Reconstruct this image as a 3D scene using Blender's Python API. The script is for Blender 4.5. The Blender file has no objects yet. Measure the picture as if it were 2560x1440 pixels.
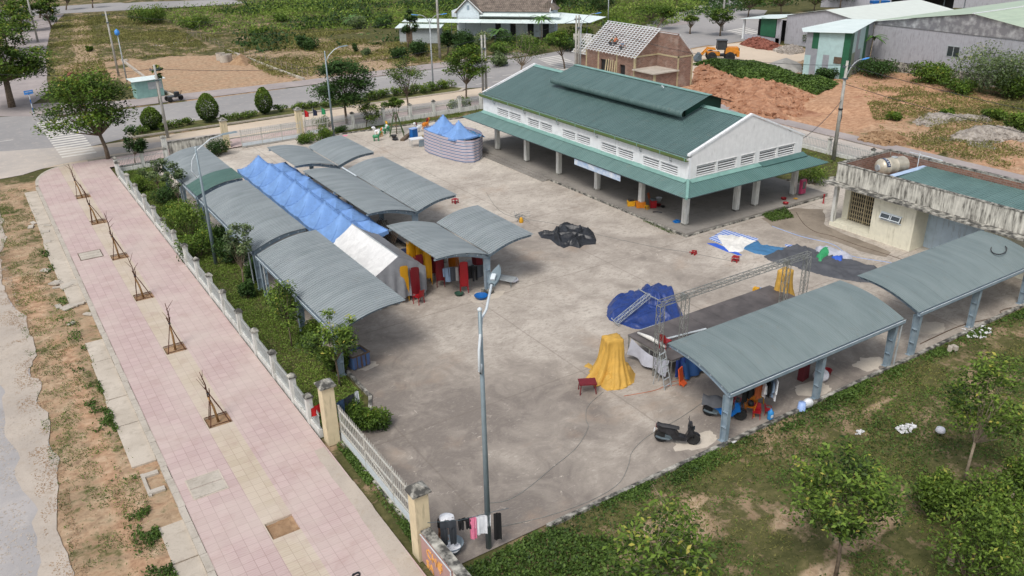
import bpy, bmesh, math, random
import numpy as np
from math import radians as rad, sin, cos, pi
random.seed(7); np.random.seed(7)
SC = bpy.context.scene
COL = SC.collection
# ---------------------------------------------------------------- camera
HC = 20.0; FPX = 2100.0
def _axes(pitch, roll, yaw):
    f = np.array([sin(yaw)*cos(pitch), cos(yaw)*cos(pitch), -sin(pitch)])
    r0 = np.array([cos(yaw), -sin(yaw), 0.0]); u0 = np.cross(r0, f)
    return r0*cos(roll)+u0*sin(roll), -r0*sin(roll)+u0*cos(roll), f
RGT, UPV, FWD = _axes(rad(24.60), rad(-1.155), rad(32.57))
cam_d = bpy.data.cameras.new('camera'); cam = bpy.data.objects.new('camera', cam_d); COL.objects.link(cam)
from mathutils import Matrix, Vector
cam.matrix_world = Matrix([[RGT[0], UPV[0], -FWD[0], 0], [RGT[1], UPV[1], -FWD[1], 0], [RGT[2], UPV[2], -FWD[2], HC], [0, 0, 0, 1]])
cam_d.sensor_width = 36.0; cam_d.lens = 36.0*FPX/2560.0; cam_d.clip_end = 2000; cam_d.clip_start = .1
SC.camera = cam
# ---------------------------------------------------------------- sky, sun, exposure
SUN_EL, SUN_AZ = 54.0, 238.0      # high soft sun from the south west (bright overcast)
w = bpy.data.worlds.new('World'); SC.world = w; w.use_nodes = True
wn = w.node_tree; bg = wn.nodes['Background']
sky = wn.nodes.new('ShaderNodeTexSky'); sky.sky_type = 'NISHITA'; sky.sun_disc = False
sky.sun_elevation = rad(SUN_EL); sky.sun_rotation = rad(SUN_AZ); sky.dust_density = 3.0; sky.air_density = 1.0
hs = wn.nodes.new('ShaderNodeHueSaturation'); hs.inputs['Saturation'].default_value = .45
wn.links.new(sky.outputs[0], hs.inputs['Color']); wn.links.new(hs.outputs[0], bg.inputs[0]); bg.inputs[1].default_value = .138
sl = bpy.data.lights.new('sun', 'SUN'); sl.energy = 1.4; sl.angle = rad(18); sl.color = (1, .96, .9)
so = bpy.data.objects.new('sun', sl); COL.objects.link(so)
_d = Vector((sin(rad(SUN_AZ))*cos(rad(SUN_EL)), cos(rad(SUN_AZ))*cos(rad(SUN_EL)), sin(rad(SUN_EL))))
so.rotation_euler = _d.to_track_quat('Z', 'Y').to_euler()
SC.view_settings.view_transform = 'Standard'; SC.view_settings.look = 'None'; SC.view_settings.exposure = 0.36; SC.view_settings.gamma = 1

# survey helper: photo pixel (2560 wide) to the point where that sight line meets height z
def at(px, py, z=0.0):
    d = RGT*(px-1280)/FPX - UPV*(py-720)/FPX + FWD
    t = (z-HC)/d[2]
    return np.array([d[0]*t, d[1]*t, z])
def size_at(p):   # pixels per metre at a point
    return FPX/np.dot(np.array(p)-np.array([0, 0, HC]), FWD)

# ---------------------------------------------------------------- materials
def srgb(r, g, b):
    f = lambda c: (c/255/12.92 if c/255 <= .04045 else ((c/255+.055)/1.055)**2.4)
    return (f(r), f(g), f(b), 1)
class NT:
    def __init__(s, name):
        s.m = bpy.data.materials.new(name); s.m.use_nodes = True; s.t = s.m.node_tree
        s.b = s.t.nodes['Principled BSDF']; s.o = s.t.nodes['Material Output']
    def n(s, typ, **kw):
        nd = s.t.nodes.new(typ)
        for k, v in kw.items():
            if k in ('ins',): 
                for a, b in v.items(): 
                    if hasattr(b, 'links') or isinstance(b, bpy.types.NodeSocket): s.t.links.new(b, nd.inputs[a])
                    else: nd.inputs[a].default_value = b
            else: setattr(nd, k, v)
        return nd
    def coord(s, scale=(1, 1, 1), rot=(0, 0, 0), kind='Object', loc=(0, 0, 0)):
        tc = s.n('ShaderNodeTexCoord') if kind != 'World' else s.n('ShaderNodeNewGeometry')
        out = tc.outputs['Position'] if kind == 'World' else tc.outputs[kind]
        mp = s.n('ShaderNodeMapping', ins={'Vector': out, 'Scale': scale, 'Rotation': rot, 'Location': loc})
        return mp.outputs[0]
    def noise(s, vec, scale, detail=4, rough=.55, dist=0):
        nd = s.n('ShaderNodeTexNoise', ins={'Vector': vec, 'Scale': scale, 'Detail': detail, 'Roughness': rough, 'Distortion': dist})
        return nd.outputs[0]
    def ramp(s, fac, *stops):
        nd = s.n('ShaderNodeValToRGB'); s.t.links.new(fac, nd.inputs[0]); cr = nd.color_ramp
        while len(cr.elements) < len(stops): cr.elements.new(.5)
        for e, (p, c) in zip(cr.elements, stops):
            e.position = p; e.color = c if hasattr(c, '__len__') else (c, c, c, 1)
        return nd.outputs[0]
    def mix(s, fac, a, b, mode='MIX'):
        nd = s.n('ShaderNodeMix', data_type='RGBA', blend_type=mode)
        for i, v in ((0, fac), (6, a), (7, b)):
            if isinstance(v, bpy.types.NodeSocket): s.t.links.new(v, nd.inputs[i])
            else: nd.inputs[i].default_value = v
        return nd.outputs[2]
    def math(s, op, a, b=0.0, c=None):
        nd = s.n('ShaderNodeMath', operation=op)
        for i, v in enumerate((a, b) if c is None else (a, b, c)):
            if isinstance(v, bpy.types.NodeSocket): s.t.links.new(v, nd.inputs[i])
            else: nd.inputs[i].default_value = v
        return nd.outputs[0]
    def base(s, c):
        if isinstance(c, bpy.types.NodeSocket): s.t.links.new(c, s.b.inputs['Base Color'])
        else: s.b.inputs['Base Color'].default_value = c
    def bump(s, h, strength=.3, dist=.02):
        nd = s.n('ShaderNodeBump', ins={'Height': h, 'Strength': strength, 'Distance': dist})
        s.t.links.new(nd.outputs[0], s.b.inputs['Normal'])
    def rough(s, r): 
        if isinstance(r, bpy.types.NodeSocket): s.t.links.new(r, s.b.inputs['Roughness'])
        else: s.b.inputs['Roughness'].default_value = r
    def spec(s, v): s.b.inputs['Specular IOR Level'].default_value = v
def sc(c, k): return (min(1, c[0]*k), min(1, c[1]*k), min(1, c[2]*k), 1)
def pm(name, c, var=.18, scale=3.0, rough=.75, metal=0, bump=.15, c2=None, thr=(.35, .7), spec=.4):
    """plain painted / dyed surface with some wear"""
    m = NT(name); v = m.coord()
    n = m.noise(v, scale, 5, .6)
    m.base(m.ramp(n, (thr[0], sc(c, 1-var)), (thr[1], c2 or sc(c, 1+var))))
    m.rough(rough); m.b.inputs['Metallic'].default_value = metal; m.spec(spec)
    if bump: m.bump(m.noise(v, scale*6, 3), bump, .01)
    return m.m
def streaky(name, c, dirt, amount=.5, rough=.8, sx=3.0):
    """plaster or paint with dark runs down from the top (z-stretched noise)"""
    m = NT(name); v = m.coord(scale=(sx, sx, .35)); v2 = m.coord()
    f = m.math('MULTIPLY', m.ramp(m.noise(v, 2.2, 6, .65), (.62-.25*amount, 0.0), (.8-.18*amount, 1.0)), m.ramp(m.noise(v2, 1.1, 4), (.35-.1*amount, 0.0), (.65-.12*amount, 1.0)))
    m.base(m.mix(f, m.ramp(m.noise(v2, 2.5, 4), (.3, sc(c, .9)), (.7, sc(c, 1.05))), dirt)); m.rough(rough); m.bump(m.noise(v2, 30, 3), .15, .01)
    return m.m
def corrug(name, c, c2, axis='y', rough=.45, metal=.25, panel=1.05):
    """painted sheet metal: bands of stain and painted light, seams between sheets"""
    m = NT(name); v = m.coord(); 
    n = m.noise(m.coord(scale=(.25, 1.6, 1) if axis == 'y' else (1.6, .25, 1)), 1.2, 5, .6)  # stain bands, with the light and dark over purlins put into colour
    n2 = m.noise(v, .55, 4)
    base = m.mix(m.ramp(n, (.25, 0.0), (.75, 1.0)), c, c2)
    base = m.mix(m.ramp(n2, (.4, 0.0), (.7, .35)), base, sc(c2, 1.12))
    base = m.mix(m.ramp(m.noise(m.coord(scale=(1, 1, 1), loc=(3, 7, 0)), 1.7, 7, .72, .6), (.58, 0.0), (.76, .45)), base, srgb(112, 104, 92))
    sp = m.n('ShaderNodeSeparateXYZ', ins={'Vector': v}).outputs[1 if axis == 'y' else 0]
    fr = m.math('FRACT', m.math('DIVIDE', sp, panel))
    seam = m.math('LESS_THAN', fr, .035)
    base = m.mix(m.math('MULTIPLY', seam, .3), base, sc(c, .5))
    m.base(base); m.rough(rough); m.b.inputs['Metallic'].default_value = metal
    return m.m
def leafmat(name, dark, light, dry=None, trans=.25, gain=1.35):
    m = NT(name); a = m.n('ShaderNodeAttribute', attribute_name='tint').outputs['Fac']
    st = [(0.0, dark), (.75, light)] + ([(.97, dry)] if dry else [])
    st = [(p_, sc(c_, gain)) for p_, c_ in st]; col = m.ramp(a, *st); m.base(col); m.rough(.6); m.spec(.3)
    tr = m.n('ShaderNodeBsdfTranslucent', ins={'Color': col}); mx = m.n('ShaderNodeMixShader', ins={0: trans})
    m.t.links.new(m.b.outputs[0], mx.inputs[1]); m.t.links.new(tr.outputs[0], mx.inputs[2]); m.t.links.new(mx.outputs[0], m.o.inputs[0])
    return m.m

MAT = {}
MAT['white_wall'] = streaky('white_wall', (.74, .75, .76, 1), (.35, .34, .31, 1), .25)
MAT['cream_wall'] = streaky('cream_wall', (.70, .67, .54, 1), (.30, .27, .18, 1), .3)
MAT['pillar_cream'] = streaky('pillar_cream', (.62, .52, .34, 1), (.22, .19, .13, 1), .3)
MAT['pillar_white'] = streaky('pillar_white', (.62, .62, .58, 1), (.20, .20, .17, 1), .55)
MAT['mould_wall'] = streaky('mould_wall', (.62, .60, .53, 1), (.07, .065, .055, 1), .95, sx=2.6)
MAT['mould_cap'] = pm('mould_cap', (.16, .155, .14, 1), .6, 3, .95, c2=(.5, .48, .42, 1), thr=(.42, .68))
MAT['gable_wall'] = streaky('gable_wall', (.72, .72, .71, 1), (.3, .3, .28, 1), .2)
MAT['blue_wall'] = streaky('blue_wall', (.42, .52, .60, 1), (.2, .2, .2, 1), .35)
MAT['dark'] = pm('dark', (.02, .02, .022, 1), .3, 4, .7)
MAT['louvre_dark'] = pm('louvre_dark', (.05, .05, .055, 1), .3, 4, .9)
MAT['green_roof'] = corrug('green_roof', srgb(66, 90, 88), srgb(86, 109, 107), 'y', panel=1.2, metal=0)
MAT['green_roof_x'] = corrug('green_roof_x', srgb(50, 84, 78), srgb(68, 102, 96), 'x', metal=0)
MAT['green_eave'] = corrug('green_eave', srgb(78, 106, 103), srgb(98, 126, 122), 'y', panel=1.0, metal=0)
MAT['green_eave_shaded'] = corrug('green_eave_shaded', srgb(62, 96, 92), srgb(78, 112, 108), 'x', metal=0)  # darker copy for the south slope, its shade put into the colour
MAT['green_dark'] = pm('green_dark', srgb(30, 70, 58), .25, 2, .5)
MAT['gutter_green'] = pm('gutter_green', srgb(104, 118, 66), .25, 2, .5, c2=srgb(80, 110, 66))
MAT['flash_green'] = pm('flash_green', srgb(120, 158, 150), .15, 2, .5)
MAT['canopy_roof'] = corrug('canopy_roof', srgb(116, 125, 127), srgb(144, 151, 153), 'y', rough=.6, metal=0, panel=1.0)
MAT['canopy_roof_x'] = corrug('canopy_roof_x', srgb(98, 112, 113), srgb(118, 130, 130), 'y', rough=.6, metal=0)
MAT['canopy_green'] = corrug('canopy_green', srgb(62, 94, 86), srgb(84, 114, 106), 'y', rough=.6, metal=0)
MAT['steel_blue'] = pm('steel_blue', srgb(134, 152, 166), .12, 3, .5, .1, c2=srgb(150, 164, 172))
MAT['steel_dark'] = pm('steel_dark', srgb(86, 98, 104), .2, 3, .5, .1)
MAT['galv'] = pm('galv', srgb(160, 166, 168), .18, 5, .5, 0)
MAT['truss_steel'] = pm('truss_steel', srgb(126, 128, 124), .25, 6, .55, 0)
MAT['lamp_grey'] = pm('lamp_grey', srgb(124, 138, 144), .12, 2, .45, .2)
MAT['lamp_white'] = pm('lamp_white', srgb(196, 204, 208), .08, 3, .5)
MAT['lamp_blue'] = pm('lamp_blue', srgb(70, 140, 215), .1, 3, .4)
MAT['pole_conc'] = pm('pole_conc', srgb(158, 156, 150), .18, 2, .85, c2=srgb(178, 176, 168))
MAT['fence_metal'] = pm('fence_metal', srgb(172, 176, 174), .2, 6, .6, 0)
MAT['gate_metal'] = pm('gate_metal', srgb(196, 198, 192), .15, 3, .6, 0, c2=srgb(176, 166, 150), thr=(.3, .95))
MAT['wood_pole'] = pm('wood_pole', srgb(84, 52, 36), .35, 8, .85)
MAT['stake_trunk'] = pm('stake_trunk', srgb(150, 112, 70), .3, 8, .85, c2=srgb(176, 140, 92))
MAT['bark'] = pm('bark', srgb(96, 82, 68), .3, 6, .9, c2=srgb(130, 115, 98))
MAT['bark_pale'] = pm('bark_pale', srgb(140, 124, 106), .25, 6, .9, c2=srgb(168, 154, 134))
MAT['black_plastic'] = pm('black_plastic', (.018, .018, .02, 1), .3, 5, .35, c2=(.04, .04, .045, 1))
MAT['tyre'] = pm('tyre', (.02, .02, .02, 1), .3, 5, .85)
MAT['chrome'] = pm('chrome', (.5, .5, .5, 1), .1, 5, .3, .8)
MAT['moto_blue'] = pm('moto_blue', srgb(20, 110, 190), .1, 5, .3)
MAT['rubber_seat'] = pm('rubber_seat', (.03, .03, .032, 1), .2, 8, .6)
MAT['red_plastic'] = pm('red_plastic', srgb(152, 24, 32), .15, 6, .45)
MAT['maroon_plastic'] = pm('maroon_plastic', srgb(108, 22, 32), .15, 6, .45)
MAT['yellow_plastic'] = pm('yellow_plastic', srgb(204, 150, 28), .12, 6, .45)
MAT['orange_plastic'] = pm('orange_plastic', srgb(200, 118, 30), .12, 6, .45)
MAT['blue_plastic'] = pm('blue_plastic', srgb(24, 92, 160), .12, 6, .4)
MAT['pale_blue_plastic'] = pm('pale_blue_plastic', srgb(150, 176, 222), .08, 6, .45)
MAT['white_plastic'] = pm('white_plastic', srgb(222, 224, 226), .06, 6, .45)
MAT['grey_plastic'] = pm('grey_plastic', srgb(120, 124, 128), .1, 6, .5)
MAT['loader_yellow'] = pm('loader_yellow', srgb(205, 130, 36), .2, 3, .55)
MAT['glass_dark'] = pm('glass_dark', (.04, .05, .055, 1), .2, 2, .1, spec=.8)
MAT['skin'] = pm('skin', srgb(150, 104, 78), .08, 8, .55)
MAT['hair'] = pm('hair', (.015, .012, .01, 1), .2, 8, .6)
def cloth(name, c, var=.15, scale=2.2, rough=.75): 
    m = NT(name); v = m.coord(); n = m.noise(v, scale, 6, .65, .6)
    m.base(m.ramp(n, (.3, sc(c, 1-var)), (.7, sc(c, 1+var)))); m.rough(rough); m.bump(n, .35, .06); return m.m
for k, c in dict(tent_blue=srgb(112, 150, 202), tarp_blue=srgb(34, 62, 142), tarp_blue2=srgb(30, 70, 120), tarp_yellow=srgb(188, 148, 66), tarp_black=srgb(52, 54, 58), tarp_grey=srgb(76, 78, 83),
    tarp_white=srgb(216, 214, 208), tent_white=srgb(212, 212, 210), tent_grey=srgb(128, 130, 134), tarp_silver=srgb(170, 172, 182), tarp_green=srgb(50, 150, 96), tarp_navy=srgb(26, 34, 62),
    cloth_black=srgb(26, 26, 28), cloth_dkgrey=srgb(58, 62, 68), cloth_white=srgb(222, 224, 228), cloth_pink=srgb(226, 128, 158), cloth_orange=srgb(176, 92, 52), cloth_lblue=srgb(120, 140, 164),
    cloth_red=srgb(200, 30, 34), cloth_denim=srgb(70, 96, 128), cloth_teal=srgb(90, 180, 180), cloth_maroon=srgb(96, 26, 34), plastic_bag=srgb(212, 212, 218), mat_blue=srgb(48, 92, 190), mat_teal=srgb(60, 110, 150),
    cloth_tan=srgb(186, 172, 140), cloth_grey=srgb(150, 150, 148), cloth_green=srgb(44, 78, 62)).items(): MAT[k] = cloth(k, c)
MAT['tarp_black'] = cloth('tarp_black_gloss', srgb(38, 40, 44), .3, 3, .42)
MAT['tarp_blue'] = cloth('tarp_blue_gloss', srgb(32, 56, 116), .25, 3, .38)
# stripes for the woven plastic sheets
def stripes(name, cols, period, axis, rough=.6):
    m = NT(name); v = m.coord(); s = m.n('ShaderNodeSeparateXYZ', ins={'Vector': v}).outputs[axis]
    nz = m.noise(v, 1.3, 3); f = m.math('FRACT', m.math('DIVIDE', m.math('ADD', s, m.math('MULTIPLY', nz, .05)), period))
    cr = m.n('ShaderNodeValToRGB'); cr.color_ramp.interpolation = 'CONSTANT'; m.t.links.new(f, cr.inputs[0])
    while len(cr.color_ramp.elements) < len(cols): cr.color_ramp.elements.new(.5)
    for e, (p, c) in zip(cr.color_ramp.elements, cols): e.position = p; e.color = c
    m.base(cr.outputs[0]); m.rough(rough); m.bump(m.noise(v, 2.5, 5), .3, .05); return m.m
MAT['stripe_sheet'] = stripes('stripe_sheet', [(0, srgb(188, 186, 194)), (.30, srgb(92, 108, 140)), (.60, srgb(188, 186, 194)), (.88, srgb(160, 100, 106))], .27, 2)
MAT['stripe_mat'] = stripes('stripe_mat', [(0, srgb(52, 98, 190)), (.5, srgb(200, 210, 225))], .22, 1)
# brick
def brickmat(name, scale=1.0, c1=srgb(112, 80, 68), c2=srgb(140, 104, 88), mort=srgb(132, 120, 110)):
    m = NT(name); tc = m.n('ShaderNodeTexCoord').outputs['Object']; sp = m.n('ShaderNodeSeparateXYZ', ins={'Vector': tc})
    u = m.math('ADD', sp.outputs[0], sp.outputs[1]); cb = m.n('ShaderNodeCombineXYZ', ins={'X': u, 'Y': sp.outputs[2]})
    b = m.n('ShaderNodeTexBrick', ins={'Vector': cb.outputs[0], 'Color1': c1, 'Color2': c2, 'Mortar': mort, 'Scale': 1.0, 'Mortar Size': .018, 'Brick Width': .36, 'Row Height': .14})
    nz = m.noise(m.coord(), .8, 5, .6)
    m.base(m.mix(m.ramp(nz, (.5, 0.0), (.75, .5)), b.outputs[0], srgb(176, 164, 152))); m.rough(.9); m.bump(b.outputs['Fac'], .3, -.01); return m.m
MAT['brick'] = brickmat('brick')
MAT['concrete_frame'] = pm('concrete_frame', srgb(172, 160, 128), .15, 4, .9)
MAT['concrete'] = pm('concrete', srgb(168, 164, 156), .2, 2, .9)
MAT['concrete_raw'] = streaky('concrete_raw', srgb(164, 164, 170), srgb(118, 116, 116), .45)
MAT['rust_frame'] = pm('rust_frame', srgb(96, 80, 66), .3, 6, .8)
# ground surfaces
def yard_mat():
    m = NT('yard_concrete'); v = m.coord(kind='World')
    big = m.noise(v, .11, 6, .6, .4); mid = m.noise(v, .5, 6, .68, .8)
    fine = m.noise(m.coord(kind='World', scale=(1, 2.2, 1), rot=(0, 0, .5)), 2.6, 8, .72, 1.2); grit = m.noise(v, 14, 4, .6)
    sp = m.n('ShaderNodeSeparateXYZ', ins={'Vector': v}); x, y = sp.outputs[0], sp.outputs[1]
    # the near half of the yard is more weathered than the far half
    near = m.math('ADD', m.math('MULTIPLY', m.math('SUBTRACT', 46.0, y), .007), m.math('MULTIPLY', m.math('SUBTRACT', 28.0, x), .005))
    f = m.math('ADD', m.math('ADD', m.math('MULTIPLY', big, 1.05), m.math('MULTIPLY', mid, .85)), m.math('SUBTRACT', near, .30))
    col = m.ramp(f, (.36, srgb(200, 192, 180)), (.58, srgb(182, 173, 162)), (.80, srgb(156, 147, 137)), (1.05, srgb(124, 116, 109)))
    col = m.mix(m.ramp(fine, (.36, .75), (.5, 0.0)), col, srgb(142, 134, 124))
    col = m.mix(m.ramp(fine, (.58, 0.0), (.74, .5)), col, srgb(210, 202, 190))
    sc2 = m.noise(m.coord(kind='World', loc=(5, 3, 0)), 1.3, 9, .75, 2.0)
    col = m.mix(m.ramp(sc2, (.62, 0.0), (.7, .75)), col, srgb(214, 204, 190))
    w1 = m.noise(v, .24, 5, .6, .3); col = m.mix(m.ramp(w1, (.58, 0.0), (.72, .55)), col, srgb(160, 140, 122))
    col = m.mix(m.ramp(grit, (.3, .3), (.45, 0.0)), col, srgb(120, 111, 103))
    # sawn joints between pours
    wob = m.math('MULTIPLY', m.noise(v, 1.5, 3), .08)
    for s_, off, per in ((x, 25.7, 9.25), (y, 31.8, 9.4)):
        fr = m.math('ABSOLUTE', m.math('SUBTRACT', m.math('FRACT', m.math('DIVIDE', m.math('ADD', m.math('SUBTRACT', s_, off), wob), per)), .5))
        col = m.mix(m.math('MULTIPLY', m.math('LESS_THAN', fr, .0042), .34), col, srgb(112, 103, 94))
    m.base(col); m.rough(.92); m.spec(.2); m.bump(m.noise(v, 9, 6, .7), .25, .02); return m.m
MAT['yard'] = yard_mat()
def paver_mat():
    m = NT('paver_tiles'); v = m.coord(kind='World', loc=(.06, 0, 0))
    sp = m.n('ShaderNodeSeparateXYZ', ins={'Vector': v}); x = sp.outputs[0]; y = sp.outputs[1]
    cb = m.n('ShaderNodeCombineXYZ', ins={'X': y, 'Y': x})
    strip = m.math('LESS_THAN', m.math('ABSOLUTE', m.math('SUBTRACT', x, 5.74)), .52)
    def br(c1, c2, mo): return m.n('ShaderNodeTexBrick', offset=.0, ins={'Vector': cb.outputs[0], 'Color1': c1, 'Color2': c2, 'Mortar': mo, 'Scale': 1.0, 'Mortar Size': .010, 'Brick Width': .40, 'Row Height': .40}).outputs[0]
    pink = br(srgb(181, 161, 157), srgb(190, 170, 166), srgb(160, 141, 136)); yel = br(srgb(182, 170, 150), srgb(191, 179, 160), srgb(164, 151, 134))
    # curved relief pattern pressed in each tile
    wv = m.n('ShaderNodeTexWave', wave_type='RINGS', ins={'Vector': m.coord(kind='World', scale=(1.9, 1.9, 1)), 'Scale': 1.6, 'Distortion': 6, 'Detail': 1.5}).outputs[0]
    col = m.mix(strip, pink, yel)
    col = m.mix(m.ramp(wv, (.55, 0.0), (.95, .22)), col, srgb(164, 124, 118))
    nz = m.noise(m.coord(kind='World'), .35, 6, .6, .3); col = m.mix(m.ramp(nz, (.40, 0.0), (.68, .55)), col, srgb(198, 186, 175))
    n3 = m.noise(m.coord(kind='World'), .9, 6, .65, .3); col = m.mix(m.ramp(n3, (.32, .35), (.48, 0.0)), col, srgb(164, 138, 130))
    m.base(col); m.rough(.85); m.spec(.25); m.bump(m.noise(v, 12, 3), .15, .01); return m.m
MAT['pavers'] = paver_mat()
def simple_ground(name, a, b, c, s1=.35, s2=3.0, dark=.0):
    m = NT(name); v = m.coord(kind='World'); n1 = m.noise(v, s1, 6, .62, .3); n2 = m.noise(v, s2, 8, .7, .5)
    col = m.ramp(n1, (.35, a), (.65, b)); col = m.mix(m.ramp(n2, (.52, 0.0), (.75, .7)), col, c)
    col = m.mix(m.ramp(m.noise(v, 20, 3), (.3, .3), (.45, 0.0)), col, sc(a, .6))
    m.base(col); m.rough(.93); m.spec(.2); m.bump(n2, .3, .03); return m.m
MAT['asphalt'] = simple_ground('asphalt', srgb(142, 140, 139), srgb(158, 155, 153), srgb(178, 170, 162), .06, 1.2)
MAT['asphalt_dusty'] = simple_ground('asphalt_dusty', srgb(164, 158, 152), srgb(190, 180, 170), srgb(206, 192, 176), .12, 1.5)
MAT['side_road'] = simple_ground('side_road', srgb(154, 151, 150), srgb(172, 167, 164), srgb(186, 179, 172), .3, 1.2)
MAT['sand_lane'] = simple_ground('sand_lane', srgb(190, 176, 158), srgb(206, 190, 170), srgb(184, 162, 140), .15, 1.5)
MAT['far_paving'] = simple_ground('far_paving', srgb(150, 142, 140), srgb(170, 160, 156), srgb(138, 130, 124), .3, 2)
MAT['gutter_conc'] = simple_ground('gutter_conc', srgb(176, 166, 152), srgb(196, 186, 172), srgb(146, 136, 122), .5, 2.5)
MAT['dust_edge'] = simple_ground('dust_edge', srgb(170, 160, 149), srgb(184, 173, 160), srgb(160, 145, 128), .5, 2.5)
MAT['damp_soil'] = simple_ground('damp_soil', srgb(124, 114, 102), srgb(150, 139, 125), srgb(104, 95, 82), .5, 2.0)
MAT['bed_green'] = simple_ground('bed_green', srgb(74, 82, 44), srgb(104, 104, 60), srgb(140, 122, 88), .6, 3)
MAT['patch_conc'] = simple_ground('patch_conc', srgb(186, 176, 162), srgb(200, 190, 176), srgb(168, 157, 144), .8, 3.0)
MAT['slab_conc'] = simple_ground('slab_conc', srgb(128, 124, 118), srgb(150, 145, 138), srgb(108, 102, 96), .2, 2.0)
MAT['kerb'] = simple_ground('kerb_stone', srgb(168, 160, 148), srgb(188, 180, 168), srgb(134, 126, 116), 1.0, 5.0)
MAT['road_paint'] = pm('road_paint', srgb(204, 200, 192), .12, 1.5, .8, c2=srgb(216, 212, 204))
def earth_mat():
    m = NT('earth_and_grass'); v = m.coord(kind='World')
    veg = m.n('ShaderNodeAttribute', attribute_name='veg').outputs['Fac']; red = m.n('ShaderNodeAttribute', attribute_name='red').outputs['Fac']
    n1 = m.noise(v, .35, 7, .62, .3); n2 = m.noise(v, 2.2, 8, .7, .4); n3 = m.noise(m.coord(kind='World', scale=(.5, 1, 1)), .9, 6, .65, .8)
    tan = m.ramp(n2, (.3, srgb(124, 104, 84)), (.5, srgb(164, 141, 115)), (.7, srgb(192, 171, 145)))
    rd = m.ramp(n2, (.3, srgb(142, 104, 80)), (.55, srgb(184, 146, 116)), (.75, srgb(206, 176, 150)))
    dirt = m.mix(m.ramp(m.math('ADD', red, m.math('MULTIPLY', m.math('SUBTRACT', n3, .5), .8)), (.3, 0.0), (.7, 1.0)), tan, rd)
    grs = m.ramp(n2, (.3, srgb(50, 54, 32)), (.5, srgb(82, 82, 50)), (.72, srgb(128, 118, 82)))
    gr2 = m.ramp(n3, (.35, srgb(58, 64, 38)), (.6, srgb(96, 94, 60)), (.8, srgb(148, 134, 100)))
    g = m.mix(.5, grs, gr2)
    k = m.math('ADD', veg, m.math('ADD', m.math('MULTIPLY', m.math('SUBTRACT', n1, .5), 1.1), m.math('MULTIPLY', m.math('SUBTRACT', n2, .5), .9)))
    m.base(m.mix(m.ramp(k, (.42, 0.0), (.58, 1.0)), dirt, g)); m.rough(.97); m.spec(.1); m.bump(n2, .5, .06); return m.m
MAT['earth'] = earth_mat()
MAT['red_soil'] = simple_ground('red_soil', srgb(140, 98, 74), srgb(176, 134, 106), srgb(200, 164, 136), .8, 3)
MAT['sand_soil'] = simple_ground('sand_soil', srgb(136, 108, 82), srgb(168, 140, 110), srgb(112, 88, 64), 1.2, 4)
MAT['rubble'] = simple_ground('rubble', srgb(120, 112, 104), srgb(168, 160, 150), srgb(206, 202, 196), 1.5, 5)
MAT['brick_rubble'] = simple_ground('brick_rubble', srgb(108, 64, 54), srgb(140, 88, 74), srgb(164, 124, 108), 1.5, 5)
MAT['gravel'] = simple_ground('gravel', srgb(146, 144, 140), srgb(166, 164, 158), srgb(126, 124, 120), 1, 8)
G1 = dict(dark=srgb(36, 58, 20), light=srgb(104, 128, 42))
MAT['leaf_tree'] = leafmat('leaf_tree', srgb(30, 50, 20), srgb(92, 118, 40), srgb(140, 138, 56), gain=1.25)
MAT['leaf_dark'] = leafmat('leaf_dark', srgb(24, 42, 22), srgb(62, 88, 40))
MAT['leaf_bright'] = leafmat('leaf_bright', srgb(38, 58, 24), srgb(112, 138, 52), srgb(168, 162, 76), gain=1.05)
MAT['leaf_grey'] = leafmat('leaf_grey', srgb(50, 66, 42), srgb(104, 120, 78), srgb(150, 150, 110))
MAT['grass_blade'] = leafmat('grass_blade', srgb(56, 78, 30), srgb(118, 140, 58), srgb(176, 168, 110))
MAT['grass_dry'] = leafmat('grass_dry', srgb(84, 88, 44), srgb(136, 132, 76), srgb(186, 168, 118))
MAT['weed_green'] = leafmat('weed_green', srgb(36, 56, 24), srgb(90, 114, 48), gain=1.32)
MAT['litter'] = pm('litter', srgb(205, 205, 205), .15, 4, .7)
MAT['roof_tile'] = None
def tile_mat():
    m = NT('clay_tile'); v = m.coord(); w_ = m.n('ShaderNodeTexBrick', ins={'Vector': v, 'Color1': srgb(96, 86, 78), 'Color2': srgb(120, 108, 98), 'Mortar': srgb(58, 52, 48), 'Scale': 1, 'Mortar Size': .03, 'Brick Width': .35, 'Row Height': .28}).outputs[0]
    m.base(m.mix(m.ramp(m.noise(v, 1.5, 5), (.4, 0.0), (.7, .5)), w_, srgb(140, 128, 116))); m.rough(.9); return m.m
MAT['roof_tile'] = tile_mat()
# ---------------------------------------------------------------- building helpers
def tagp(o, label=None, cat=None, group=None, kind=None):
    if label: o['label'] = label
    if cat: o['category'] = cat
    if group: o['group'] = group
    if kind: o['kind'] = kind
    return o
def T(name, label, cat, loc=(0, 0, 0), rz=0, group=None):
    o = bpy.data.objects.new(name, None); o.empty_display_size = .2; COL.objects.link(o)
    o.location = (float(loc[0]), float(loc[1]), float(loc[2]) if len(loc) > 2 else 0.0); o.rotation_euler = (0, 0, rz)
    return tagp(o, label, cat, group)
def meshobj(name, V, Fc, mat, parent=None, smooth=False, loc=None):
    me = bpy.data.meshes.new(name); me.from_pydata([tuple(map(float, v)) for v in V], [], Fc); me.update()
    if smooth: me.polygons.foreach_set('use_smooth', [True]*len(me.polygons))
    me.materials.append(MAT[mat] if isinstance(mat, str) else mat)
    o = bpy.data.objects.new(name, me); COL.objects.link(o)
    if parent: o.parent = parent
    if loc is not None: o.location = loc
    return o
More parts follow.
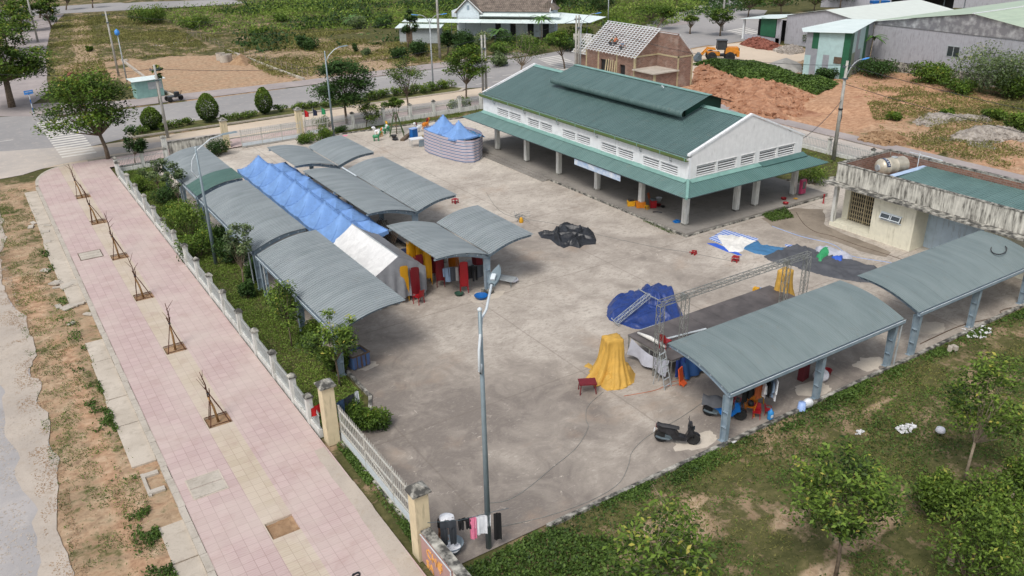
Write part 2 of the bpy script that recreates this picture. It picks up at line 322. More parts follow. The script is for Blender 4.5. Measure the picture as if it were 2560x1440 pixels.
class MB:
    def __init__(s): s.v = []; s.f = []
    def add(s, V, Fc):
        n = len(s.v); s.v += [tuple(p) for p in V]; s.f += [tuple(i+n for i in f) for f in Fc]; return s
    def box(s, c, d, rz=0, ry=0, rx=0, taper=1.0):
        M_ = Matrix.Rotation(rz, 3, 'Z') @ Matrix.Rotation(ry, 3, 'Y') @ Matrix.Rotation(rx, 3, 'X')
        V = []
        for sz in (-1, 1):
            k = taper if sz > 0 else 1
            for sx, sy in ((-1, -1), (1, -1), (1, 1), (-1, 1)):
                p = M_ @ Vector((sx*d[0]/2*k, sy*d[1]/2*k, sz*d[2]/2)); V.append((c[0]+p.x, c[1]+p.y, c[2]+p.z))
        return s.add(V, [(3, 2, 1, 0), (4, 5, 6, 7), (0, 1, 5, 4), (1, 2, 6, 5), (2, 3, 7, 6), (3, 0, 4, 7)])
    def bb(s, x0, x1, y0, y1, z0, z1): return s.box(((x0+x1)/2, (y0+y1)/2, (z0+z1)/2), (x1-x0, y1-y0, z1-z0))
    def tube(s, pts, r, seg=6, r2=None, cap=True):
        pts = [Vector(p) for p in pts]; n = len(pts); V = []; Fc = []
        rs = r if hasattr(r, '__len__') else [r + ((r2 if r2 is not None else r)-r)*i/max(1, n-1) for i in range(n)]
        prev = None
        for i, p in enumerate(pts):
            t = (pts[min(i+1, n-1)]-pts[max(i-1, 0)]); t = t.normalized() if t.length > 1e-9 else Vector((0, 0, 1))
            if prev is None: a = t.orthogonal().normalized()
            else: a = (prev - t*prev.dot(t)); a = a.normalized() if a.length > 1e-6 else t.orthogonal().normalized()
            prev = a; b = t.cross(a)
            for k in range(seg):
                q = p + (a*cos(2*pi*k/seg)+b*sin(2*pi*k/seg))*rs[i]; V.append((q.x, q.y, q.z))
        for i in range(n-1):
            for k in range(seg): Fc.append((i*seg+k, i*seg+(k+1) % seg, (i+1)*seg+(k+1) % seg, (i+1)*seg+k))
        if cap: Fc.append(tuple(range(seg))[::-1]); Fc.append(tuple((n-1)*seg+k for k in range(seg)))
        return s.add(V, Fc)
    def lathe(s, prof, seg=16, c=(0, 0, 0), axis='z', sx=1, sy=1):
        V = []; Fc = []
        for (r, z) in prof:
            for k in range(seg):
                a = 2*pi*k/seg; p = (r*cos(a)*sx, r*sin(a)*sy, z)
                if axis == 'y': p = (p[0], p[2], p[1])
                if axis == 'x': p = (p[2], p[0], p[1])
                V.append((c[0]+p[0], c[1]+p[1], c[2]+p[2]))
        for i in range(len(prof)-1):
            for k in range(seg): Fc.append((i*seg+k, i*seg+(k+1) % seg, (i+1)*seg+(k+1) % seg, (i+1)*seg+k))
        if prof[0][0] > 1e-4: Fc.append(tuple(range(seg))[::-1])
        if prof[-1][0] > 1e-4: Fc.append(tuple((len(prof)-1)*seg+k for k in range(seg)))
        return s.add(V, Fc)
    def prism(s, poly, z0, z1):
        n = len(poly); V = [(p[0], p[1], z0) for p in poly]+[(p[0], p[1], z1) for p in poly]
        return s.add(V, [tuple(range(n))[::-1], tuple(range(n, 2*n))]+[(i, (i+1) % n, n+(i+1) % n, n+i) for i in range(n)])
    def slab_xz(s, poly, y0, y1):     # polygon in x,z pushed along y
        n = len(poly); V = [(p[0], y0, p[1]) for p in poly]+[(p[0], y1, p[1]) for p in poly]
        return s.add(V, [tuple(range(n)), tuple(range(n, 2*n))[::-1]]+[(i, n+i, n+(i+1) % n, (i+1) % n) for i in range(n)])
    def slab_yz(s, poly, x0, x1):
        n = len(poly); V = [(x0, p[0], p[1]) for p in poly]+[(x1, p[0], p[1]) for p in poly]
        return s.add(V, [tuple(range(n))[::-1], tuple(range(n, 2*n))]+[(i, (i+1) % n, n+(i+1) % n, n+i) for i in range(n)])
    def grid(s, fn, nu, nv):
        V = [fn(i/nu, j/nv) for j in range(nv+1) for i in range(nu+1)]
        return s.add(V, [(j*(nu+1)+i, j*(nu+1)+i+1, (j+1)*(nu+1)+i+1, (j+1)*(nu+1)+i) for j in range(nv) for i in range(nu)])
    def build(s, name, mat, parent=None, smooth=False, world=False):
        V = s.v
        if world and parent:
            L = parent.location; c_, s_ = cos(-parent.rotation_euler.z), sin(-parent.rotation_euler.z)
            V = [((x-L.x)*c_-(y-L.y)*s_, (x-L.x)*s_+(y-L.y)*c_, z-L.z) for x, y, z in V]
        return meshobj(name, V, s.f, mat, parent, smooth)
def single(mb, name, mat, label, cat, loc=None, group=None, smooth=False, kind=None):
    """a thing that is one mesh; vertices given in world space are moved to the thing's base"""
    if loc is None:
        a = np.array(mb.v); loc = ((a[:, 0].min()+a[:, 0].max())/2, (a[:, 1].min()+a[:, 1].max())/2, a[:, 2].min())
    mb.v = [(x-loc[0], y-loc[1], z-loc[2]) for x, y, z in mb.v]
    o = meshobj(name, mb.v, mb.f, mat, None, smooth, loc); return tagp(o, label, cat, group, kind)
def structure(mb, name, mat):
    o = meshobj(name, mb.v, mb.f, mat); o['kind'] = 'structure'; return o
def sheet(name, poly, z, mat, thick=0):
    mb = MB()
    if thick: mb.prism(poly, z-thick, z)
    else: mb.add([(p[0], p[1], z) for p in poly], [tuple(range(len(poly)))])
    return structure(mb, name, mat)
def copy_tree(o, parent=None):
    c = o.copy(); COL.objects.link(c); c.parent = parent
    for ch in list(o.children): copy_tree(ch, c)
    return c
def dup(o, loc, rz=0, label=None, group=None, scale=None):
    c = copy_tree(o); c.location = (float(loc[0]), float(loc[1]), float(loc[2]) if len(loc) > 2 else 0.0); c.rotation_euler = (0, 0, rz)
    if label: c['label'] = label
    if group: c['group'] = group
    if scale: c.scale = (scale,)*3
    return c
def sm(a, b, x): 
    t = np.clip((x-a)/(b-a), 0, 1); return t*t*(3-2*t)
# value noise in numpy
_rng = np.random.RandomState(3); _tab = _rng.rand(256, 256)
def vnoise(x, y, s=1.0):
    x = np.asarray(x)*s+57.3; y = np.asarray(y)*s+31.7; xi = np.floor(x).astype(int); yi = np.floor(y).astype(int); fx = x-xi; fy = y-yi
    fx = fx*fx*(3-2*fx); fy = fy*fy*(3-2*fy); t = lambda i, j: _tab[i % 256, j % 256]
    return (t(xi, yi)*(1-fx)+t(xi+1, yi)*fx)*(1-fy)+(t(xi, yi+1)*(1-fx)+t(xi+1, yi+1)*fx)*fy
def fbm(x, y, s=1.0, o=4): 
    r = 0; a = .5; t = 0
    for k in range(o): r = r+a*vnoise(x, y, s*2**k); t += a; a *= .5
    return r/t
def inpoly(poly, x, y):
    x = np.asarray(x, float); y = np.asarray(y, float); r = np.zeros(x.shape, bool); n = len(poly)
    for i in range(n):
        x1, y1 = poly[i][:2]; x2, y2 = poly[(i+1) % n][:2]
        if y1 == y2: continue
        c = ((y1 > y) != (y2 > y)) & (x < (x2-x1)*(y-y1)/(y2-y1)+x1); r ^= c
    return r
def polydist(poly, x, y):
    d = np.full(np.shape(x), 1e9); n = len(poly)
    for i in range(n):
        ax, ay = poly[i][:2]; bx, by = poly[(i+1) % n][:2]; L = (bx-ax)**2+(by-ay)**2+1e-12
        t = np.clip(((x-ax)*(bx-ax)+(y-ay)*(by-ay))/L, 0, 1); d = np.minimum(d, np.hypot(x-ax-t*(bx-ax), y-ay-t*(by-ay)))
    return d
# ---------------------------------------------------------------- leaves
def leafcloud(name, P, size, mat, tint, parent=None, aspect=.45, up=.6, rs=None, droop=0.0):
    rs = rs or np.random; N = len(P); P = np.asarray(P, float)
    size = np.broadcast_to(size, (N,))*rs.uniform(.7, 1.3, N)
    nrm = rs.normal(size=(N, 3)); nrm /= np.linalg.norm(nrm, axis=1)[:, None]; nrm = nrm*(1-up)+np.array([0, 0, up]); nrm /= np.linalg.norm(nrm, axis=1)[:, None]
    d = rs.normal(size=(N, 3)); d[:, 2] -= droop; d -= nrm*(d*nrm).sum(1)[:, None]; d /= np.linalg.norm(d, axis=1)[:, None]+1e-9
    s = np.cross(nrm, d); L = size[:, None]*.5; W = L*aspect
    V = np.stack([P-d*L, P+s*W+nrm*L*.12, P+d*L-nrm*L*.2, P-s*W+nrm*L*.12], 1).reshape(-1, 3)
    me = bpy.data.meshes.new(name); me.vertices.add(4*N); me.vertices.foreach_set('co', V.ravel())
    me.loops.add(4*N); me.loops.foreach_set('vertex_index', np.arange(4*N)); me.polygons.add(N)
    me.polygons.foreach_set('loop_start', np.arange(0, 4*N, 4)); me.update(calc_edges=True)
    at_ = me.attributes.new('tint', 'FLOAT', 'POINT'); at_.data.foreach_set('value', np.repeat(np.clip(tint, 0, 1), 4))
    me.materials.append(MAT[mat]); o = bpy.data.objects.new(name, me); COL.objects.link(o)
    if parent: o.parent = parent
    return o
def tree(name, label, cat, base, h, cw, mat='leaf_tree', bark='bark', n=3000, leaf=.3, trunk_h=.35, clusters=16, flat=.5, sparse=1.0, lean=(0, 0), seed=1, group=None, tr=.09, droop=.3, crown_low=None):
    rs = np.random.RandomState(seed); t = T(name, label, cat, base, 0, group)
    th = h*trunk_h; fork = Vector((lean[0]*.5, lean[1]*.5, th)); mb = MB(); top = Vector((lean[0], lean[1], h*.8))
    mb.tube([(0, 0, -.1), (lean[0]*.2+rs.normal()*.03, lean[1]*.2, th*.5), fork], [tr*1.25, tr, tr*.85], 7)
    cz0 = crown_low if crown_low is not None else th; cz = (cz0+h)/2; rz_ = (h-cz0)/2; C = []; R_ = []
    ecc = [rs.uniform(.7, 1.12) for _ in range(7)]
    for i in range(clusters):
        for _ in range(30):
            a = rs.uniform(0, 2*pi); u = rs.uniform(-.75, 1); rr = math.sqrt(max(0, 1-u*u))*rs.uniform(.55, 1)
            ek = ecc[int(a/(2*pi)*7) % 7]; c = np.array([rr*ek*cos(a)*cw*.5*.82+lean[0], rr*ek*sin(a)*cw*.5*.82+lean[1], cz+u*rz_*.78*rs.uniform(.85, 1.1)])
            if all(np.linalg.norm(c-q) > cw*.16 for q in C): break
        C.append(c); R_.append(cw*rs.uniform(.08, .20))
    for c, r in zip(C, R_):
        e = Vector(c); m_ = fork.lerp(e, .5)+Vector((rs.normal()*.08*cw*.3, rs.normal()*.08*cw*.3, -.04*h*rs.rand()))
        mb.tube([fork-Vector((0, 0, .1)), m_, e], [tr*.5, tr*.3, tr*.12], 5, cap=False)
        if sparse < .8:
            for _ in range(3):
                e2 = e+Vector(rs.normal(size=3)*r*.9); e2.z = e.z+abs(rs.normal())*r; mb.tube([m_, e, e2], [tr*.15, tr*.1, tr*.04], 4, cap=False)
    mb.build('trunk', bark, t, True)
    w_ = np.array(R_)**2; w_ /= w_.sum(); idx = rs.choice(clusters, int(n*sparse), p=w_); N = len(idx); C = np.array(C); R_ = np.array(R_)
    d = rs.normal(size=(N, 3)); d /= np.linalg.norm(d, axis=1)[:, None]; rad_ = rs.uniform(.1, 1.25, N)**.8
    P = C[idx]+d*rad_[:, None]*R_[idx][:, None]*np.array([1.15, 1.15, flat*1.3]); P[:, 2] -= droop*.25*R_[idx]*np.abs(rad_)**2
    ct = rs.uniform(-.18, .18, clusters); tint = .36+ct[idx]+.22*d[:, 2]+rs.normal(size=N)*.16  # tint rises with upward direction: lit cluster tops put into leaf colour
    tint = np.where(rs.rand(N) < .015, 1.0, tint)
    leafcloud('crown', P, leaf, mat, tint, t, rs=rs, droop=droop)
    return t
def bush(name, label, cat, base, w, h, mat='leaf_tree', n=900, leaf=.16, seed=1, group=None, d=None, lumps=9, rz=0):
    rs = np.random.RandomState(seed); t = T(name, label, cat, base, rz, group); d = d or w
    C = [np.array([rs.uniform(-.33, .33)*w, rs.uniform(-.33, .33)*d, rs.uniform(.3, .65)*h]) for _ in range(lumps)]
    mb = MB()
    for c in C: mb.tube([(c[0]*.15, c[1]*.15, -.05), (c[0]*.6, c[1]*.6, c[2]*.6), tuple(c)], [.03, .02, .01], 4, cap=False)
    mb.build('stem', 'bark', t)
    C = np.array(C); idx = rs.randint(0, lumps, n); dd = rs.normal(size=(n, 3)); dd /= np.linalg.norm(dd, axis=1)[:, None]
    P = C[idx]+dd*rs.uniform(.5, 1.05, n)[:, None]*np.array([w*.24, d*.24, h*.34]); P[:, 2] = np.maximum(P[:, 2], .04)
    ct = rs.uniform(-.15, .15, lumps); leafcloud('foliage', P, leaf, mat, .38+ct[idx]+.22*dd[:, 2]+rs.normal(size=n)*.15, t, rs=rs, up=.45)  # upper side of each lump tinted lighter, top light painted in
    return t
def topiary(label, base, w, h, seed, mat='leaf_bright'):
    rs = np.random.RandomState(seed); t = T('clipped_shrub', label, 'shrub', base, 0, 'clipped egg-shaped shrubs in the road median')
    MB().tube([(0, 0, 0), (0, 0, h*.5)], .06).build('trunk', 'bark', t)
    n = 3800; d = rs.normal(size=(n, 3)); d /= np.linalg.norm(d, axis=1)[:, None]; r = rs.uniform(.86, 1.05, n)
    prof = np.where(d[:, 2] > 0, 1-.25*d[:, 2], 1)
    P = np.stack([d[:, 0]*w/2*r*prof, d[:, 1]*w/2*r*prof, h*.14+h*.43+d[:, 2]*h*.46*r], 1)
    leafcloud('foliage', P, .2, mat, .25+.35*d[:, 2]+rs.normal(size=n)*.15, t, rs=rs, up=.3); return t  # light from above painted into the tint: pale top, dark underside
def scatter(name, poly, n, size, mat, label=None, h=(.02, .12), seed=1, dens=None, up=.3, aspect=.3, tmean=.4, name_kind='stuff', zf=None, excl=None, clump=0.0):
    rs = np.random.RandomState(seed); a = np.array(poly); x0, y0 = a.min(0)[:2]; x1, y1 = a.max(0)[:2]; X_, Y_ = [], []; tot = 0
    for _ in range(60):
        x = rs.uniform(x0, x1, n); y = rs.uniform(y0, y1, n); k = inpoly(poly, x, y)
        if dens is not None: k &= rs.rand(n) < dens(x, y)
        if excl: 
            for e in excl: k &= ~inpoly(e, x, y)
        X_.append(x[k]); Y_.append(y[k]); tot += k.sum()
        if tot >= n: break
    x = np.concatenate(X_)[:n]; y = np.concatenate(Y_)[:n]; N = len(x)
    hh = rs.uniform(h[0], h[1], N)
    if clump: hh = hh*(1-clump)+hh*clump*2.2*sm(.4, .75, fbm(x, y, .8))
    z = hh+(zf(x, y) if zf else 0); t2 = tmean+.6*(fbm(x, y, .45)-.5)+rs.normal(size=N)*.14
    o = leafcloud(name, np.stack([x, y, z], 1), size, mat, t2, None, aspect, up, rs); o['kind'] = name_kind
    if label: o['label'] = label
    return o
# crumpled sheet lying on the ground, outlined by poly
def crumple(poly, hfun, z0=.03, step=.12, amp=.12, seed=1, ridge=1.5):
    a = np.array(poly)[:, :2]; x0, y0 = a.min(0); x1, y1 = a.max(0); nx = max(2, int((x1-x0)/step)); ny = max(2, int((y1-y0)/step))
    gx = np.linspace(x0, x1, nx+1); gy = np.linspace(y0, y1, ny+1); X_, Y_ = np.meshgrid(gx, gy); ins = inpoly(poly, X_, Y_); d = polydist(poly, X_, Y_)
    rs = np.random.RandomState(seed); rid = np.zeros(X_.shape); span = max(x1-x0, y1-y0); wx_ = X_+.25*(fbm(X_+seed, Y_, 1.2)-.5); wy_ = Y_+.25*(fbm(X_, Y_+seed*3, 1.2)-.5)
    for k in range(26):     # sharp creases at random angles over broad folds
        cx, cy = rs.uniform(x0, x1), rs.uniform(y0, y1); t_ = rs.uniform(0, pi); L = span*rs.uniform(.12, .5); w_ = rs.uniform(.07, .24)*min(1.6, max(.6, span*.35)); dx, dy = wx_-cx, wy_-cy
        al = dx*cos(t_)+dy*sin(t_); ac = -dx*sin(t_)+dy*cos(t_); rid = np.maximum(rid, np.clip(1-np.abs(ac)/w_, 0, 1)*np.clip(1-np.abs(al)/L, 0, 1)**.5*rs.uniform(.35, 1))
    rid = rid*.8+.35*fbm(X_+seed*13.1, Y_+seed*7.7, ridge, 3)
    Z = z0+(amp*rid+(hfun(X_, Y_) if hfun else 0))*sm(0, .35, d)
    V = []; idx = -np.ones(ins.shape, int); Fc = []
    for j in range(ny+1):
        for i in range(nx+1):
            if ins[j, i]: idx[j, i] = len(V); V.append((X_[j, i], Y_[j, i], Z[j, i]))
    for j in range(ny):
        for i in range(nx):
            q = [idx[j, i], idx[j, i+1], idx[j+1, i+1], idx[j+1, i]]
            k = [v for v in q if v >= 0]
            if len(k) >= 3: Fc.append(tuple(k))
    # drop boundary vertices to the ground: find verts whose cell ring is incomplete
    cnt = np.zeros(len(V), int)
    for f in Fc:
        for v in f: cnt[v] += 1
    V = [(x, y, z if cnt[i] >= 4 else .012+0*z) for i, (x, y, z) in enumerate(V)]
    m = MB(); m.add(V, Fc); return m
def pile(poly, h, seed=1, step=.25, rough_=.15, sharp=1.0):
    a = np.array(poly)[:, :2]; x0, y0 = a.min(0)-.2; x1, y1 = a.max(0)+.2; nx = int((x1-x0)/step)+1; ny = int((y1-y0)/step)+1
    def f(u, v):
        x = x0+u*(x1-x0); y = y0+v*(y1-y0); ins = bool(inpoly(poly, np.array([x]), np.array([y]))[0]); d = float(polydist(poly, np.array([x]), np.array([y]))[0])
        if not ins: return (x, y, -.05)
        R = min(x1-x0, y1-y0)*.42; k = min(1, d/R); 
        z = h*(k**sharp)*(.65+.7*float(fbm(x+seed*9, y, .5)))+rough_*(float(fbm(x+seed*5, y+3, 2.2))-.4)*min(1, d/.4)
        return (x, y, max(-.02, z))
    m = MB(); m.grid(f, nx, ny); return m
def rubble_on(mb, poly, h, n, s=(.12, .45), seed=1, flat=.5):
    rs = np.random.RandomState(seed); a = np.array(poly)[:, :2]; x0, y0 = a.min(0); x1, y1 = a.max(0); R = min(x1-x0, y1-y0)*.42; k = 0
    while k < n:
        x, y = rs.uniform(x0, x1), rs.uniform(y0, y1)
        if not inpoly(poly, np.array([x]), np.array([y]))[0]: continue
        d = float(polydist(poly, np.array([x]), np.array([y]))[0]); z = h*min(1, d/R)**.7*.8*rs.uniform(.5, 1.15); k += 1
        mb.box((x, y, max(.05, z)), (rs.uniform(*s), rs.uniform(*s)*.7, rs.uniform(*s)*flat), rs.uniform(0, 3), rs.uniform(-.6, .6), rs.uniform(-.6, .6))
    return mb
def wave_sheet(x0, x1, fz, y0, y1, pitch=.21, amp=.03, nprof=12, along='y'):
    """corrugated sheet: cross profile fz over x0..x1, ribs across the run y0..y1"""
    m = MB(); ys = []; k = 0; nk = int((y1-y0)/pitch)
    for k in range(nk):
        o = y0+k*pitch; ys += [(o, amp), (o+.60*pitch, amp), (o+.69*pitch, 0), (o+.91*pitch, 0)]
    ys += [(y0+nk*pitch, amp), (y1, amp)]
    V = [((x, y, fz(x)+a) if along == 'y' else (y, x, fz(x)+a)) for y, a in ys for x in [x0+(x1-x0)*i/nprof for i in range(nprof+1)]]; w_ = nprof+1
    m.add(V, [(j*w_+i, j*w_+i+1, (j+1)*w_+i+1, (j+1)*w_+i) for j in range(len(ys)-1) for i in range(nprof)]); return m
def text_mesh(body, size, mat, parent, loc, rot, name='lettering', ext=.012, align='CENTER'):
    c = bpy.data.curves.new(name, 'FONT'); c.body = body; c.size = size; c.extrude = ext; c.align_x = align; c.align_y = 'CENTER'
    o = bpy.data.objects.new('tmp_text', c); COL.objects.link(o)
    dg = bpy.context.evaluated_depsgraph_get(); dg.update(); me = bpy.data.meshes.new_from_object(o.evaluated_get(dg)); me.name = name
    COL.objects.unlink(o); bpy.data.objects.remove(o)
    me.materials.clear(); me.materials.append(MAT[mat]); ob = bpy.data.objects.new(name, me); COL.objects.link(ob); ob.parent = parent; ob.location = loc; ob.rotation_euler = rot; return ob
def catenary(a, b, sag, n=14):
    a = Vector(a); b = Vector(b); return [a.lerp(b, i/n)-Vector((0, 0, sag*4*(i/n)*(1-i/n))) for i in range(n+1)]
# ================================================================ SETTING
RED_LOT = [(17.5, 120.5), (21, 134), (27, 137), (34, 132), (36.5, 108), (31, 99.5), (22, 100.5)]
def seg(x, y, a, b, w_):  # closeness to a line
    ax, ay = a; bx, by = b; L = (bx-ax)**2+(by-ay)**2; t = np.clip(((x-ax)*(bx-ax)+(y-ay)*(by-ay))/L, 0, 1)
    return np.clip(1.4-(np.hypot(x-ax-t*(bx-ax), y-ay-t*(by-ay))/w_)**2, 0, 1)
def ell(x, y, cx, cy, rx, ry): return np.clip(1.5-((x-cx)/rx)**2-((y-cy)/ry)**2, 0, 1)
def soil(x, y):
    veg = np.full(np.shape(x), .62); red = np.full(np.shape(x), .3)
    def put(m, v, r=None):
        nonlocal veg, red
        veg = veg*(1-m)+v*m
        if r is not None: red = red*(1-m)+r*m
    put(((y > 112) & (x > 36)).astype(float), .95, .2)
    put(((y > 137) & (x < 60)).astype(float)*.9, .56, .2); put(seg(x, y, (24, 205), (16, 140), 1.3), .25, .1)
    put(ell(x, y, 46, 120, 16, 18), .42, .1); put(ell(x, y, 43, 112, 9, 9), .25, .1)
    put(ell(x, y, 15, 128, 4, 6), .25, .5); put(ell(x, y, 17, 137, 6, 4), .35, .4); put(seg(x, y, (16, 135), (18, 165), 1.0), .2, .1)
    put(inpoly(RED_LOT, x, y).astype(float), -.3, .40)
    put(((x > 60) & (x < 150) & (y < 76) & (y > -20)).astype(float), .58, .5)
    put(ell(x, y, 80, 58, 16, 12), .05, 1.0); put(ell(x, y, 76, 68, 7, 9), -.2, 1.1); put(seg(x, y, (72, 55), (97, 56), 1.6), -.1, .9)
    put(ell(x, y, 76, 44, 11, 4), .35, .5); put(ell(x, y, 80, 36, 13, 4), .3, .5); put(ell(x, y, 70, 33, 9, 3), .25, .6); put(seg(x, y, (67, 40), (100, 34), 1.0), .15, .7)
    put(((x > 71) & (x < 104) & (y > 75) & (y < 96)).astype(float), -.2, .15)
    put(((x > 66) & (x < 90) & (y > 96) & (y < 101)).astype(float), .6, .3)
    put(((x < 3.3) & (y < 77)).astype(float), .39, .34); put(seg(x, y, (1.2, 25), (1.0, 45), .45), .25, .5); put(ell(x, y, .3, 52, .7, 4), .1, .5)
    put(((x > 8.8) & (x < 13) & (y > 30) & (y < 79)).astype(float), .85, .2)
    lawn = ((x > 9) & (y < 19.2)).astype(float); put(lawn, .62, .1)
    for c in ((16.6, 17.0, 1.0, .5), (14.6, 16.4, 1.0, .45), (17.6, 16.3, .9, .5), (22.6, 12.9, 1.5, .5), (30, 17.6, .8, .25), (21.0, 14.8, .8, .3), (19.5, 12.2, 1.3, .6), (34, 15.4, 1.1, .3), (18.8, 17.2, .5, .2)):
        put(ell(x, y, *c)*lawn, .22, .15)
    put(((x > 48) & (x < 60.5) & (y < 77)).astype(float), .75, .2)
    return veg, red
def relief(x, y):
    z = np.zeros(np.shape(x))
    z = z+ell(x, y, 78, 58, 18, 14)*((x > 68))*(.9*(fbm(x, y, .22)-.35)+.35*(fbm(x, y, .9)-.5))
    z = z+((x > 68) & (y < 55) & (x < 96))*.35*(fbm(x, y, .5)-.5)
    z = z+np.clip((y-112)/20, 0, 1)*np.clip((x-34)/8, 0, 1)*1.2*(fbm(x, y, .06)-.4)
    z = z-((x > 9.3) & (y < 19.0))*.12*(1-np.clip((y-17)/2, 0, 1))+((x > 9.3) & (y < 18.6))*.25*(fbm(x, y, .5)-.5)
    z = z+((x < 1.8) & (y < 74))*np.clip((x+.5)/.8, 0, 1)*.12*(fbm(x, y, 1.1)-.45)
    return np.where(z > 3, 3, z)
def ground():
    xs_ = np.concatenate([np.linspace(-160, -14, 20), np.arange(-12, 12, .35), np.arange(12, 120, .75), np.linspace(121, 420, 40)])
    ys_ = np.concatenate([np.linspace(-60, 5, 20), np.arange(6, 22, .35), np.arange(22, 140, .75), np.linspace(141, 700, 110)])
    X_, Y_ = np.meshgrid(xs_, ys_); Z = relief(X_, Y_)-.03; nx, ny = len(xs_), len(ys_)
    V = np.stack([X_, Y_, Z], 2).reshape(-1, 3); i = np.arange(nx-1); j = np.arange(ny-1)
    I, J = np.meshgrid(i, j); a = (J*nx+I).ravel(); F = np.stack([a, a+1, a+nx+1, a+nx], 1)
    me = bpy.data.meshes.new('ground'); me.vertices.add(len(V)); me.vertices.foreach_set('co', V.ravel())
    me.loops.add(F.size); me.loops.foreach_set('vertex_index', F.ravel()); me.polygons.add(len(F)); me.polygons.foreach_set('loop_start', np.arange(0, F.size, 4)); me.update(calc_edges=True)
    me.polygons.foreach_set('use_smooth', [True]*len(F))
    vg, rd = soil(X_, Y_)
    for n_, a_ in (('veg', vg), ('red', rd)): me.attributes.new(n_, 'FLOAT', 'POINT').data.foreach_set('value', a_.ravel())
    me.materials.append(MAT['earth']); o = bpy.data.objects.new('ground', me); COL.objects.link(o); o['kind'] = 'structure'
ground()
# ---- roads and paths (each sheet 4 mm or more above the last)
def wob(pts, a=.25, s=.8, n=3):
    """subdivide and roughen an outline"""
    out = []; m = len(pts)
    for i in range(m):
        p = np.array(pts[i], float); q = np.array(pts[(i+1) % m], float); L = np.linalg.norm(q-p); k = max(1, int(L/s))
        for t in range(k):
            r = p+(q-p)*t/k; w_ = 0 if t == 0 and L > 30 else 1
            out.append((r[0]+a*(float(fbm(r[0]*1.3, r[1], .7, 3))-.5)*2, r[1]+a*(float(fbm(r[1]+9, r[0], .7, 3))-.5)*2))
    return out
sheet('side_road', wob([(-40, -10), (-.9, -10), (-1.0, 20), (-1.1, 30), (-.5, 34), (-.6, 41), (-.2, 48), (-1.0, 55), (-.2, 66), (.4, 76), (.6, 80), (-40, 80)], .16, .5), .004, 'side_road')
sheet('gravel_edge', wob([(-2.2, -10), (-.75, -10), (-.85, 20), (-.95, 30), (-.4, 34), (-.5, 41), (-.1, 48), (-.9, 55), (-.1, 66), (.3, 77), (-2.5, 79), (-1.9, 60), (-1.6, 50), (-2.0, 40), (-1.7, 30)], .45, .45), .0085, 'dust_edge')
sheet('service_lane', wob([(-80, 79.5), (8, 80.9), (64, 80.9), (70, 87), (49, 87.2), (12, 86.4), (-80, 88)], .1, 2), .006, 'sand_lane')
sheet('main_road', [(-80, 86), (8, 86.2), (14, 88.4), (49.5, 88.4), (60, 84), (76, 91), (108, 95), (118, 105), (112, 116), (90, 106.5), (70, 102.3), (40, 101.6), (8, 101.6), (6.5, 104.2), (2, 106.5), (-80, 112)], .010, 'asphalt')
sheet('dusty_shoulder', wob([(-80, 80.2), (2.5, 79.6), (5, 81.3), (10, 82), (60, 81.5), (60, 83.5), (11, 84.3), (6.8, 87.5), (-2, 91), (-80, 92)], .35, 1.2), .014, 'asphalt_dusty')
sheet('branch_road', [(96, 92.5), (160, 97), (260, 96), (260, 106), (165, 108), (121, 106.5), (150, 128), (210, 178), (203, 186), (140, 138), (108, 120), (92, 108)], .018, 'asphalt')
sheet('far_road', [(-60, 212), (10, 212), (22, 213.5), (60, 205), (130, 200), (130, 212), (62, 217), (34, 231), (-60, 236)], .008, 'asphalt')
sheet('left_avenue', [(-30, 112), (-2, 112), (4, 140), (8, 213), (-20, 213), (-24, 140)], .007, 'asphalt')
sheet('left_pavement', wob([(-1, 109), (5.4, 109), (8.6, 118), (11.6, 150), (17, 190), (22, 212), (11, 212), (6.6, 160), (1, 118)], .15, 2), .012, 'far_paving')
sheet('far_pavement', wob([(2, 107.0), (7.0, 103.0), (36, 101.9), (62, 102.2), (70, 103.5), (70, 106.6), (58, 105.9), (36, 105.4), (14, 107), (8, 111), (2, 112)], .15, 1.5), .020, 'far_paving')
sheet('east_lane', [(60.9, 20), (65.2, 20), (65.8, 76), (61.3, 77)], .008, 'asphalt_dusty')
sheet('east_pavement', [(65.4, 20), (67.4, 20), (67.6, 72), (66.0, 75)], .05, 'far_paving', .1)
sheet('house_yard_dust', wob([(71, 87.5), (71.5, 76), (80, 75.5), (88, 74.5), (101, 77), (104, 92), (96, 92.5), (82, 91.2), (76, 91)], .5, 1.0), .012, 'sand_lane')
# zebra crossings
mb = MB()
for i in range(17): 
    y = 83.6+i*1.02; mb.bb(5.85-.02*i, 8.75, y, y+.52, .0185, .0215)
structure(mb, 'crosswalk_west', 'road_paint')
mb = MB()
for i in range(9):
    x = 71.2+.1*i; y = 90.9+i*1.1; mb.box((x-3.2+.25*i, y, .0205), (4.2, .5, .003), .12)
structure(mb, 'crosswalk_east', 'road_paint')
mb = MB()
for i in range(6): mb.box((109+i*.5, 96+i*1.3, .0245), (5.5, .6, .003), .15)
structure(mb, 'crosswalk_far', 'road_paint')
mb = MB()
for x in np.arange(16, 60, 3): 
    if not 20 < x < 41: mb.bb(x, x+1.5, 92.0, 92.15, .0125, .0148)
mb.bb(38, 66, 100.6, 100.75, .0125, .0148)
for x in np.arange(50, 62, 2.4): mb.bb(x, x+1.3, 89.2, 89.35, .0125, .0148)
for x in (-9, -3, 1): mb.bb(x, x+1.8, 93.8, 93.93, .0125, .0148)
structure(mb, 'lane_marking', 'road_paint')
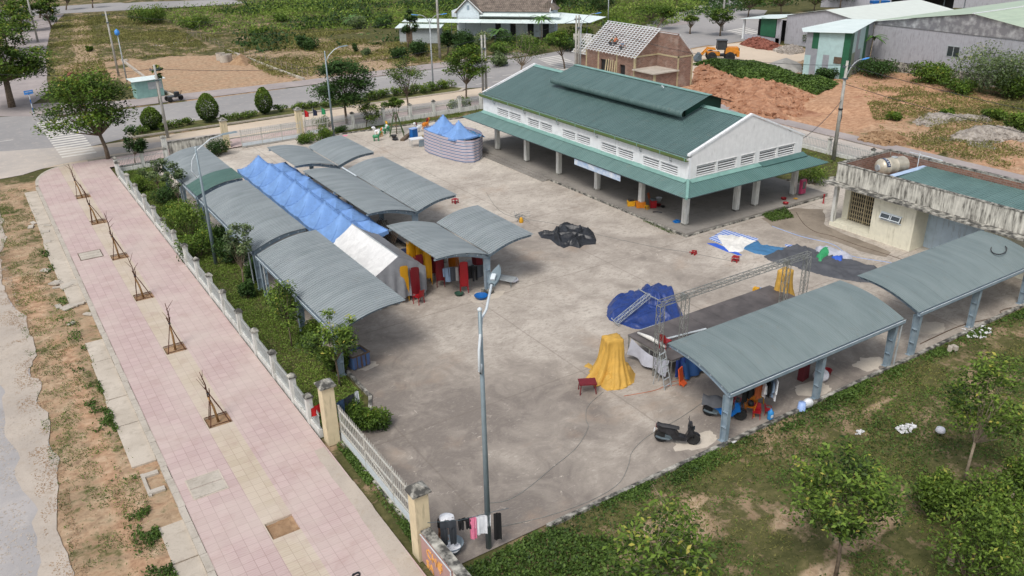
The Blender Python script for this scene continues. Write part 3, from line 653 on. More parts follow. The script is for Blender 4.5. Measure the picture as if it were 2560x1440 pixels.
# median bed with kerb
MED = [(12.2, 87.3), (49.0, 86.6), (50.0, 87.6), (49.2, 89.9), (15.2, 90.6), (12.4, 89.4)]
mb = MB(); mb.prism(MED, 0, .16); structure(mb, 'median_kerb', 'kerb')
cx, cy = 31, 88.6; inner = [(x+(cx-x)*.012+(.18 if x < cx else -.18), y+(.2 if y < cy else -.2)) for x, y in MED]
sheet('median_bed', inner, .164, 'bed_green')
sheet('roundel', wob([(106, 113.2), (111, 112.6), (112.5, 116), (107.5, 118)], .1, 1), .05, 'far_paving', .05)
# ---- pavement along the fence, kerb, gutter
R = [(3.12, -10), (8.78, -10), (8.78, 74.0), (8.78, 79.9)]
arc = [(3.12+2.9*(1-cos(a))*1.05, 75.2+5.2*sin(a)) for a in np.linspace(pi/2, 0, 10)]
side_poly = [(3.12, -10), (8.8, -10), (8.8, 77.3), (62, 77.6), (62, 80.9), (7.5, 80.4)]+arc
PITS = [(5.70, 24.3), (5.70, 32.5), (5.70, 40.25), (5.68, 47.7), (5.66, 54.95), (5.62, 62.8), (5.60, 69.8)]
PTOP = .13
# pavement surface cut round the tree pits: built as strips
mb = MB(); x0p, x1p = 5.20, 6.20
ysl = [-10]; 
for (_, py) in PITS: ysl += [py-.48, py+.48]
ysl += [74.6]
def q4(a, b, c, d, z=PTOP): mb.add([(a, c, z), (b, c, z), (b, d, z), (a, d, z)], [(0, 1, 2, 3)])
q4(3.12, x0p, -10, 74.6); q4(x1p, 8.8, -10, 74.6)
for k in range(0, len(ysl), 2): q4(x0p, x1p, ysl[k], ysl[k+1])
far_p = [(3.12, 74.6), (8.8, 74.6), (8.8, 77.25), (61, 77.6), (61, 80.9), (7.5, 80.4)]+[p for p in arc if p[1] > 74.61]
mb.add([(x, y, PTOP) for x, y in far_p], [tuple(range(len(far_p)))])
for _, py in PITS:     # pit walls
    for a, b in (((x0p, py-.48), (x1p, py-.48)), ((x1p, py-.48), (x1p, py+.48)), ((x1p, py+.48), (x0p, py+.48)), ((x0p, py+.48), (x0p, py-.48))):
        mb.add([(a[0], a[1], PTOP), (b[0], b[1], PTOP), (b[0], b[1], -.02), (a[0], a[1], -.02)], [(0, 1, 2, 3)])
structure(mb, 'pavement', 'pavers')
mb = MB(); rnd = random.Random(4)
for _, py in PITS:
    def f(u, v, py=py): 
        x = x0p+u*(x1p-x0p); y = py-.48+v*.96; return (x, y, -.01+.09*float(fbm(x*3, y*3, 1.3)))
    mb.grid(f, 10, 10)
structure(mb, 'pit_soil', 'sand_soil')
mb = MB(); y = -10
kp = [(3.12, -10), (3.12, 74.6)]
while y < 74.4:
    mb.box((2.99+rnd.uniform(-.012, .012), y+.49, .065), (.24, .965, .15), rnd.uniform(-.01, .01)); y += .985
pa = [p for p in reversed(arc)]
for i in range(len(pa)-1):
    a = Vector(pa[i]); b = Vector(pa[i+1]); m_ = (a+b)/2; L = (b-a).length; mb.box((m_.x-.06, m_.y+.02, .065), (L*.98, .24, .15), math.atan2(b.y-a.y, b.x-a.x))
mb.bb(7.6, 61, 80.85, 81.05, -.01, .14)
structure(mb, 'kerb', 'kerb')
mb = MB(); y = -10; L_ = 0
while y < 73:
    L_ = rnd.uniform(2.2, 6.0); dx = rnd.uniform(-.04, .1); nb = rnd.uniform(.0, .05)
    if not (28.0 < y+L_/2 < 29.5 or 46.2 < y+L_/2 < 48): mb.bb(1.95+dx, 2.87, y+nb, y+L_-nb, -.06, .035+rnd.uniform(-.008, .012))
    y += L_
structure(mb, 'gutter', 'gutter_conc')
mb = MB(); rr = random.Random(11)
for i in range(26):
    y = rr.uniform(46, 79); mb.box((rr.uniform(1.4, 2.8)+(max(0, y-74)*.6), y, .04), (rr.uniform(.2, .6), rr.uniform(.2, .7), .07), rr.uniform(0, 3), rr.uniform(-.15, .15))
mb.bb(2.15, 2.75, 29.0, 29.25, -.05, .06); mb.bb(2.15, 2.75, 30.2, 30.45, -.05, .06); mb.bb(2.12, 2.24, 28.9, 30.5, -.05, .05)
structure(mb, 'broken_kerb_stones', 'kerb')
# manhole lids
for (xc, yc, wx, wy, lab) in ((4.2, 56.35, 1.25, 1.35, 'concrete drain lid of three slats set in the pink pavement beside a staked sapling'), (4.1, 28.25, 1.2, 1.3, 'pale concrete manhole cover of two slabs near the empty tree pit')):
    t = T('manhole_cover', lab, 'manhole cover', (xc, yc, PTOP)); m_ = MB(); n_ = 3 if yc > 50 else 2
    for k in range(n_): m_.bb(-wx/2, wx/2, -wy/2+k*wy/n_+.02, -wy/2+(k+1)*wy/n_-.02, -.02, .022)
    m_.build('slab', 'kerb', t); m2 = MB()
    for a in ((-wx/2-.05, -wx/2, -wy/2, wy/2), (wx/2, wx/2+.05, -wy/2, wy/2), (-wx/2-.05, wx/2+.05, -wy/2-.05, -wy/2), (-wx/2-.05, wx/2+.05, wy/2, wy/2+.05)): m2.bb(*a, -.02, .018)
    m2.build('frame', 'rust_frame' if yc > 50 else 'gutter_conc', t)
sheet('concrete_apron', wob([(8.35, 28.0), (8.78, 28.1), (8.78, 17), (8.2, 17), (8.1, 20), (8.15, 23.5)], .12, .4), PTOP+.004, 'dust_edge')
sheet('damp_ground', [p[:2] for p in wob([tuple(at(*q)[:2]) for q in ((1990, 520), (2062, 524), (2066, 566), (2120, 590), (2230, 632), (2215, 645), (2090, 608), (1990, 578), (1935, 566), (1905, 548))], .35, .5)], .0255, 'damp_soil')
single(MB().tube([(6.9+.12*cos(a), 20.6+.09*sin(a), PTOP+.03+.02*sin(3*a)) for a in np.linspace(0, 6, 14)], .035, 5), 'plastic_scrap', 'tarp_black', 'small crumpled black plastic scrap on the pink pavement near the sign wall', 'litter')
# ---- market yard
YARD = [(9.6, 19.25), (9.6, 28.6), (11.3, 29.2), (12.0, 30.6), (12.0, 76.2), (18.6, 76.4), (18.8, 77.6), (28.0, 77.6), (28.2, 76.4), (46.0, 74.6), (61, 74.2), (61, 70), (52.0, 66), (51.5, 41.5), (57.5, 38.5), (57, 34), (60, 20), (55, 19.2), (24, 19.25)]
mb = MB(); mb.add([(x, y, .02) for x, y in YARD], [tuple(range(len(YARD)))]); structure(mb, 'yard', 'yard')
mb = MB()
mb.bb(13.5, 56, 19.05, 19.22, -.1, .09); mb.bb(11.86, 12.0, 30.6, 76.2, -.05, .11); mb.bb(9.45, 9.6, 19.2, 28.7, -.05, .06)
mb.tube([(28.2, 76.3, .05), (46.0, 74.55, .05), (61, 74.1, .05)], .12, 4); mb.tube([(51.9, 66, .05), (51.4, 41.4, .05), (57.5, 38.4, .05)], .11, 4); mb.tube([(9.55, 28.65, .03), (11.3, 29.3, .03), (11.95, 30.7, .03)], .11, 4)
structure(mb, 'yard_kerb', 'mould_cap')
for i, (x, y, rx, ry) in enumerate(((21.4, 19.9, .95, .5), (28.6, 19.9, .9, .6), (32.5, 19.9, .8, .5), (38.2, 20.4, .9, .55), (21.6, 36.7, 1.1, .6), (12.9, 33.4, .6, .45))):
    n_ = 30; sheet('concrete_patch', [(x+rx*cos(a)*(1+1.1*(float(fbm(cos(a)*1.2+i*3, sin(a)*1.2, 2))-.5)), y+ry*sin(a)*(1+1.1*(float(fbm(cos(a)*1.3+i, sin(a)*1.2, 2))-.5))) for a in np.linspace(0, 2*pi, n_, endpoint=False)], .024+.001*i, 'patch_conc')
# drain cover and stains on the yard: low pale slab for steps
# ================================================================ FENCES AND GATES
def pillar_parts(t, x, y, w_, h, mat='pillar_white', cap='mould_cap', over=.05, caph=.16):
    m_ = MB(); m_.box((x, y, h/2), (w_, w_, h)); m_.build('post', mat, t)
    m_ = MB(); c = w_/2+over; m_.bb(x-c, x+c, y-c, y+c, h-.01, h+.05); 
    m_.add([(x-c, y-c, h+.05), (x+c, y-c, h+.05), (x+c, y+c, h+.05), (x-c, y+c, h+.05), (x, y, h+.05+caph)], [(0, 1, 4), (1, 2, 4), (2, 3, 4), (3, 0, 4)]); m_.build('cap', cap, t)
def picket_run(t, a, b, axis, wallh=.38, top=1.22, pitch=.13, name='railing', wall_mat='pillar_white', mat='fence_metal', base=True):
    m_ = MB(); L = b-a
    P = (lambda s_, o, z: (o, s_, z)) if axis == 'y' else (lambda s_, o, z: (s_, o, z))
    n_ = max(1, int(L/pitch))
    for k in range(n_+1):
        s_ = a+(k+.5)*L/(n_+1); m_.tube([P(s_, 0, wallh), P(s_, 0, top-.05), P(s_, 0, top+.05)], [.018, .018, .003], 4, cap=False)
    for z in (wallh+.12, top-.16): m_.box(P((a+b)/2, 0, z), (.03, L, .035) if axis == 'y' else (L, .03, .035))
    m_.build(name, mat, t)
    if base: 
        m2 = MB(); m2.box(P((a+b)/2, 0, wallh/2), (.16, L, wallh) if axis == 'y' else (L, .16, wallh)); m2.build('low_wall', wall_mat, t)
# west fence: pillars measured from the photo, one fence
t = T('picket_fence', 'low white fence of masonry pillars and metal pickets along the pink pavement', 'fence', (8.95, 30, 0))
ypil = [30.05, 32.05, 34.65, 37.3, 39.9, 42.8, 45.5, 48.3, 51.0, 53.9, 56.8, 59.8, 62.9, 66.0, 69.2, 73.4]
def zoff(y): return y-30
for y in ypil: pillar_parts(t, 0, zoff(y), .26, 1.38)
yy = [28.75]+ypil
for a, b in zip(yy[:-1], yy[1:]): picket_run(t, zoff(a)+.14, zoff(b)-.14, 'y')
t2 = T('picket_fence', 'short stretch of low picket fence turning the corner by the big roadside tree', 'fence', (9.1, 75.6, 0))
for x in (2.2, 4.1): pillar_parts(t2, x, .2, .26, 1.3)
pillar_parts(t2, 0, -.4, .26, 1.3)
for a, b in ((.15, 2.05), (2.35, 3.95)): picket_run(t2, a, b, 'x')
t = T('picket_fence', 'long picket fence with white pillars on the road side, under the trees', 'fence', (28.6, 77.5, 0))
xp = [31.3, 34.6, 37.6, 40.3, 43.4, 46.0]; xs2 = [28.9]+xp+[46.9]
for x in xp+[46.9, 50, 53.2, 56.4, 60.8]: pillar_parts(t, x-28.6, 0, .3, 1.55)
for a, b in zip([28.9]+xp+[46.9, 50, 53.2, 56.4], xp+[46.9, 50, 53.2, 56.4, 60.8]): picket_run(t, a-28.6+.15, b-28.6-.15, 'x', .45, 1.35)
t = T('picket_fence', 'white picket fence beside the back lane behind the market hall', 'fence', (60.6, 50, 0))
for y in (24, 28, 32, 36, 40, 44.2, 48.4, 52.6, 56.8, 61, 65.2, 69.4, 73.6): pillar_parts(t, 0, y-50, .24, 1.3)
for a in (24, 28, 32, 36, 40, 44.2, 48.4, 52.6, 56.8, 61, 65.2, 69.4): picket_run(t, a-50+.12, a-50+4.08, 'y', .3, 1.2, .16)
# stained wall north west with tall pillars
t = T('boundary_wall', 'mould stained low wall between the corner pillar and the far gate pillar', 'wall', (13.6, 77.7, 0))
m_ = MB(); m_.bb(.3, 5.2, -.09, .09, 0, 1.35); m_.build('wall', 'mould_wall', t); m_ = MB(); m_.bb(.3, 5.2, -.13, .13, 1.352, 1.42); m_.build('coping', 'mould_cap', t)
pillar_parts(t, 0, 0, .4, 1.9, 'pillar_white')
def gate_pillar(lab, x, y, w_, h): 
    t = T('gate_pillar', lab, 'gate pillar', (x, y, 0), 0, 'tall cream gate pillars'); pillar_parts(t, 0, 0, w_, h, 'pillar_cream', 'mould_cap', .09, .24)
gate_pillar('cream gate pillar with peeling cap between the picket fence and the near gate', 9.2, 28.35, .5, 2.72)
gate_pillar('cream gate pillar with chipped cap next to the sign wall in the foreground', 9.2, 20.35, .5, 2.72)
gate_pillar('left cream pillar of the far yard gate, at the end of the stained wall', 18.95, 77.8, .55, 2.6)
gate_pillar('right cream pillar of the far yard gate, beside the colored flags', 26.0, 77.8, .55, 2.6)
def gate(lab, loc, L, axis, h=1.75):
    t = T('sliding_gate', lab, 'gate', loc); P = (lambda s_, z, o=0: (o, s_, z)) if axis == 'y' else (lambda s_, z, o=0: (s_, o, z))
    m_ = MB()
    for z in (.12, .55, 1.0, h-.18): m_.box(P(L/2, z), (.05, L, .05) if axis == 'y' else (L, .05, .05))
    for s_ in (0, L/3, 2*L/3, L): m_.box(P(s_, h/2), (.05, .05, h))
    m_.tube([P(L*.33, .55), P(L*.66, 1.0)], .02, 4); m_.build('frame', 'gate_metal', t)
    m_ = MB(); n_ = int(L/.17)
    for k in range(n_): s_ = (k+.5)*L/n_; m_.tube([P(s_, .5, .012), P(s_, h-.06, .012), P(s_, h+.06, .012)], [.019, .019, .004], 4, cap=False)
    m_.build('picket', 'gate_metal', t)['kind'] = 'stuff'
    m_ = MB(); m_.box(P(L/2, .33, -.012), (.012, L-.06, .30) if axis == 'y' else (L-.06, .012, .30)); m_.build('lower_panel', 'lamp_white', t)
    m_ = MB()
    for s_ in (.4, L-.4): m_.lathe([(.0, -.02), (.07, -.02), (.07, .02), (0, .02)], 10, P(s_, .07), 'x' if axis == 'y' else 'y')
    m_.build('roller', 'steel_dark', t); return t
gate('half closed white metal sliding gate between the two cream pillars in the foreground', (9.55, 20.75, .0), 7.4, 'y')
gate('long white sliding gate at the far side of the yard by the road', (20.1, 76.9, .02), 5.7, 'x', 1.7)
gate('short white gate leaf standing right of the far gate pillar under the flags', (26.4, 77.5, .02), 2.3, 'x', 1.7)
# flags
for i, (px, py, c, nm) in enumerate(((742, 277, 'cloth_red', 'small red flag on the far fence left of the purple one'), (760, 272, 'tarp_navy', 'small dark purple flag on the far fence between red and green'), (778, 270, 'tarp_green', 'small green flag on the far fence right of the purple one'))):
    x = 26.6+i*.85; t = T('flag', nm, 'flag', (x, 77.75, 0), 0, 'small flags by the far gate'); MB().tube([(0, 0, 0), (0, 0, 2.6)], .018, 5).build('pole', 'galv', t)
    MB().grid(lambda u, v: (u*.45-.02, .06*sin(u*7), 2.55-v*.75-u*.35*(1-v)), 6, 4).build('cloth', c, t)
# sign wall in the foreground
t = T('sign_wall', 'low stained wall carrying a pink board with yellow capital lettering', 'sign', (9.2, 20.0, 0))
m_ = MB(); m_.bb(-.12, .16, -9, 0, 0, 1.30); m_.build('wall', 'mould_wall', t); m_ = MB(); m_.bb(-.16, .20, -9, .02, 1.302, 1.36); m_.build('coping', 'mould_cap', t)
MAT['sign_pink'] = pm('sign_pink', srgb(168, 134, 128), .1, 2, .6); MAT['sign_yellow'] = pm('sign_yellow', srgb(216, 158, 84), .1, 4, .6)
m_ = MB(); m_.bb(-.20, -.122, -2.05, -.03, .16, 1.26); m_.build('board', 'sign_pink', t)
text_mesh('CH\u1ee2', .50, 'sign_yellow', t, (-.212, -.98, .86), (pi/2, 0, -pi/2)); text_mesh('SA', .46, 'sign_yellow', t, (-.212, -.62, .34), (pi/2, 0, -pi/2))
m_ = MB(); m_.box((-.205, -2.06, .72), (.03, .03, 1.12)); m_.box((-.205, -1.04, 1.27), (.03, 2.06, .03)); m_.build('board_frame', 'lamp_white', t)
# ================================================================ CANOPIES
def arch_beam(m_, fz, W, s_, y, d0=.26, d1=.12, th=.02):
    N = 12
    for i in range(N):
        a, b = W*i/N, W*(i+1)/N; za, zb = fz(a), fz(b); da = d0+(d1-d0)*i/N; db = d0+(d1-d0)*(i+1)/N
        m_.slab_xz([(s_*a, za-.05-da), (s_*b, zb-.05-db), (s_*b, zb-.05), (s_*a, za-.05)], y-th, y+th)
        m_.slab_xz([(s_*a, za-.05-da-.015), (s_*b, zb-.05-db-.015), (s_*b, zb-.05-db), (s_*a, za-.05-da)], y-.06, y+.06)
def ibeam_post(m_, x, y, h, w_=.30, top=.34):
    m_.add([(x-w_/2*.8, y-.09, 0), (x+w_/2*.8, y-.09, 0), (x+w_/2*.8, y-.075, 0), (x-w_/2*.8, y-.075, 0)], [])
    for sx in (-1, 1):
        m_.slab_xz([(x+sx*w_*.42-.01, 0), (x+sx*w_*.42+.01, 0), (x+sx*top/2+.01, h), (x+sx*top/2-.01, h)], y-.10, y+.10)
    m_.slab_xz([(x-w_*.42, 0), (x+w_*.42, 0), (x+top/2, h), (x-top/2, h)], y-.01, y+.01)
    for z in (h*.33, h*.66): m_.box((x, y, z), (w_*.9, .19, .015))
    m_.box((x, y, .02), (w_+.12, .28, .03))
def canopy_full(lab, y0, y1, xlow, xhigh, posts, group, mat='canopy_roof', green=None, holes=True, zl=2.40, zh=3.1, swap=False, pipes=(), pitch=.21, amp_=.05):
    t = T('shelter', lab, 'shelter', (0, 0, 0), 0, group)
    s_ = 1 if xhigh > xlow else -1; W = abs(xhigh-xlow); L = y1-y0
    fz = lambda x: zl+(zh-zl)*(abs(x)/W)+.23*math.sin(pi*min(1, abs(x)/W))
    def add(mb_, nm, mt, parent=t, smooth=False):
        # local frame: x = across from eave, y = along
        return mb_.build(nm, mt, parent, smooth)
    if green:
        add(wave_sheet(0, s_*W, fz, green, L, pitch, amp_), 'roof', mat); o = add(wave_sheet(-.02*s_, s_*(W+.02), lambda x: fz(x)+.02, 0, green, pitch, amp_), 'roof', 'canopy_green'); o['label'] = 'greener sheets at one end'
    else: add(wave_sheet(0, s_*W, fz, 0, L, pitch, amp_), 'roof', mat)
    m_ = MB()
    for i in range(4): 
        xx = W*(.1+i*.27); m_.box((s_*xx, L/2, fz(xx)-.055), (.06, L-.1, .05))
    add(m_, 'purlin', 'steel_blue')
    for p in posts:
        m_ = MB(); arch_beam(m_, fz, W, s_, p-y0); b_ = add(m_, 'rafter', 'steel_blue')
        for k in range(5):
            xx = W*(.14+.18*k); MB().lathe([(0, -.026), (.045, -.026), (.045, .026), (0, .026)], 8, (s_*xx, p-y0, fz(xx)-.16), 'y').build('web_hole', 'lamp_white', b_)
        m_ = MB(); ibeam_post(m_, s_*.16, p-y0, fz(0)-.28); add(m_, 'post', 'steel_blue')
    m_ = MB(); gx = -s_*.10
    m_.box((gx, L/2, zl-.09), (.02, L, .16)); m_.box((gx+s_*.14, L/2, zl-.09), (.02, L, .16)); m_.box((gx+s_*.07, L/2, zl-.165), (.16, L, .015)); add(m_, 'gutter', 'steel_blue')
    m_ = MB(); m_.box((gx, L/2, zl-.004), (.028, L, .014)); add(m_, 'gutter_rim', 'lamp_white')
    if pipes:
        for p in pipes: add(MB().tube([(gx+s_*.06, p-y0, zl-.16), (gx+s_*.1, p-y0, .02)], .04, 6), 'downpipe', 'galv')
    t.location = (xlow, y0, 0)
    return t
G_ = 'arched steel shelters around the yard'
canopy_full('single arched grey shelter in the front of the fence side row, sheltering the dumpster corner', 32.75, 44.3, 11.45, 15.0, [33.2, 38.2, 44.0], G_, pipes=(34.6, 43.2), zl=2.4, zh=3.1)
canopy_full('single arched grey shelter, middle of the row along the picket fence', 44.9, 56.4, 11.45, 14.65, [45.1, 50.6, 56.1], G_, pipes=(45.9,))
canopy_full('single arched shelter with a greener end, farthest of the row along the picket fence', 57.0, 67.8, 11.4, 14.65, [57.3, 62.3, 67.5], G_, green=2.9, pipes=(61.5,))
# right hand shelters run along x: build along y then turn
def canopy_x(lab, x0, x1, ylow, yhigh, posts, pipes=()):
    t = canopy_full(lab, 0, x1-x0, 0, -(yhigh-ylow), [p-x0 for p in posts], G_, 'canopy_roof_x', zl=2.42, zh=3.05, holes=True, pipes=[p-x0 for p in pipes], pitch=.125, amp_=.010)
    t.location = (x0, ylow, 0); t.rotation_euler = (0, 0, -pi/2); return t
# after turning by -90 deg local y -> +x and local -x -> +y
canopy_x('arched grey shelter over the drying clothes and the blue motorbike at the lawn edge', 22.2, 33.45, 19.15, 22.72, [22.36, 28.0, 33.0], (33.3,))
canopy_x('arched grey shelter at the right edge with a black hoop lying on its roof', 34.55, 45.3, 19.15, 22.6, [34.85, 39.8, 44.6])
single(MB().tube([at(2497+20*cos(a), 623+13*sin(a), 2.95+.02) for a in np.linspace(-.6, 3.6, 16)], .03, 5), 'hose_hoop', 'black_plastic', 'black hose hoop lying on the roof of the rightmost shelter', 'hose')
def butterfly(lab, y0, y1, posts):
    xc = 22.0; t = T('double_shelter', lab, 'shelter', (xc, y0, 0), 0, 'double wing shelters in the middle of the yard'); L = y1-y0
    for s_, W in ((-1, 3.25), (1, 3.0)):
        fz = lambda x, W=W: 2.42+.53*(abs(x)/W)+.2*math.sin(pi*min(1, abs(x)/W))
        wave_sheet(s_*.05, s_*W, fz, 0, L, .21, .05).build('roof', 'canopy_roof', t)
        m_ = MB()
        for k in range(4): xx = W*(.12+.27*k); m_.box((s_*xx, L/2, fz(xx)-.055), (.06, L-.1, .05))
        m_.build('purlin', 'steel_blue', t)
        for p in posts:
            m_ = MB(); arch_beam(m_, fz, W, s_, p-y0, .24, .10); b_ = m_.build('rafter', 'steel_blue', t)
            for k in range(4): xx = W*(.18+.2*k); MB().lathe([(0, -.026), (.042, -.026), (.042, .026), (0, .026)], 8, (s_*xx, p-y0, fz(xx)-.15), 'y').build('web_hole', 'lamp_white', b_)
    for p in posts: m_ = MB(); ibeam_post(m_, 0, p-y0, 2.2); m_.build('post', 'steel_blue', t)
    m_ = MB(); m_.box((0, L/2, 2.36), (.16, L, .03)); m_.build('gutter', 'steel_dark', t)
    for p in posts: MB().box((0, p-y0, .14), (.55, .5, .28)).build('footing', 'mould_cap', t)
    return t
butterfly('front double wing grey shelter over the plastic chairs and laundry', 36.7, 42.9, [37.0, 42.5])
t = butterfly('long middle double wing grey shelter with a white pipe lying in its valley', 45.4, 56.7, [45.7, 51.0, 56.3])
single(MB().tube([(21.85, 54.5, 2.60), (21.85, 57.0, 2.62)], .06, 6), 'pipe', 'lamp_white', 'white plastic pipe lying in the valley of the middle double shelter', 'pipe')
butterfly('small far double wing grey shelter beyond the blue tents', 58.1, 64.6, [58.4, 64.2])
# ================================================================ MARKET HALL
X0, X1, Y0, Y1 = 38.0, 49.0, 38.0, 63.6; XC = 43.5; ZE = 4.95; ZR = 6.75; SL = (ZR-ZE)/(XC-X0)
hall = T('market_hall', 'white open sided market hall with green metal roof and raised ridge vent', 'market hall', (X0, Y0, 0))
def hb(mb_, nm, mt, parent=hall, smooth=False):
    mb_.v = [(x-X0, y-Y0, z) for x, y, z in mb_.v]; return meshobj(nm, mb_.v, mb_.f, mt, parent, smooth)
m_ = MB(); m_.bb(37.1, 51.2, 36.9, 64.8, -.02, .26); m_.bb(36.75, 37.1, 52.2, 61.2, -.02, .14); m_.bb(36.4, 36.75, 52.2, 61.2, -.02, .06)
hb(m_, 'floor_slab', 'slab_conc')
m_ = MB(); m_.bb(37.02, 37.1, 36.86, 52.1, .0, .15); m_.bb(37.0, 50.6, 36.82, 36.9, .0, .14); hb(m_, 'slab_edge', 'mould_cap')
# upper walls with louvre openings: wall strips around openings
ZW0, VZ0, VZ1 = 3.30, 3.50, 4.10
vents_w = []
for (a, b) in ((57.65, 61.25), (53.2, 56.6), (48.35, 51.75), (43.45, 46.95), (39.0, 42.4)): vents_w.append((a, b))
m_ = MB(); m_.bb(X0, X0+.2, Y0, Y1, 2.95, VZ0); m_.bb(X0, X0+.2, Y0, Y1, VZ1, ZE-.05)
e = [Y0]+[v for ab in sorted(vents_w) for v in ab]+[Y1]
for k in range(0, len(e), 2): m_.bb(X0, X0+.2, e[k], e[k+1], VZ0, VZ1)
for a, b in vents_w: c = (a+b)/2; m_.bb(X0, X0+.2, c-.1, c+.1, VZ0, VZ1)
hb(m_, 'wall', 'white_wall')
vents_s = [(38.75, 42.4, True), (42.85, 44.15, False), (44.65, 48.2, True)]
m_ = MB(); m_.bb(X0+.2, X1, Y0, Y0+.2, 2.95, VZ0+.05)
e = [X0+.2]+[v for a in vents_s for v in a[:2]]+[X1]
for k in range(0, len(e), 2): m_.bb(e[k], e[k+1], Y0, Y0+.2, VZ0+.05, 4.25)
for a, b, d in vents_s:
    if d: c = (a+b)/2; m_.bb(c-.1, c+.1, Y0, Y0+.2, VZ0+.05, 4.25)
m_.slab_xz([(X0+.2, 4.25), (X1, 4.25), (X1, 4.28+.35), (XC, ZR+.12), (X0+.2, ZE+.12)], Y0, Y0+.2); hb(m_, 'wall', 'gable_wall')
m_ = MB(); m_.slab_xz([(X0+.2, 2.95), (X1, 2.95), (X1, 4.6), (XC, ZR+.1), (X0+.2, ZE+.1)], Y1-.2, Y1); m_.bb(X1-.2, X1, Y0+.2, Y1-.2, 2.95, 4.4); hb(m_, 'wall', 'white_wall')
for a, b in vents_w:
    c = (a+b)/2
    for p, q in ((a, c-.1), (c+.1, b)):
        f = MB(); f.bb(X0-.03, X0, p-.06, q+.06, VZ1, VZ1+.05); f.bb(X0-.03, X0, p-.06, q+.06, VZ0-.06, VZ0); f = hb(f, 'vent', 'white_wall')
        s_ = MB()
        for k in range(4): s_.box((X0+.09, (p+q)/2, VZ0+.09+k*.152), (.12, q-p, .028), 0, -.35)
        hb(s_, 'louvre', 'white_wall', f)
for a, b, d in vents_s:
    c = (a+b)/2
    for p, q in (((a, c-.1), (c+.1, b)) if d else ((a, b),)):
        f = MB(); f.bb(p-.06, q+.06, Y0-.03, Y0, 4.25, 4.30); f.bb(p-.06, q+.06, Y0-.03, Y0, VZ0-.01, VZ0+.05); f = hb(f, 'vent', 'gable_wall')
        s_ = MB()
        for k in range(4): s_.box(((p+q)/2, Y0+.09, VZ0+.15+k*.165), (q-p, .12, .028), 0, 0, .35)
        hb(s_, 'louvre', 'gable_wall', f)
m_ = MB(); m_.bb(X0+.3, X1-.3, Y0+.3, Y1-.3, 3.32, 3.40); hb(m_, 'ceiling', 'slab_conc')
# columns
for x, y in [(38.2, y) for y in (38.2, 42.6, 47.6, 52.5, 57.1, 61.7)]+[(43.0, 38.2), (44.9, 38.2), (48.9, 38.2)]+[(48.9, y) for y in (42.6, 47.6, 52.5, 57.1, 61.7)]:
    m_ = MB(); m_.bb(x-.17, x+.17, y-.17, y+.17, .26, 3.0); hb(m_, 'column', 'pillar_white')
    m_ = MB(); m_.bb(x-.20, x+.20, y-.20, y+.20, .255, .36); hb(m_, 'column_base', 'mould_cap')
# main roof
rfz = lambda x: ZE+.02+SL*(x-X0) if x < XC else ZR+.02-SL*(x-XC)
m_ = wave_sheet(X0-.12, XC, rfz, Y0+.05, Y1-.05, .20, .03, 6); hb(m_, 'roof', 'green_roof')
m_ = wave_sheet(XC, X1+.12, lambda x: ZR+.02-(ZR-4.55)/(X1-XC)*(x-XC), Y0+.05, Y1-.05, .20, .03, 6); hb(m_, 'roof', 'green_roof')
m_ = MB(); 
m_.slab_xz([(X0-.05, ZE+.06), (XC, ZR+.14), (X1+.1, 4.66), (X1+.1, 4.78), (XC, ZR+.27), (X0-.05, ZE+.20)], Y0-.06, Y0+.16); hb(m_, 'verge', 'white_wall'); m_ = MB(); m_.slab_xz([(X0-.05, ZE+.06), (XC, ZR+.14), (X1+.1, 4.66), (X1+.1, 4.70), (XC, ZR+.18), (X0-.05, ZE+.10)], Y1-.12, Y1+.04); hb(m_, 'verge', 'white_wall')
m_ = MB(); m_.slab_xz([(XC-.35, ZR-.02), (XC, ZR+.10), (XC+.35, ZR-.06), (XC, ZR+.07)], Y0+.15, Y1-.15); hb(m_, 'ridge_cap', 'flash_green')
m_ = MB(); m_.bb(X0-.34, X0-.30, Y0-.05, Y1+.05, ZE-.24, ZE-.02); m_.bb(X0-.34, X0-.06, Y0-.05, Y1+.05, ZE-.25, ZE-.22); hb(m_, 'gutter', 'gutter_green')
m_ = MB(); m_.bb(X0-.35, X0-.29, Y0-.05, Y1+.05, ZE-.022, ZE); 
y = Y0+.05
while y < Y1: m_.bb(X0-.355, X0-.32, y, y+.06, ZE-.25, ZE); y += 2.33
hb(m_, 'gutter_rim', 'flash_green')
for y in (39.6, 42.6, 47.4, 52.3, 56.9, 61.6): hb(MB().tube([(X0-.2, y, ZE-.22), (X0-.2, y, ZE-.5), (X0-.05, y, ZE-.62)], .045, 6), 'downpipe', 'galv')
# monitor (raised ridge vent)
MY0, MY1 = 41.9, 57.5; MZ = 7.58; MXL = 41.05
def mz(x): return MZ-.33*(XC-x) if x <= XC else MZ-.33*(x-XC)
prof = [(XC+.02, MZ+.01)]+[(x, mz(x)) for x in np.linspace(XC-.4, MXL+.15, 6)]
for a in np.linspace(.2, 2.6, 8): prof.append((MXL+.12-.26*sin(a), mz(MXL+.15)-.26+.26*cos(a)))
m_ = MB(); NR = int((MY1-MY0)/.2*4)
def f(u, v):
    k = min(len(prof)-1, int(round(u*(len(prof)-1)))); y = MY0+v*(MY1-MY0); ph = ((y-MY0)/.2) % 1; q = .025 if ph < .5 else 0
    x, z = prof[k]; return (x-(q if k > 8 else 0), y, z+(q if k <= 8 else 0))
m_.grid(f, len(prof)-1, NR); mon = hb(m_, 'ridge_vent_roof', 'green_roof')
m_ = wave_sheet(XC+.02, XC+2.5, lambda x: mz(x)+.0, MY0, MY1, .20, .025, 4); hb(m_, 'ridge_vent_roof', 'green_roof')
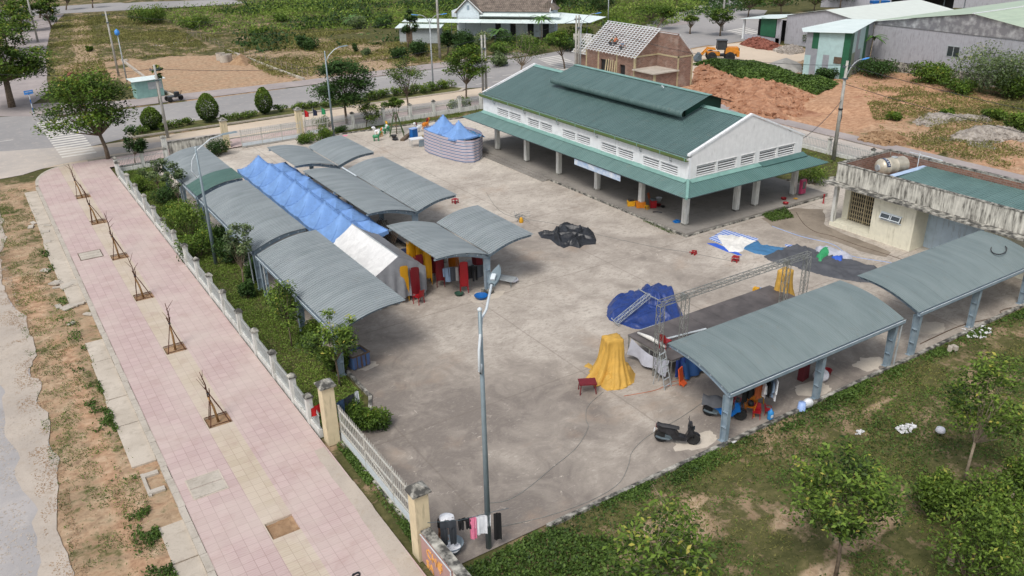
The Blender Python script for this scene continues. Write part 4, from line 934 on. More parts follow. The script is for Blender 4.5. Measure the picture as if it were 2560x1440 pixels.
m_ = MB(); m_.bb(XC-.2, XC+.2, MY0-.02, MY1+.02, MZ+.005, MZ+.035); hb(m_, 'ridge_cap', 'flash_green')
m_ = MB(); m_.bb(XC-1.75, XC-1.7, MY0+.6, MY1-.6, 5.9, 7.0); m_.bb(XC+1.7, XC+1.75, MY0+.6, MY1-.6, 5.9, 7.0)
for y in (MY0+.6, MY1-.65): m_.slab_xz([(XC-1.75, 6.0), (XC+1.75, 6.0), (XC+1.75, mz(XC+1.75)-.02), (XC, MZ-.03), (XC-1.75, mz(XC-1.75)-.02)], y, y+.05)
hb(m_, 'ridge_vent_wall', 'green_dark')
# lower eaves all round
EX, EY = 36.62, 36.62; ZA, ZB = 3.38, 2.78
efz = lambda x: ZB+(ZA-ZB)*(x-EX)/(X0-EX)
m_ = MB(); NR = int((65.1-EY)/.18*4)
def f(u, v):
    y = EY+v*(65.1-EY); lim = 0 
    xa = X0; 
    if y < Y0: xa = EX+(y-EY)/(Y0-EY)*(X0-EX)
    if y > Y1: xa = EX+(65.1-y)/(65.1-Y1)*(X0-EX)
    x = EX+u*(xa-EX); return (x, y, efz(x)+(.03 if ((y-EY)/.18) % 1 < .5 else 0))
m_.grid(f, 4, NR); hb(m_, 'lower_roof', 'green_eave')
m_ = MB(); NR = int((50.5-EX)/.18*4)
def f(u, v):
    x = EX+v*(50.5-EX); ya = Y0
    if x < X0: ya = EY+(x-EX)/(X0-EX)*(Y0-EY)
    if x > X1: ya = EY+(50.5-x)/(50.5-X1)*(Y0-EY)
    y = EY+u*(ya-EY); return (x, y, ZB+(ZA-ZB)*(y-EY)/(Y0-EY)+(.03 if ((x-EX)/.18) % 1 < .5 else 0))
m_.grid(f, 4, NR); hb(m_, 'lower_roof', 'green_eave_shaded')
m_ = MB(); m_.add([(X1, Y0, ZA), (50.5, EY, ZB), (50.5, 65.1, ZB), (X1, Y1, ZA)], [(0, 1, 2, 3)]); m_.add([(X0, Y1, ZA), (EX, 65.1, ZB), (50.5, 65.1, ZB), (X1, Y1, ZA)], [(0, 1, 2, 3)]); hb(m_, 'lower_roof', 'green_eave')
m_ = MB(); m_.tube([(X0-.02, Y0-.02, ZA+.05), (EX-.02, EY-.02, ZB+.04)], .13, 4); m_.box((X0-.16, (Y0+Y1)/2, ZA-.01), (.36, Y1-Y0, .02), 0, -.42); m_.box((41.4, Y0-.16, ZA-.01), (6.6, .36, .02), 0, 0, .42)
hb(m_, 'flashing', 'flash_green')
m_ = MB(); m_.box((46.9, Y0-.22, ZA-.0), (4.6, .5, .02), 0, 0, .42); hb(m_, 'flashing', 'green_eave_shaded')['label'] = 'paler flashing strip over the right half of the gable side'
m_ = MB(); m_.bb(EX+.1, EX+.16, EY+.1, 65, 2.70, 2.78); m_.bb(EX+.1, 50.4, EY+.1, EY+.16, 2.70, 2.78)
for y in np.arange(38.2, 64, 4.7): m_.box((37.4, y, 3.0), (1.5, .06, .06), 0, -.4)
hb(m_, 'eave_frame', 'steel_dark')
m_ = MB(); m_.bb(38.1, 48.9, 38.1, 38.3, 2.9, 3.3); hb(m_, 'beam', 'white_wall')
MAT['banner_blue'] = pm('banner_blue', srgb(150, 180, 214), .1, 2, .7, c2=srgb(214, 218, 222))
m_ = MB(); m_.box((36.75, 45.9, 2.46), (.03, 5.3, .42)); single(m_, 'banner', 'banner_blue', 'faded blue and white banner board hanging under the long eave of the market hall', 'banner')
single(MB().tube([at(1653, 218, 7.6), at(1655, 214, 7.75), at(1659, 219, 7.6)], .05, 5), 'roof_bracket', 'lamp_white', 'small white bracket standing on the raised ridge of the market hall', 'bracket')
# ================================================================ TOILET BLOCK WITH WATER TANK
A0, A1, B0, B1 = 46.4, 51.9, 12.0, 33.0
t = T('service_block', 'mould stained cream service block with parapet, folding metal door and roof tank', 'building', (A0, 22.5, 0))
def wb(mb_, nm, mt, parent=t): mb_.v = [(x-A0, y-22.5, z) for x, y, z in mb_.v]; return meshobj(nm, mb_.v, mb_.f, mt, parent)
m_ = MB(); m_.bb(A0, A1, B1-.15, B1, 3.1, 4.28); m_.bb(A0, A0+.15, B0, B1-.15, 3.1, 4.28); m_.bb(A1-.15, A1, B0, B1-.15, 3.1, 4.28); m_.bb(A0+.15, A1-.15, B0, B0+.15, 3.1, 4.28); wb(m_, 'parapet', 'mould_wall')
m_ = MB(); m_.bb(A0-.03, A0+.19, B0, B1+.03, 4.282, 4.33); m_.bb(A1-.19, A1+.03, B0, B1+.03, 4.282, 4.33); m_.bb(A0+.19, A1-.19, B1-.18, B1+.03, 4.282, 4.33); wb(m_, 'parapet_cap', 'mould_cap')
m_ = MB(); m_.bb(A0-.75, A1, B0, B1+.4, 3.0, 3.1); wb(m_, 'cornice', 'mould_cap')
m_ = MB(); m_.bb(A0+.16, A1-.16, 30.55, B1-.16, 3.12, 3.2); m_.bb(A0+.151, A0+.16, B0+.2, B1-.2, 3.2, 4.2); m_.bb(A1-.16, A1-.151, B0+.2, B1-.2, 3.2, 4.2); m_.bb(A0+.2, A1-.2, B1-.16, B1-.151, 3.2, 4.2); wb(m_, 'parapet_inside', 'brick')
m_ = MB()
m_.bb(A0, A0+.2, 27.1, 30.0, 0, 3.0); m_.bb(A0+.2, 48.0, 30.0-.2, 30.0, 0, 3.0); m_.bb(47.6, 47.8, 30.0, 30.2, .3, 3.0)
m_.bb(47.6, 47.8, 32.5, B1, .3, 3.0); m_.bb(47.6, 47.8, 30.2, 32.5, 2.75, 3.0); m_.bb(47.8, A1, B1-.2, B1, 0, 3.0); m_.bb(A1-.2, A1, B0, B1-.2, 0, 3.0)
m_.bb(A0+.2, 48.0, 27.1, 27.3, 0, 3.0); wb(m_, 'wall', 'cream_wall')
m_ = MB(); m_.bb(47.8, 48.0, 23.6, 27.1, 0, 3.0); wb(m_, 'wall', 'blue_wall')
m_ = MB(); m_.bb(47.78, 48.0, B0, 23.6, 0, 3.0); wb(m_, 'wall', 'cream_wall')
m_ = MB(); m_.bb(A0-.02, 47.6, 30.0, B1, 0, .3); wb(m_, 'porch_floor', 'cream_wall'); m_ = MB(); m_.bb(47.0, 47.8, 23, 27.1, 0, .06); wb(m_, 'step', 'kerb')
m_ = MB(); m_.box((A0+.12, B1-.12, 1.5), (.24, .24, 3.0)); wb(m_, 'column', 'pillar_white')
m_ = MB()
for k in range(15): yk = 30.25+k*.16; m_.bb(47.56, 47.6, yk, yk+.03, .32, 2.74)
for k in range(14):
    yk = 30.27+k*.16
    for zz in np.arange(.4, 2.65, .3): m_.tube([(47.57, yk, zz), (47.57, yk+.16, zz+.15)], .012, 3, cap=False); m_.tube([(47.57, yk+.16, zz), (47.57, yk, zz+.15)], .012, 3, cap=False)
m_.bb(47.54, 47.6, 31.33, 31.39, .32, 2.74); d_ = wb(m_, 'folding_door', 'cloth_tan')
m_ = MB(); m_.bb(47.7, 47.75, 30.2, 32.5, .3, 2.75); wb(m_, 'door_shade_panel', 'dark')  # near-black panel standing in for the shade behind the folding door
f = MB(); 
for a, b in ((27.95, 28.62), (28.66, 29.35)): f.box((A0-.10, (a+b)/2, 1.98), (.04, b-a, .05), 0, .5); f.box((A0-.22, (a+b)/2, 1.70), (.04, b-a, .05), 0, .5); f.box((A0-.16, a+.03, 1.84), (.03, .05, .40), 0, .45); f.box((A0-.16, b-.03, 1.84), (.03, .05, .40), 0, .45)
f.bb(A0-.03, A0, 27.92, 29.38, 1.98, 2.04); f.bb(A0-.03, A0, 27.92, 29.38, 1.5, 1.56)
f = wb(f, 'window', 'lamp_white'); g2 = MB(); g2.box((A0-.15, 28.3, 1.84), (.01, .6, .3), 0, .45); g2.box((A0-.15, 29.0, 1.84), (.01, .6, .3), 0, .45); g2.bb(A0-.012, A0-.002, 27.98, 29.32, 1.56, 1.98); wb(g2, 'pane', 'glass_dark', f)
m_ = wave_sheet(47.0, 51.6, lambda x: 3.62+.05*(x-47), B0+.3, 30.0, .17, .028, 3); wb(m_, 'roof', 'green_eave')
MAT['zinc_blue'] = pm('zinc_blue', srgb(176, 198, 224), .1, 3, .4)
m_ = MB(); m_.bb(46.6, 51.7, 29.95, 30.35, 3.80, 3.83); m_.bb(46.6, 51.7, 30.3, 30.35, 3.5, 3.8); wb(m_, 'roof_flashing', 'zinc_blue')
m_ = MB(); m_.tube([(51.6, 31.4, 4.5), (51.3, 28.9, 4.55)], .03, 5); m_.tube([(51.3, 30.5, 3.3), (51.3, 30.5, 4.7)], .03, 5); wb(m_, 'pipe', 'lamp_white')
tk = T('water_tank', 'horizontal steel water tank with blue lettered band on the stained service block roof', 'water tank', (49.7, 31.3, 3.2), rad(-14))
MAT['tank_steel'] = pm('tank_steel', srgb(186, 176, 156), .1, 3, .35, .3, c2=srgb(204, 196, 178))
m_ = MB(); m_.lathe([(0, -1.15), (.2, -1.14), (.24, -1.12), (.38, -1.08), (.50, -.98), (.56, -.88), (.56, -.5), (.575, -.48), (.56, -.46), (.56, .1), (.575, .12), (.56, .14), (.56, .88), (.5, .98), (.3, 1.1), (0, 1.14)], 28, (0, 0, .72), 'x'); m_.build('body', 'tank_steel', tk, True)
m_ = MB(); m_.lathe([(.16, -1.20), (.2, -1.2), (.22, -1.12)], 18, (0, 0, .72), 'x'); m_.build('end_ring', 'galv', tk)
MAT['tank_navy'] = pm('tank_navy', srgb(38, 52, 84), .1, 3, .4)
m_ = MB(); m_.grid(lambda u, v: (-.87+.27*v, -.572*cos(pi*(.08+.72*u)), .72+.572*sin(pi*(.08+.72*u))), 24, 1); m_.build('label_band', 'tank_navy', tk)
for ch, dg_ in zip('NAM', (74, 52, 30)):
    a = rad(dg_); n3 = Vector((0, -cos(a), sin(a))); t3 = Vector((0, -sin(a), -cos(a))); u3 = Vector((1, 0, 0)); o = text_mesh(ch, .24, 'lamp_white', tk, (-.735, -.58*cos(a), .72+.58*sin(a)), (0, 0, 0), 'letter', ext=.004)
    o.rotation_euler = Matrix(((t3.x, u3.x, n3.x), (t3.y, u3.y, n3.y), (t3.z, u3.z, n3.z))).to_euler()
m_ = MB(); m_.bb(-.6, -.5, -.45, .45, 0, .25); m_.bb(.5, .6, -.45, .45, 0, .25); m_.build('stand', 'rust_frame', tk)
m_ = MB(); m_.lathe([(.2, 0), (.2, .06), (0, .09)], 14, (.1, 0, 1.27)); m_.build('lid', 'galv', tk)
# ================================================================ BRICK HOUSE UNDER CONSTRUCTION
t = T('brick_house', 'unfinished red brick house with open white roof battens', 'house', (69.7, 76.2, 0))
def kb(mb_, nm, mt, parent=t): mb_.v = [(x-69.7, y-76.2, z) for x, y, z in mb_.v]; return meshobj(nm, mb_.v, mb_.f, mt, parent)
WX, NY = 66.3, 85.3; EZ = 3.55; RZ = 6.35
m_ = MB()
# west wall with door and window openings
ops = [(81.0, 82.6, 0, 2.5), (77.9, 78.9, 1.0, 2.3)]
cuts = sorted([76.2]+[v for o in ops for v in o[:2]]+[NY])
for a, b in zip(cuts[:-1], cuts[1:]):
    op = [o for o in ops if abs(o[0]-a) < .01]
    if op: m_.bb(WX, WX+.2, a, b, op[0][3], EZ); m_.bb(WX, WX+.2, a, b, 0, op[0][2]) if op[0][2] > 0 else None
    else: m_.bb(WX, WX+.2, a, b, 0, EZ)
m_.slab_xz([(WX+.2, 0), (69.7, 0), (69.7, RZ-.15), (WX+.2, EZ+.1)], 76.2, 76.4)
m_.slab_xz([(WX+.2, 0), (69.7, 0), (69.7, RZ-.15), (WX+.2, EZ+.1)], NY-.2, NY)
m_.bb(69.7, 69.9, 72.9, NY, 0, RZ-.25)
m_.slab_xz([(69.7, 0), (72.0, 0), (72.0, 3.7), (69.7, 6.0)], 72.7, 72.9); m_.slab_xz([(69.9, 0), (72.0, 0), (72.0, 3.7), (69.9, 5.9)], NY-.2, NY); m_.bb(71.8, 72.0, 72.9, NY-.2, 0, 3.7)
m_.bb(66.3, 66.5, 72.7, 76.2, 0, 2.0); m_.bb(66.5, 69.7, 72.7, 72.9, 0, 2.0); m_.bb(WX+.5, 69.5, 85.3, 88.0, 0, 2.6)
kb(m_, 'wall', 'brick')
m_ = MB(); m_.bb(65.9, 69.8, 72.4, 76.2, 2.0, 2.14); m_.bb(WX+.1, 69.7, 85.3, 88.4, 2.6, 2.75); kb(m_, 'terrace_slab', 'kerb')
for x, y, h in ((WX, 76.2, EZ), (WX, 79.4, EZ), (WX, 82.9, EZ), (WX, NY, EZ), (69.75, 72.7, 3.6), (71.95, 72.7, 3.6), (66.3, 72.7, 2.0), (71.95, NY, 3.7)): m_ = MB(); m_.bb(x-.04, x+.18, y-.04, y+.18, 0, h+.02); kb(m_, 'concrete_post', 'concrete_frame')
for b_ in ((69.68, 72.04, 72.66, 72.7, 3.45, 3.62), (WX+.1, 69.7, 76.14, 76.2, 3.4, 3.56), (69.66, 69.7, 72.7, 76.2, 3.45, 3.62)): m_ = MB(); m_.bb(*b_); kb(m_, 'concrete_beam', 'concrete_frame')
m_ = MB(); m_.bb(WX+.21, WX+.24, 80.9, 82.7, 0, 2.5); m_.bb(WX+.21, WX+.24, 77.8, 79.0, 1.0, 2.4); kb(m_, 'shade_panel', 'dark')  # dark panels paint the unlit interior behind the door and window holes
m_ = MB(); u = Vector((69.7-WX+.35, 0, RZ-EZ)).normalized(); nr = 17
for k in range(nr): y = 75.9+k*(NY+.1-75.9)/(nr-1); m_.tube([(WX-.35, y, EZ-.2), (69.7, y, RZ)], .055, 4)
for k in range(16): f_ = k/15; x = WX-.3+f_*(69.7-WX+.3); z = EZ-.1+f_*(RZ-EZ+.1); m_.tube([(x, 75.75, z+.04), (x, NY+.3, z+.04)], .055, 4)
for k in range(6): y = 85.5+k*.55; m_.tube([(WX-.1, y, 2.6), (WX+2.2, y, 4.6)], .04, 4)
for k in range(8): f_ = k/7; m_.tube([(WX-.1+f_*2.3, 85.4, 2.65+2*f_), (WX-.1+f_*2.3, 88.4, 2.65+2*f_)], .04, 4)
m_.bb(69.66, 69.86, 72.9, 76.1, 6.0, 6.06); m_.tube([(69.9, 72.7, 6.0), (72.1, 72.7, 3.75)], .05, 4)
for k in range(8): m_.tube([(69.8, 73+k*.5, 6.02), (70.3, 73+k*.5, 5.5)], .02, 4)
MAT['batten_white'] = pm('batten_white', srgb(214, 216, 216), .08, 4, .5); kb(m_, 'roof_battens', 'batten_white')
for i in range(5):
    single(MB().tube([(WX-.75+.1*i, 80.9-.33*i, 0), (WX-.08, 81.3-.42*i, 2.6+.1*(i % 2))], .07, 4), 'timber_plank', 'cloth_tan', 'pale plank leaning by the brick house doorway, number %s from the left' % ('one', 'two', 'three', 'four', 'five')[i], 'plank', group='planks leaning on the brick house')
# loader
t = T('backhoe_loader', 'orange wheeled loader with black cab parked behind the green creepers', 'loader', tuple(at(1800, 152)), rad(-38)); t.scale = (1.05, 1.05, 1.05)
def wheel(par, x, y, r, w_, hub='loader_yellow', nm='wheel'):
    m_ = MB(); m_.lathe([(r*.62, -w_/2), (r*.95, -w_/2), (r, -w_*.3), (r, w_*.3), (r*.95, w_/2), (r*.62, w_/2)], 18, (x, y, r), 'y'); o = m_.build(nm, 'tyre', par, True)
    m_ = MB(); m_.lathe([(0, -w_*.4), (r*.3, -w_*.42), (r*.62, -w_*.3), (r*.62, w_*.3), (r*.3, w_*.42), (0, w_*.4)], 14, (x, y, r), 'y'); m_.build('rim', hub, o)
for x, y, r in ((-1.2, -.9, .62), (-1.2, .9, .62), (1.1, -.9, .62), (1.1, .9, .62)): wheel(t, x, y, r, .42)
m_ = MB(); m_.box((1.35, 0, 1.35), (1.7, 1.3, .75), taper=.92); m_.box((2.1, 0, .95), (.35, 1.7, .7)); m_.box((-.9, 0, .95), (1.5, 1.0, .4)); m_.build('body', 'loader_yellow', t)
m_ = MB(); m_.box((2.24, 0, 1.3), (.08, 1.0, .6)); m_.box((.1, 0, .75), (2.4, .8, .3)); m_.build('chassis', 'black_plastic', t)
m_ = MB(); m_.box((.05, 0, 2.0), (1.15, 1.15, 1.1), taper=.92); cab = m_.build('cab', 'glass_dark', t)
m_ = MB()
for sx in (-.56, .62):
    for sy in (-.56, .56): m_.tube([(sx+.02, sy, 1.45), (sx*.93+.02, sy*.93, 2.56)], .05, 4)
m_.box((.05, 0, 2.6), (1.3, 1.3, .1)); m_.build('cab_frame', 'black_plastic', cab)
m_ = MB()
for sy in (-.45, .45): m_.tube([(-.7, sy, 1.5), (-1.7, sy, 1.6), (-2.6, sy, .6)], .1, 5); m_.tube([(-1.0, sy*.8, 1.0), (-2.2, sy*.8, 1.2)], .06, 5)
m_.build('boom', 'loader_yellow', t); m_ = MB(); m_.slab_xz([(-2.5, .15), (-3.3, .15), (-3.4, .25), (-2.8, .95), (-2.5, .9)], -1.1, 1.1); m_.build('bucket', 'steel_dark', t)
# ================================================================ TILED HOUSE FAR
P0 = at(1002+53, 55, 3.0); P1 = at(1384, 58.6, 3.0); U = Vector((P1[0]-P0[0], P1[1]-P0[1], 0)); ang = math.atan2(U.y, U.x); L = U.length
t = T('tiled_house', 'pale blue house with grey tiled roof and white sheet verandah behind the roadside trees', 'house', (P0[0], P0[1], 0), ang)
MAT['house_blue'] = streaky('house_blue', (.55, .62, .66, 1), (.3, .3, .3, 1), .2); MAT['white_sheet'] = corrug('white_sheet', srgb(206, 220, 216), srgb(226, 236, 232), 'x', rough=.5, metal=.1)
m_ = MB(); m_.bb(4, L-1, 6.0, 9, 0, 4.4); m_.bb(4, L-1, 3.3, 6.0, 3.4, 4.4); m_.bb(5.2, 8.8, 2.6, 3.2, 3.2, 4.4); m_.slab_xz([(5.0, 4.4), (9.0, 4.4), (7.0, 6.1)], 2.6, 6.2); m_.build('wall', 'house_blue', t)
m_ = MB(); m_.slab_yz([(3.0, 4.35), (6.2, 6.9), (9.4, 4.35), (9.3, 4.25), (6.2, 6.75), (3.1, 4.25)], 7.2, L-1.2); m_.build('roof', 'roof_tile', t)
m_ = MB(); m_.slab_xz([(4.7, 4.2), (7.0, 6.3), (9.3, 4.2), (9.1, 4.1), (7.0, 6.12), (4.9, 4.1)], 2.3, 6.2); m_.build('roof', 'roof_tile', t)
m_ = MB(); m_.slab_xz([(L-3.2, 4.6), (L-1.6, 5.9), (L, 4.6)], 3.6, 6); m_.build('roof', 'roof_tile', t)
m_ = MB(); m_.slab_xz([(4.5, 4.15), (7.0, 6.42), (9.5, 4.15), (9.35, 4.1), (7.0, 6.28), (4.65, 4.1)], 2.2, 2.3); m_.box((L-1.15, 4.6, 5.65), (.1, 4.2, .12), 0, 0, .68); m_.build('roof_trim', 'batten_white', t)
m_ = MB(); m_.add([(-3.5, 0, 2.95), (L, 0, 2.95), (L, 2.2, 3.25), (-3.5, 2.2, 3.25)], [(0, 1, 2, 3)]); m_.add([(9, 1.9, 3.75), (L+.5, 1.9, 3.75), (L+.5, 3.3, 4.1), (9, 3.3, 4.1)], [(0, 1, 2, 3)])
m_.add([(L-1, 0, 2.95), (L+5.5, 1.2, 3.0), (L+7.5, 5.5, 3.4), (L-1, 7, 3.9)], [(0, 1, 2, 3)]); m_.build('verandah_roof', 'white_sheet', t)
m_ = MB(); 
for x in np.arange(0, L+1, 2.4): m_.tube([(x, .3, 0), (x, .3, 3)], .05, 5)
for x, y in ((L+5, 1.4), (L+7, 5.2)): m_.tube([(x, y, 0), (x, y, 3)], .05, 5)
m_.build('verandah_post', 'steel_dark', t); m_ = MB(); m_.bb(6.8, 7.2, 2.55, 2.6, 4.6, 5.3); m_.build('gable_vent', 'steel_blue', t)
for x in (10.5, 13, 16, 18.5): m_ = MB(); m_.bb(x, x+1.0, 5.94, 6.0, 0, 2.2); m_.build('door', 'dark', t)
m_ = MB(); m_.bb(L+3.2, L+6, -.6, -.4, 0, 1.6); m_.build('gate_pier', 'mould_wall', t)
ps = at(1000, 108); t = T('tin_shed', 'small grey tin shed with white sheet roof left of the tiled house', 'shed', ps, ang+.1)
m_ = MB(); m_.bb(0, 6.5, 0, 2.4, 0, 2.4); m_.build('wall', 'galv', t); m_ = MB(); m_.box((3.2, 1.0, 2.55), (7.4, 3.4, .06), 0, 0, .08); m_.build('roof', 'white_sheet', t); m_ = MB(); m_.bb(1.1, 2.1, -.03, 0, 0, 2.0); m_.build('door', 'rust_frame', t)
# ================================================================ WAREHOUSES
t = T('warehouse', 'large grey cement walled warehouse with low pale green gable roof', 'warehouse', (98.3, 55, 0))
W0, W1, WY0, WY1 = 98.3, 150, 42.4, 67.6; ZE2, ZR2 = 5.6, 7.6; YM = 55.0; ZS = ZR2-(ZR2-ZE2)*(YM-WY0)/(WY1-YM)*1.0
def vb(mb_, nm, mt, parent=None): mb_.v = [(x-98.3, y-55, z) for x, y, z in mb_.v]; return meshobj(nm, mb_.v, mb_.f, mt, parent or t)
m_ = MB(); m_.bb(W0, W0+.2, WY0, WY1, 1.2, 5.35); m_.bb(W0+.2, W1, WY1-.2, WY1, 0, 5.4); vb(m_, 'wall', 'concrete_raw')
m_ = MB(); m_.bb(W0-.12, W0+.2, WY0, WY1, 0, 1.2); vb(m_, 'plinth', 'mould_cap'); 
MAT['foil'] = pm('foil', srgb(168, 168, 174), .25, 1.2, .35, .5, c2=srgb(226, 228, 230), thr=(.45, .75))
m_ = MB(); m_.slab_yz([(WY0, 5.35), (WY1, 5.35), (WY1, ZE2+.05), (YM, ZR2), (WY0, ZS)], W0-.1, W0+.1); vb(m_, 'gable_cladding', 'foil')
MAT['pale_green_roof'] = corrug('pale_green_roof', srgb(160, 178, 156), srgb(184, 198, 174), 'y', rough=.55, metal=.1, panel=6)
m_ = MB(); m_.add([(W0-.4, YM, ZR2+.06), (W1, YM, ZR2+.06), (W1, WY1+.5, ZE2+.06), (W0-.4, WY1+.5, ZE2+.06)], [(0, 1, 2, 3)]); m_.add([(W0-.4, WY0, ZS+.06), (W1, WY0, ZS+.06), (W1, YM, ZR2+.06), (W0-.4, YM, ZR2+.06)], [(0, 1, 2, 3)]); vb(m_, 'roof', 'pale_green_roof')
m_ = MB(); m_.bb(W0-.4, W1, YM-.15, YM+.15, ZR2+.05, ZR2+.12); vb(m_, 'ridge_cap', 'batten_white')
f = MB(); f.bb(W0-.04, W0, 55.9, 57.5, 2.6, 3.9); f = vb(f, 'window', 'galv'); g2 = MB(); g2.bb(W0-.06, W0-.045, 56.0, 56.65, 2.7, 3.8); g2.bb(W0-.06, W0-.045, 56.75, 57.4, 2.7, 3.8); vb(g2, 'pane', 'glass_dark', f)
hutB = Vector((88.4, 63.6, 0)); hutA = Vector((86.8, 68.6, 0)); hutC = Vector((98.3, 67.7, 0))
t = T('tin_hut', 'patchwork corrugated hut in green, pale blue and grey sheets beside the warehouse', 'shed', (88.4, 63.6, 0))
m_ = MB(); rr = random.Random(5)
for a, b, n_ in ((hutA, hutB, 9), (hutB, hutC, 11)):
    pass
def panelwall(a, b, z0, z1a, z1b, cols, split, nm0):
    n_ = len(cols)
    for k, c in enumerate(cols):
        f0, f1 = k/n_, (k+1)/n_; p = a.lerp(b, f0)-hutB; q = a.lerp(b, f1)-hutB; za = z1a+(z1b-z1a)*f0; zb = z1a+(z1b-z1a)*f1; d = (q-p).normalized(); nrm = Vector((d.y, -d.x, 0))*(.03+.015*(k % 2))
        zs = [0]+([split[k]] if split[k] else [])+[None]
        cc = c if isinstance(c, tuple) else (c,)
        for j in range(len(zs)-1):
            lo = zs[j]; hiA = za if zs[j+1] is None else zs[j+1]; hiB = zb if zs[j+1] is None else zs[j+1]
            m_ = MB(); V = [(p.x, p.y, lo), (q.x, q.y, lo), (q.x, q.y, hiB), (p.x, p.y, hiA)]; m_.add([(x+nrm.x, y+nrm.y, z) for x, y, z in V]+[(x-nrm.x*.3, y-nrm.y*.3, z) for x, y, z in V], [(0, 1, 2, 3), (7, 6, 5, 4), (0, 4, 5, 1), (1, 5, 6, 2), (2, 6, 7, 3), (3, 7, 4, 0)])
            m_.build('wall_sheet', cc[min(j, len(cc)-1)], t)
MAT['sheet_pale'] = pm('sheet_pale', srgb(166, 192, 192), .08, 2, .55); MAT['sheet_grey'] = pm('sheet_grey', srgb(152, 154, 160), .1, 2, .5, .2); MAT['sheet_green'] = pm('sheet_green', srgb(38, 92, 66), .12, 2, .55); MAT['sheet_olive'] = pm('sheet_olive', srgb(128, 138, 122), .1, 2, .55)
panelwall(hutA, hutB, 0, 5.3, 5.55, [('sheet_pale', 'sheet_grey'), ('sheet_grey', 'sheet_green'), ('sheet_pale', 'sheet_pale'), ('sheet_grey', 'sheet_pale'), ('sheet_pale', 'sheet_pale'), ('sheet_pale',), ('sheet_green',)], [2.6, 3.4, 3.0, 2.8, 1.8, None, None], '')
panelwall(hutB, hutC, 0, 5.55, 5.75, [('sheet_green',), ('sheet_olive', 'sheet_pale'), ('sheet_grey', 'sheet_grey'), ('sheet_grey', 'sheet_pale'), ('sheet_pale',), ('sheet_green',), ('sheet_grey',), ('sheet_grey',)], [None, 3, 3.2, 3.1, None, None, None, None], '')
m_ = MB(); m_.add([(hutA.x-hutB.x-.6, 5.2, 5.3), (-.5, -.5, 5.58), (10.2, 3.9, 5.85), (10.2, 8.5, 5.5), (1.0, 8.0, 5.2)], [(0, 1, 2, 3, 4)]); m_.build('roof', 'white_sheet', t)
m_ = MB(); m_.box((-.45, 1.1, 2.3), (.08, .9, .75), .3); m_.build('window_opening', 'rust_frame', t)
t = T('white_roof_store', 'grey rendered store with bright white gable roof left of the big warehouse', 'warehouse', (105.5, 80, 0))
def ub(mb_, nm, mt): mb_.v = [(x-105.5, y-80, z) for x, y, z in mb_.v]; return meshobj(nm, mb_.v, mb_.f, mt, t)
m_ = MB(); m_.slab_yz([(73.5, 0), (87.4, 0), (87.4, 4.1), (80.5, 5.3), (73.5, 4.1)], 105.5, 105.7); m_.bb(105.7, 125, 87.2, 87.4, 0, 4.1); ub(m_, 'wall', 'concrete_raw')
MAT['white_roof'] = pm('white_roof', srgb(206, 212, 204), .04, 1, .5)
m_ = MB(); m_.add([(105.2, 80.5, 5.4), (127, 80.5, 5.4), (127, 87.8, 4.12), (105.2, 87.8, 4.12)], [(0, 1, 2, 3)]); m_.add([(105.2, 73, 4.1), (127, 73, 4.1), (127, 80.5, 5.4), (105.2, 80.5, 5.4)], [(0, 1, 2, 3)]); ub(m_, 'roof', 'white_roof')
t = T('lean_to_shed', 'open lean-to with green corrugated screen and white post beside the grey store', 'shed', (104.5, 91, 0))
m_ = MB(); m_.add([(-.8, -3.6, 3.75), (6, -3.6, 3.9), (6, 4.2, 3.1), (-.8, 4.2, 3.0)], [(0, 1, 2, 3)]); m_.build('roof', 'white_sheet', t)
m_ = MB(); m_.bb(-.1, .05, -3.5, 3.6, 0, .8); m_.build('low_wall', 'concrete_raw', t); m_ = wave_sheet(0, .02, lambda x: 0, -2.7, .1, .25, 0, 1); 
m_ = MB(); m_.bb(-.2, -.12, -2.7, .2, .9, 3.5); m_.build('screen', 'sheet_green', t); m_ = MB(); m_.bb(-.2, .1, 3.5, 3.8, 0, 2.9); m_.build('post', 'batten_white', t)
m_ = MB(); m_.bb(-.1, .1, -3.6, -2.75, 0, 3.6); m_.build('wall', 'concrete_raw', t); m_ = MB(); m_.bb(3, 3.1, -3, 3.5, 0, 3.0); m_.build('back_wall', 'dark', t)
# top right: open shelter, tank, blue roof, far wall
p = at(2250, 42); t = T('open_shed', 'dark open shed with pale roof edge above the warehouses', 'shed', p, rad(-40))
m_ = MB(); m_.box((5, 2, 3.2), (12, 6, .1)); m_.build('roof', 'white_sheet', t); m_ = MB(); m_.bb(-.5, 10.5, 4.8, 5, 0, 3.1); m_.build('wall', 'dark', t); m_ = MB()
for x in (0, 3.5, 7, 10.5): m_.tube([(x, -.5, 0), (x, -.5, 3.2)], .08, 5)
m_.build('post', 'steel_dark', t)
p = at(2268, 30); t = T('water_tank', 'white horizontal water tank in front of the dark open shed', 'water tank', (p[0], p[1], 0), rad(-30)); MB().lathe([(0, -1.6), (.7, -1.45), (.9, -1.1), (.9, 1.1), (.7, 1.45), (0, 1.6)], 18, (0, 0, 1.5), 'x').build('body', 'white_plastic', t, True); m_ = MB(); m_.bb(-1.1, -.9, -.7, .7, 0, .9); m_.bb(.9, 1.1, -.7, .7, 0, .9); m_.build('stand', 'rust_frame', t)
p = at(2460, 20); t = T('concrete_wall', 'long grey block wall with blue sheeting behind the big warehouse', 'wall', (p[0], p[1], 0), rad(-45)); m_ = MB(); m_.bb(-30, 40, 0, .3, 0, 6.0); m_.build('wall', 'concrete_raw', t); m_ = MB(); m_.bb(-6, 40, -.3, 0, 4.2, 7.0); m_.build('blue_sheet', 'mat_teal', t)
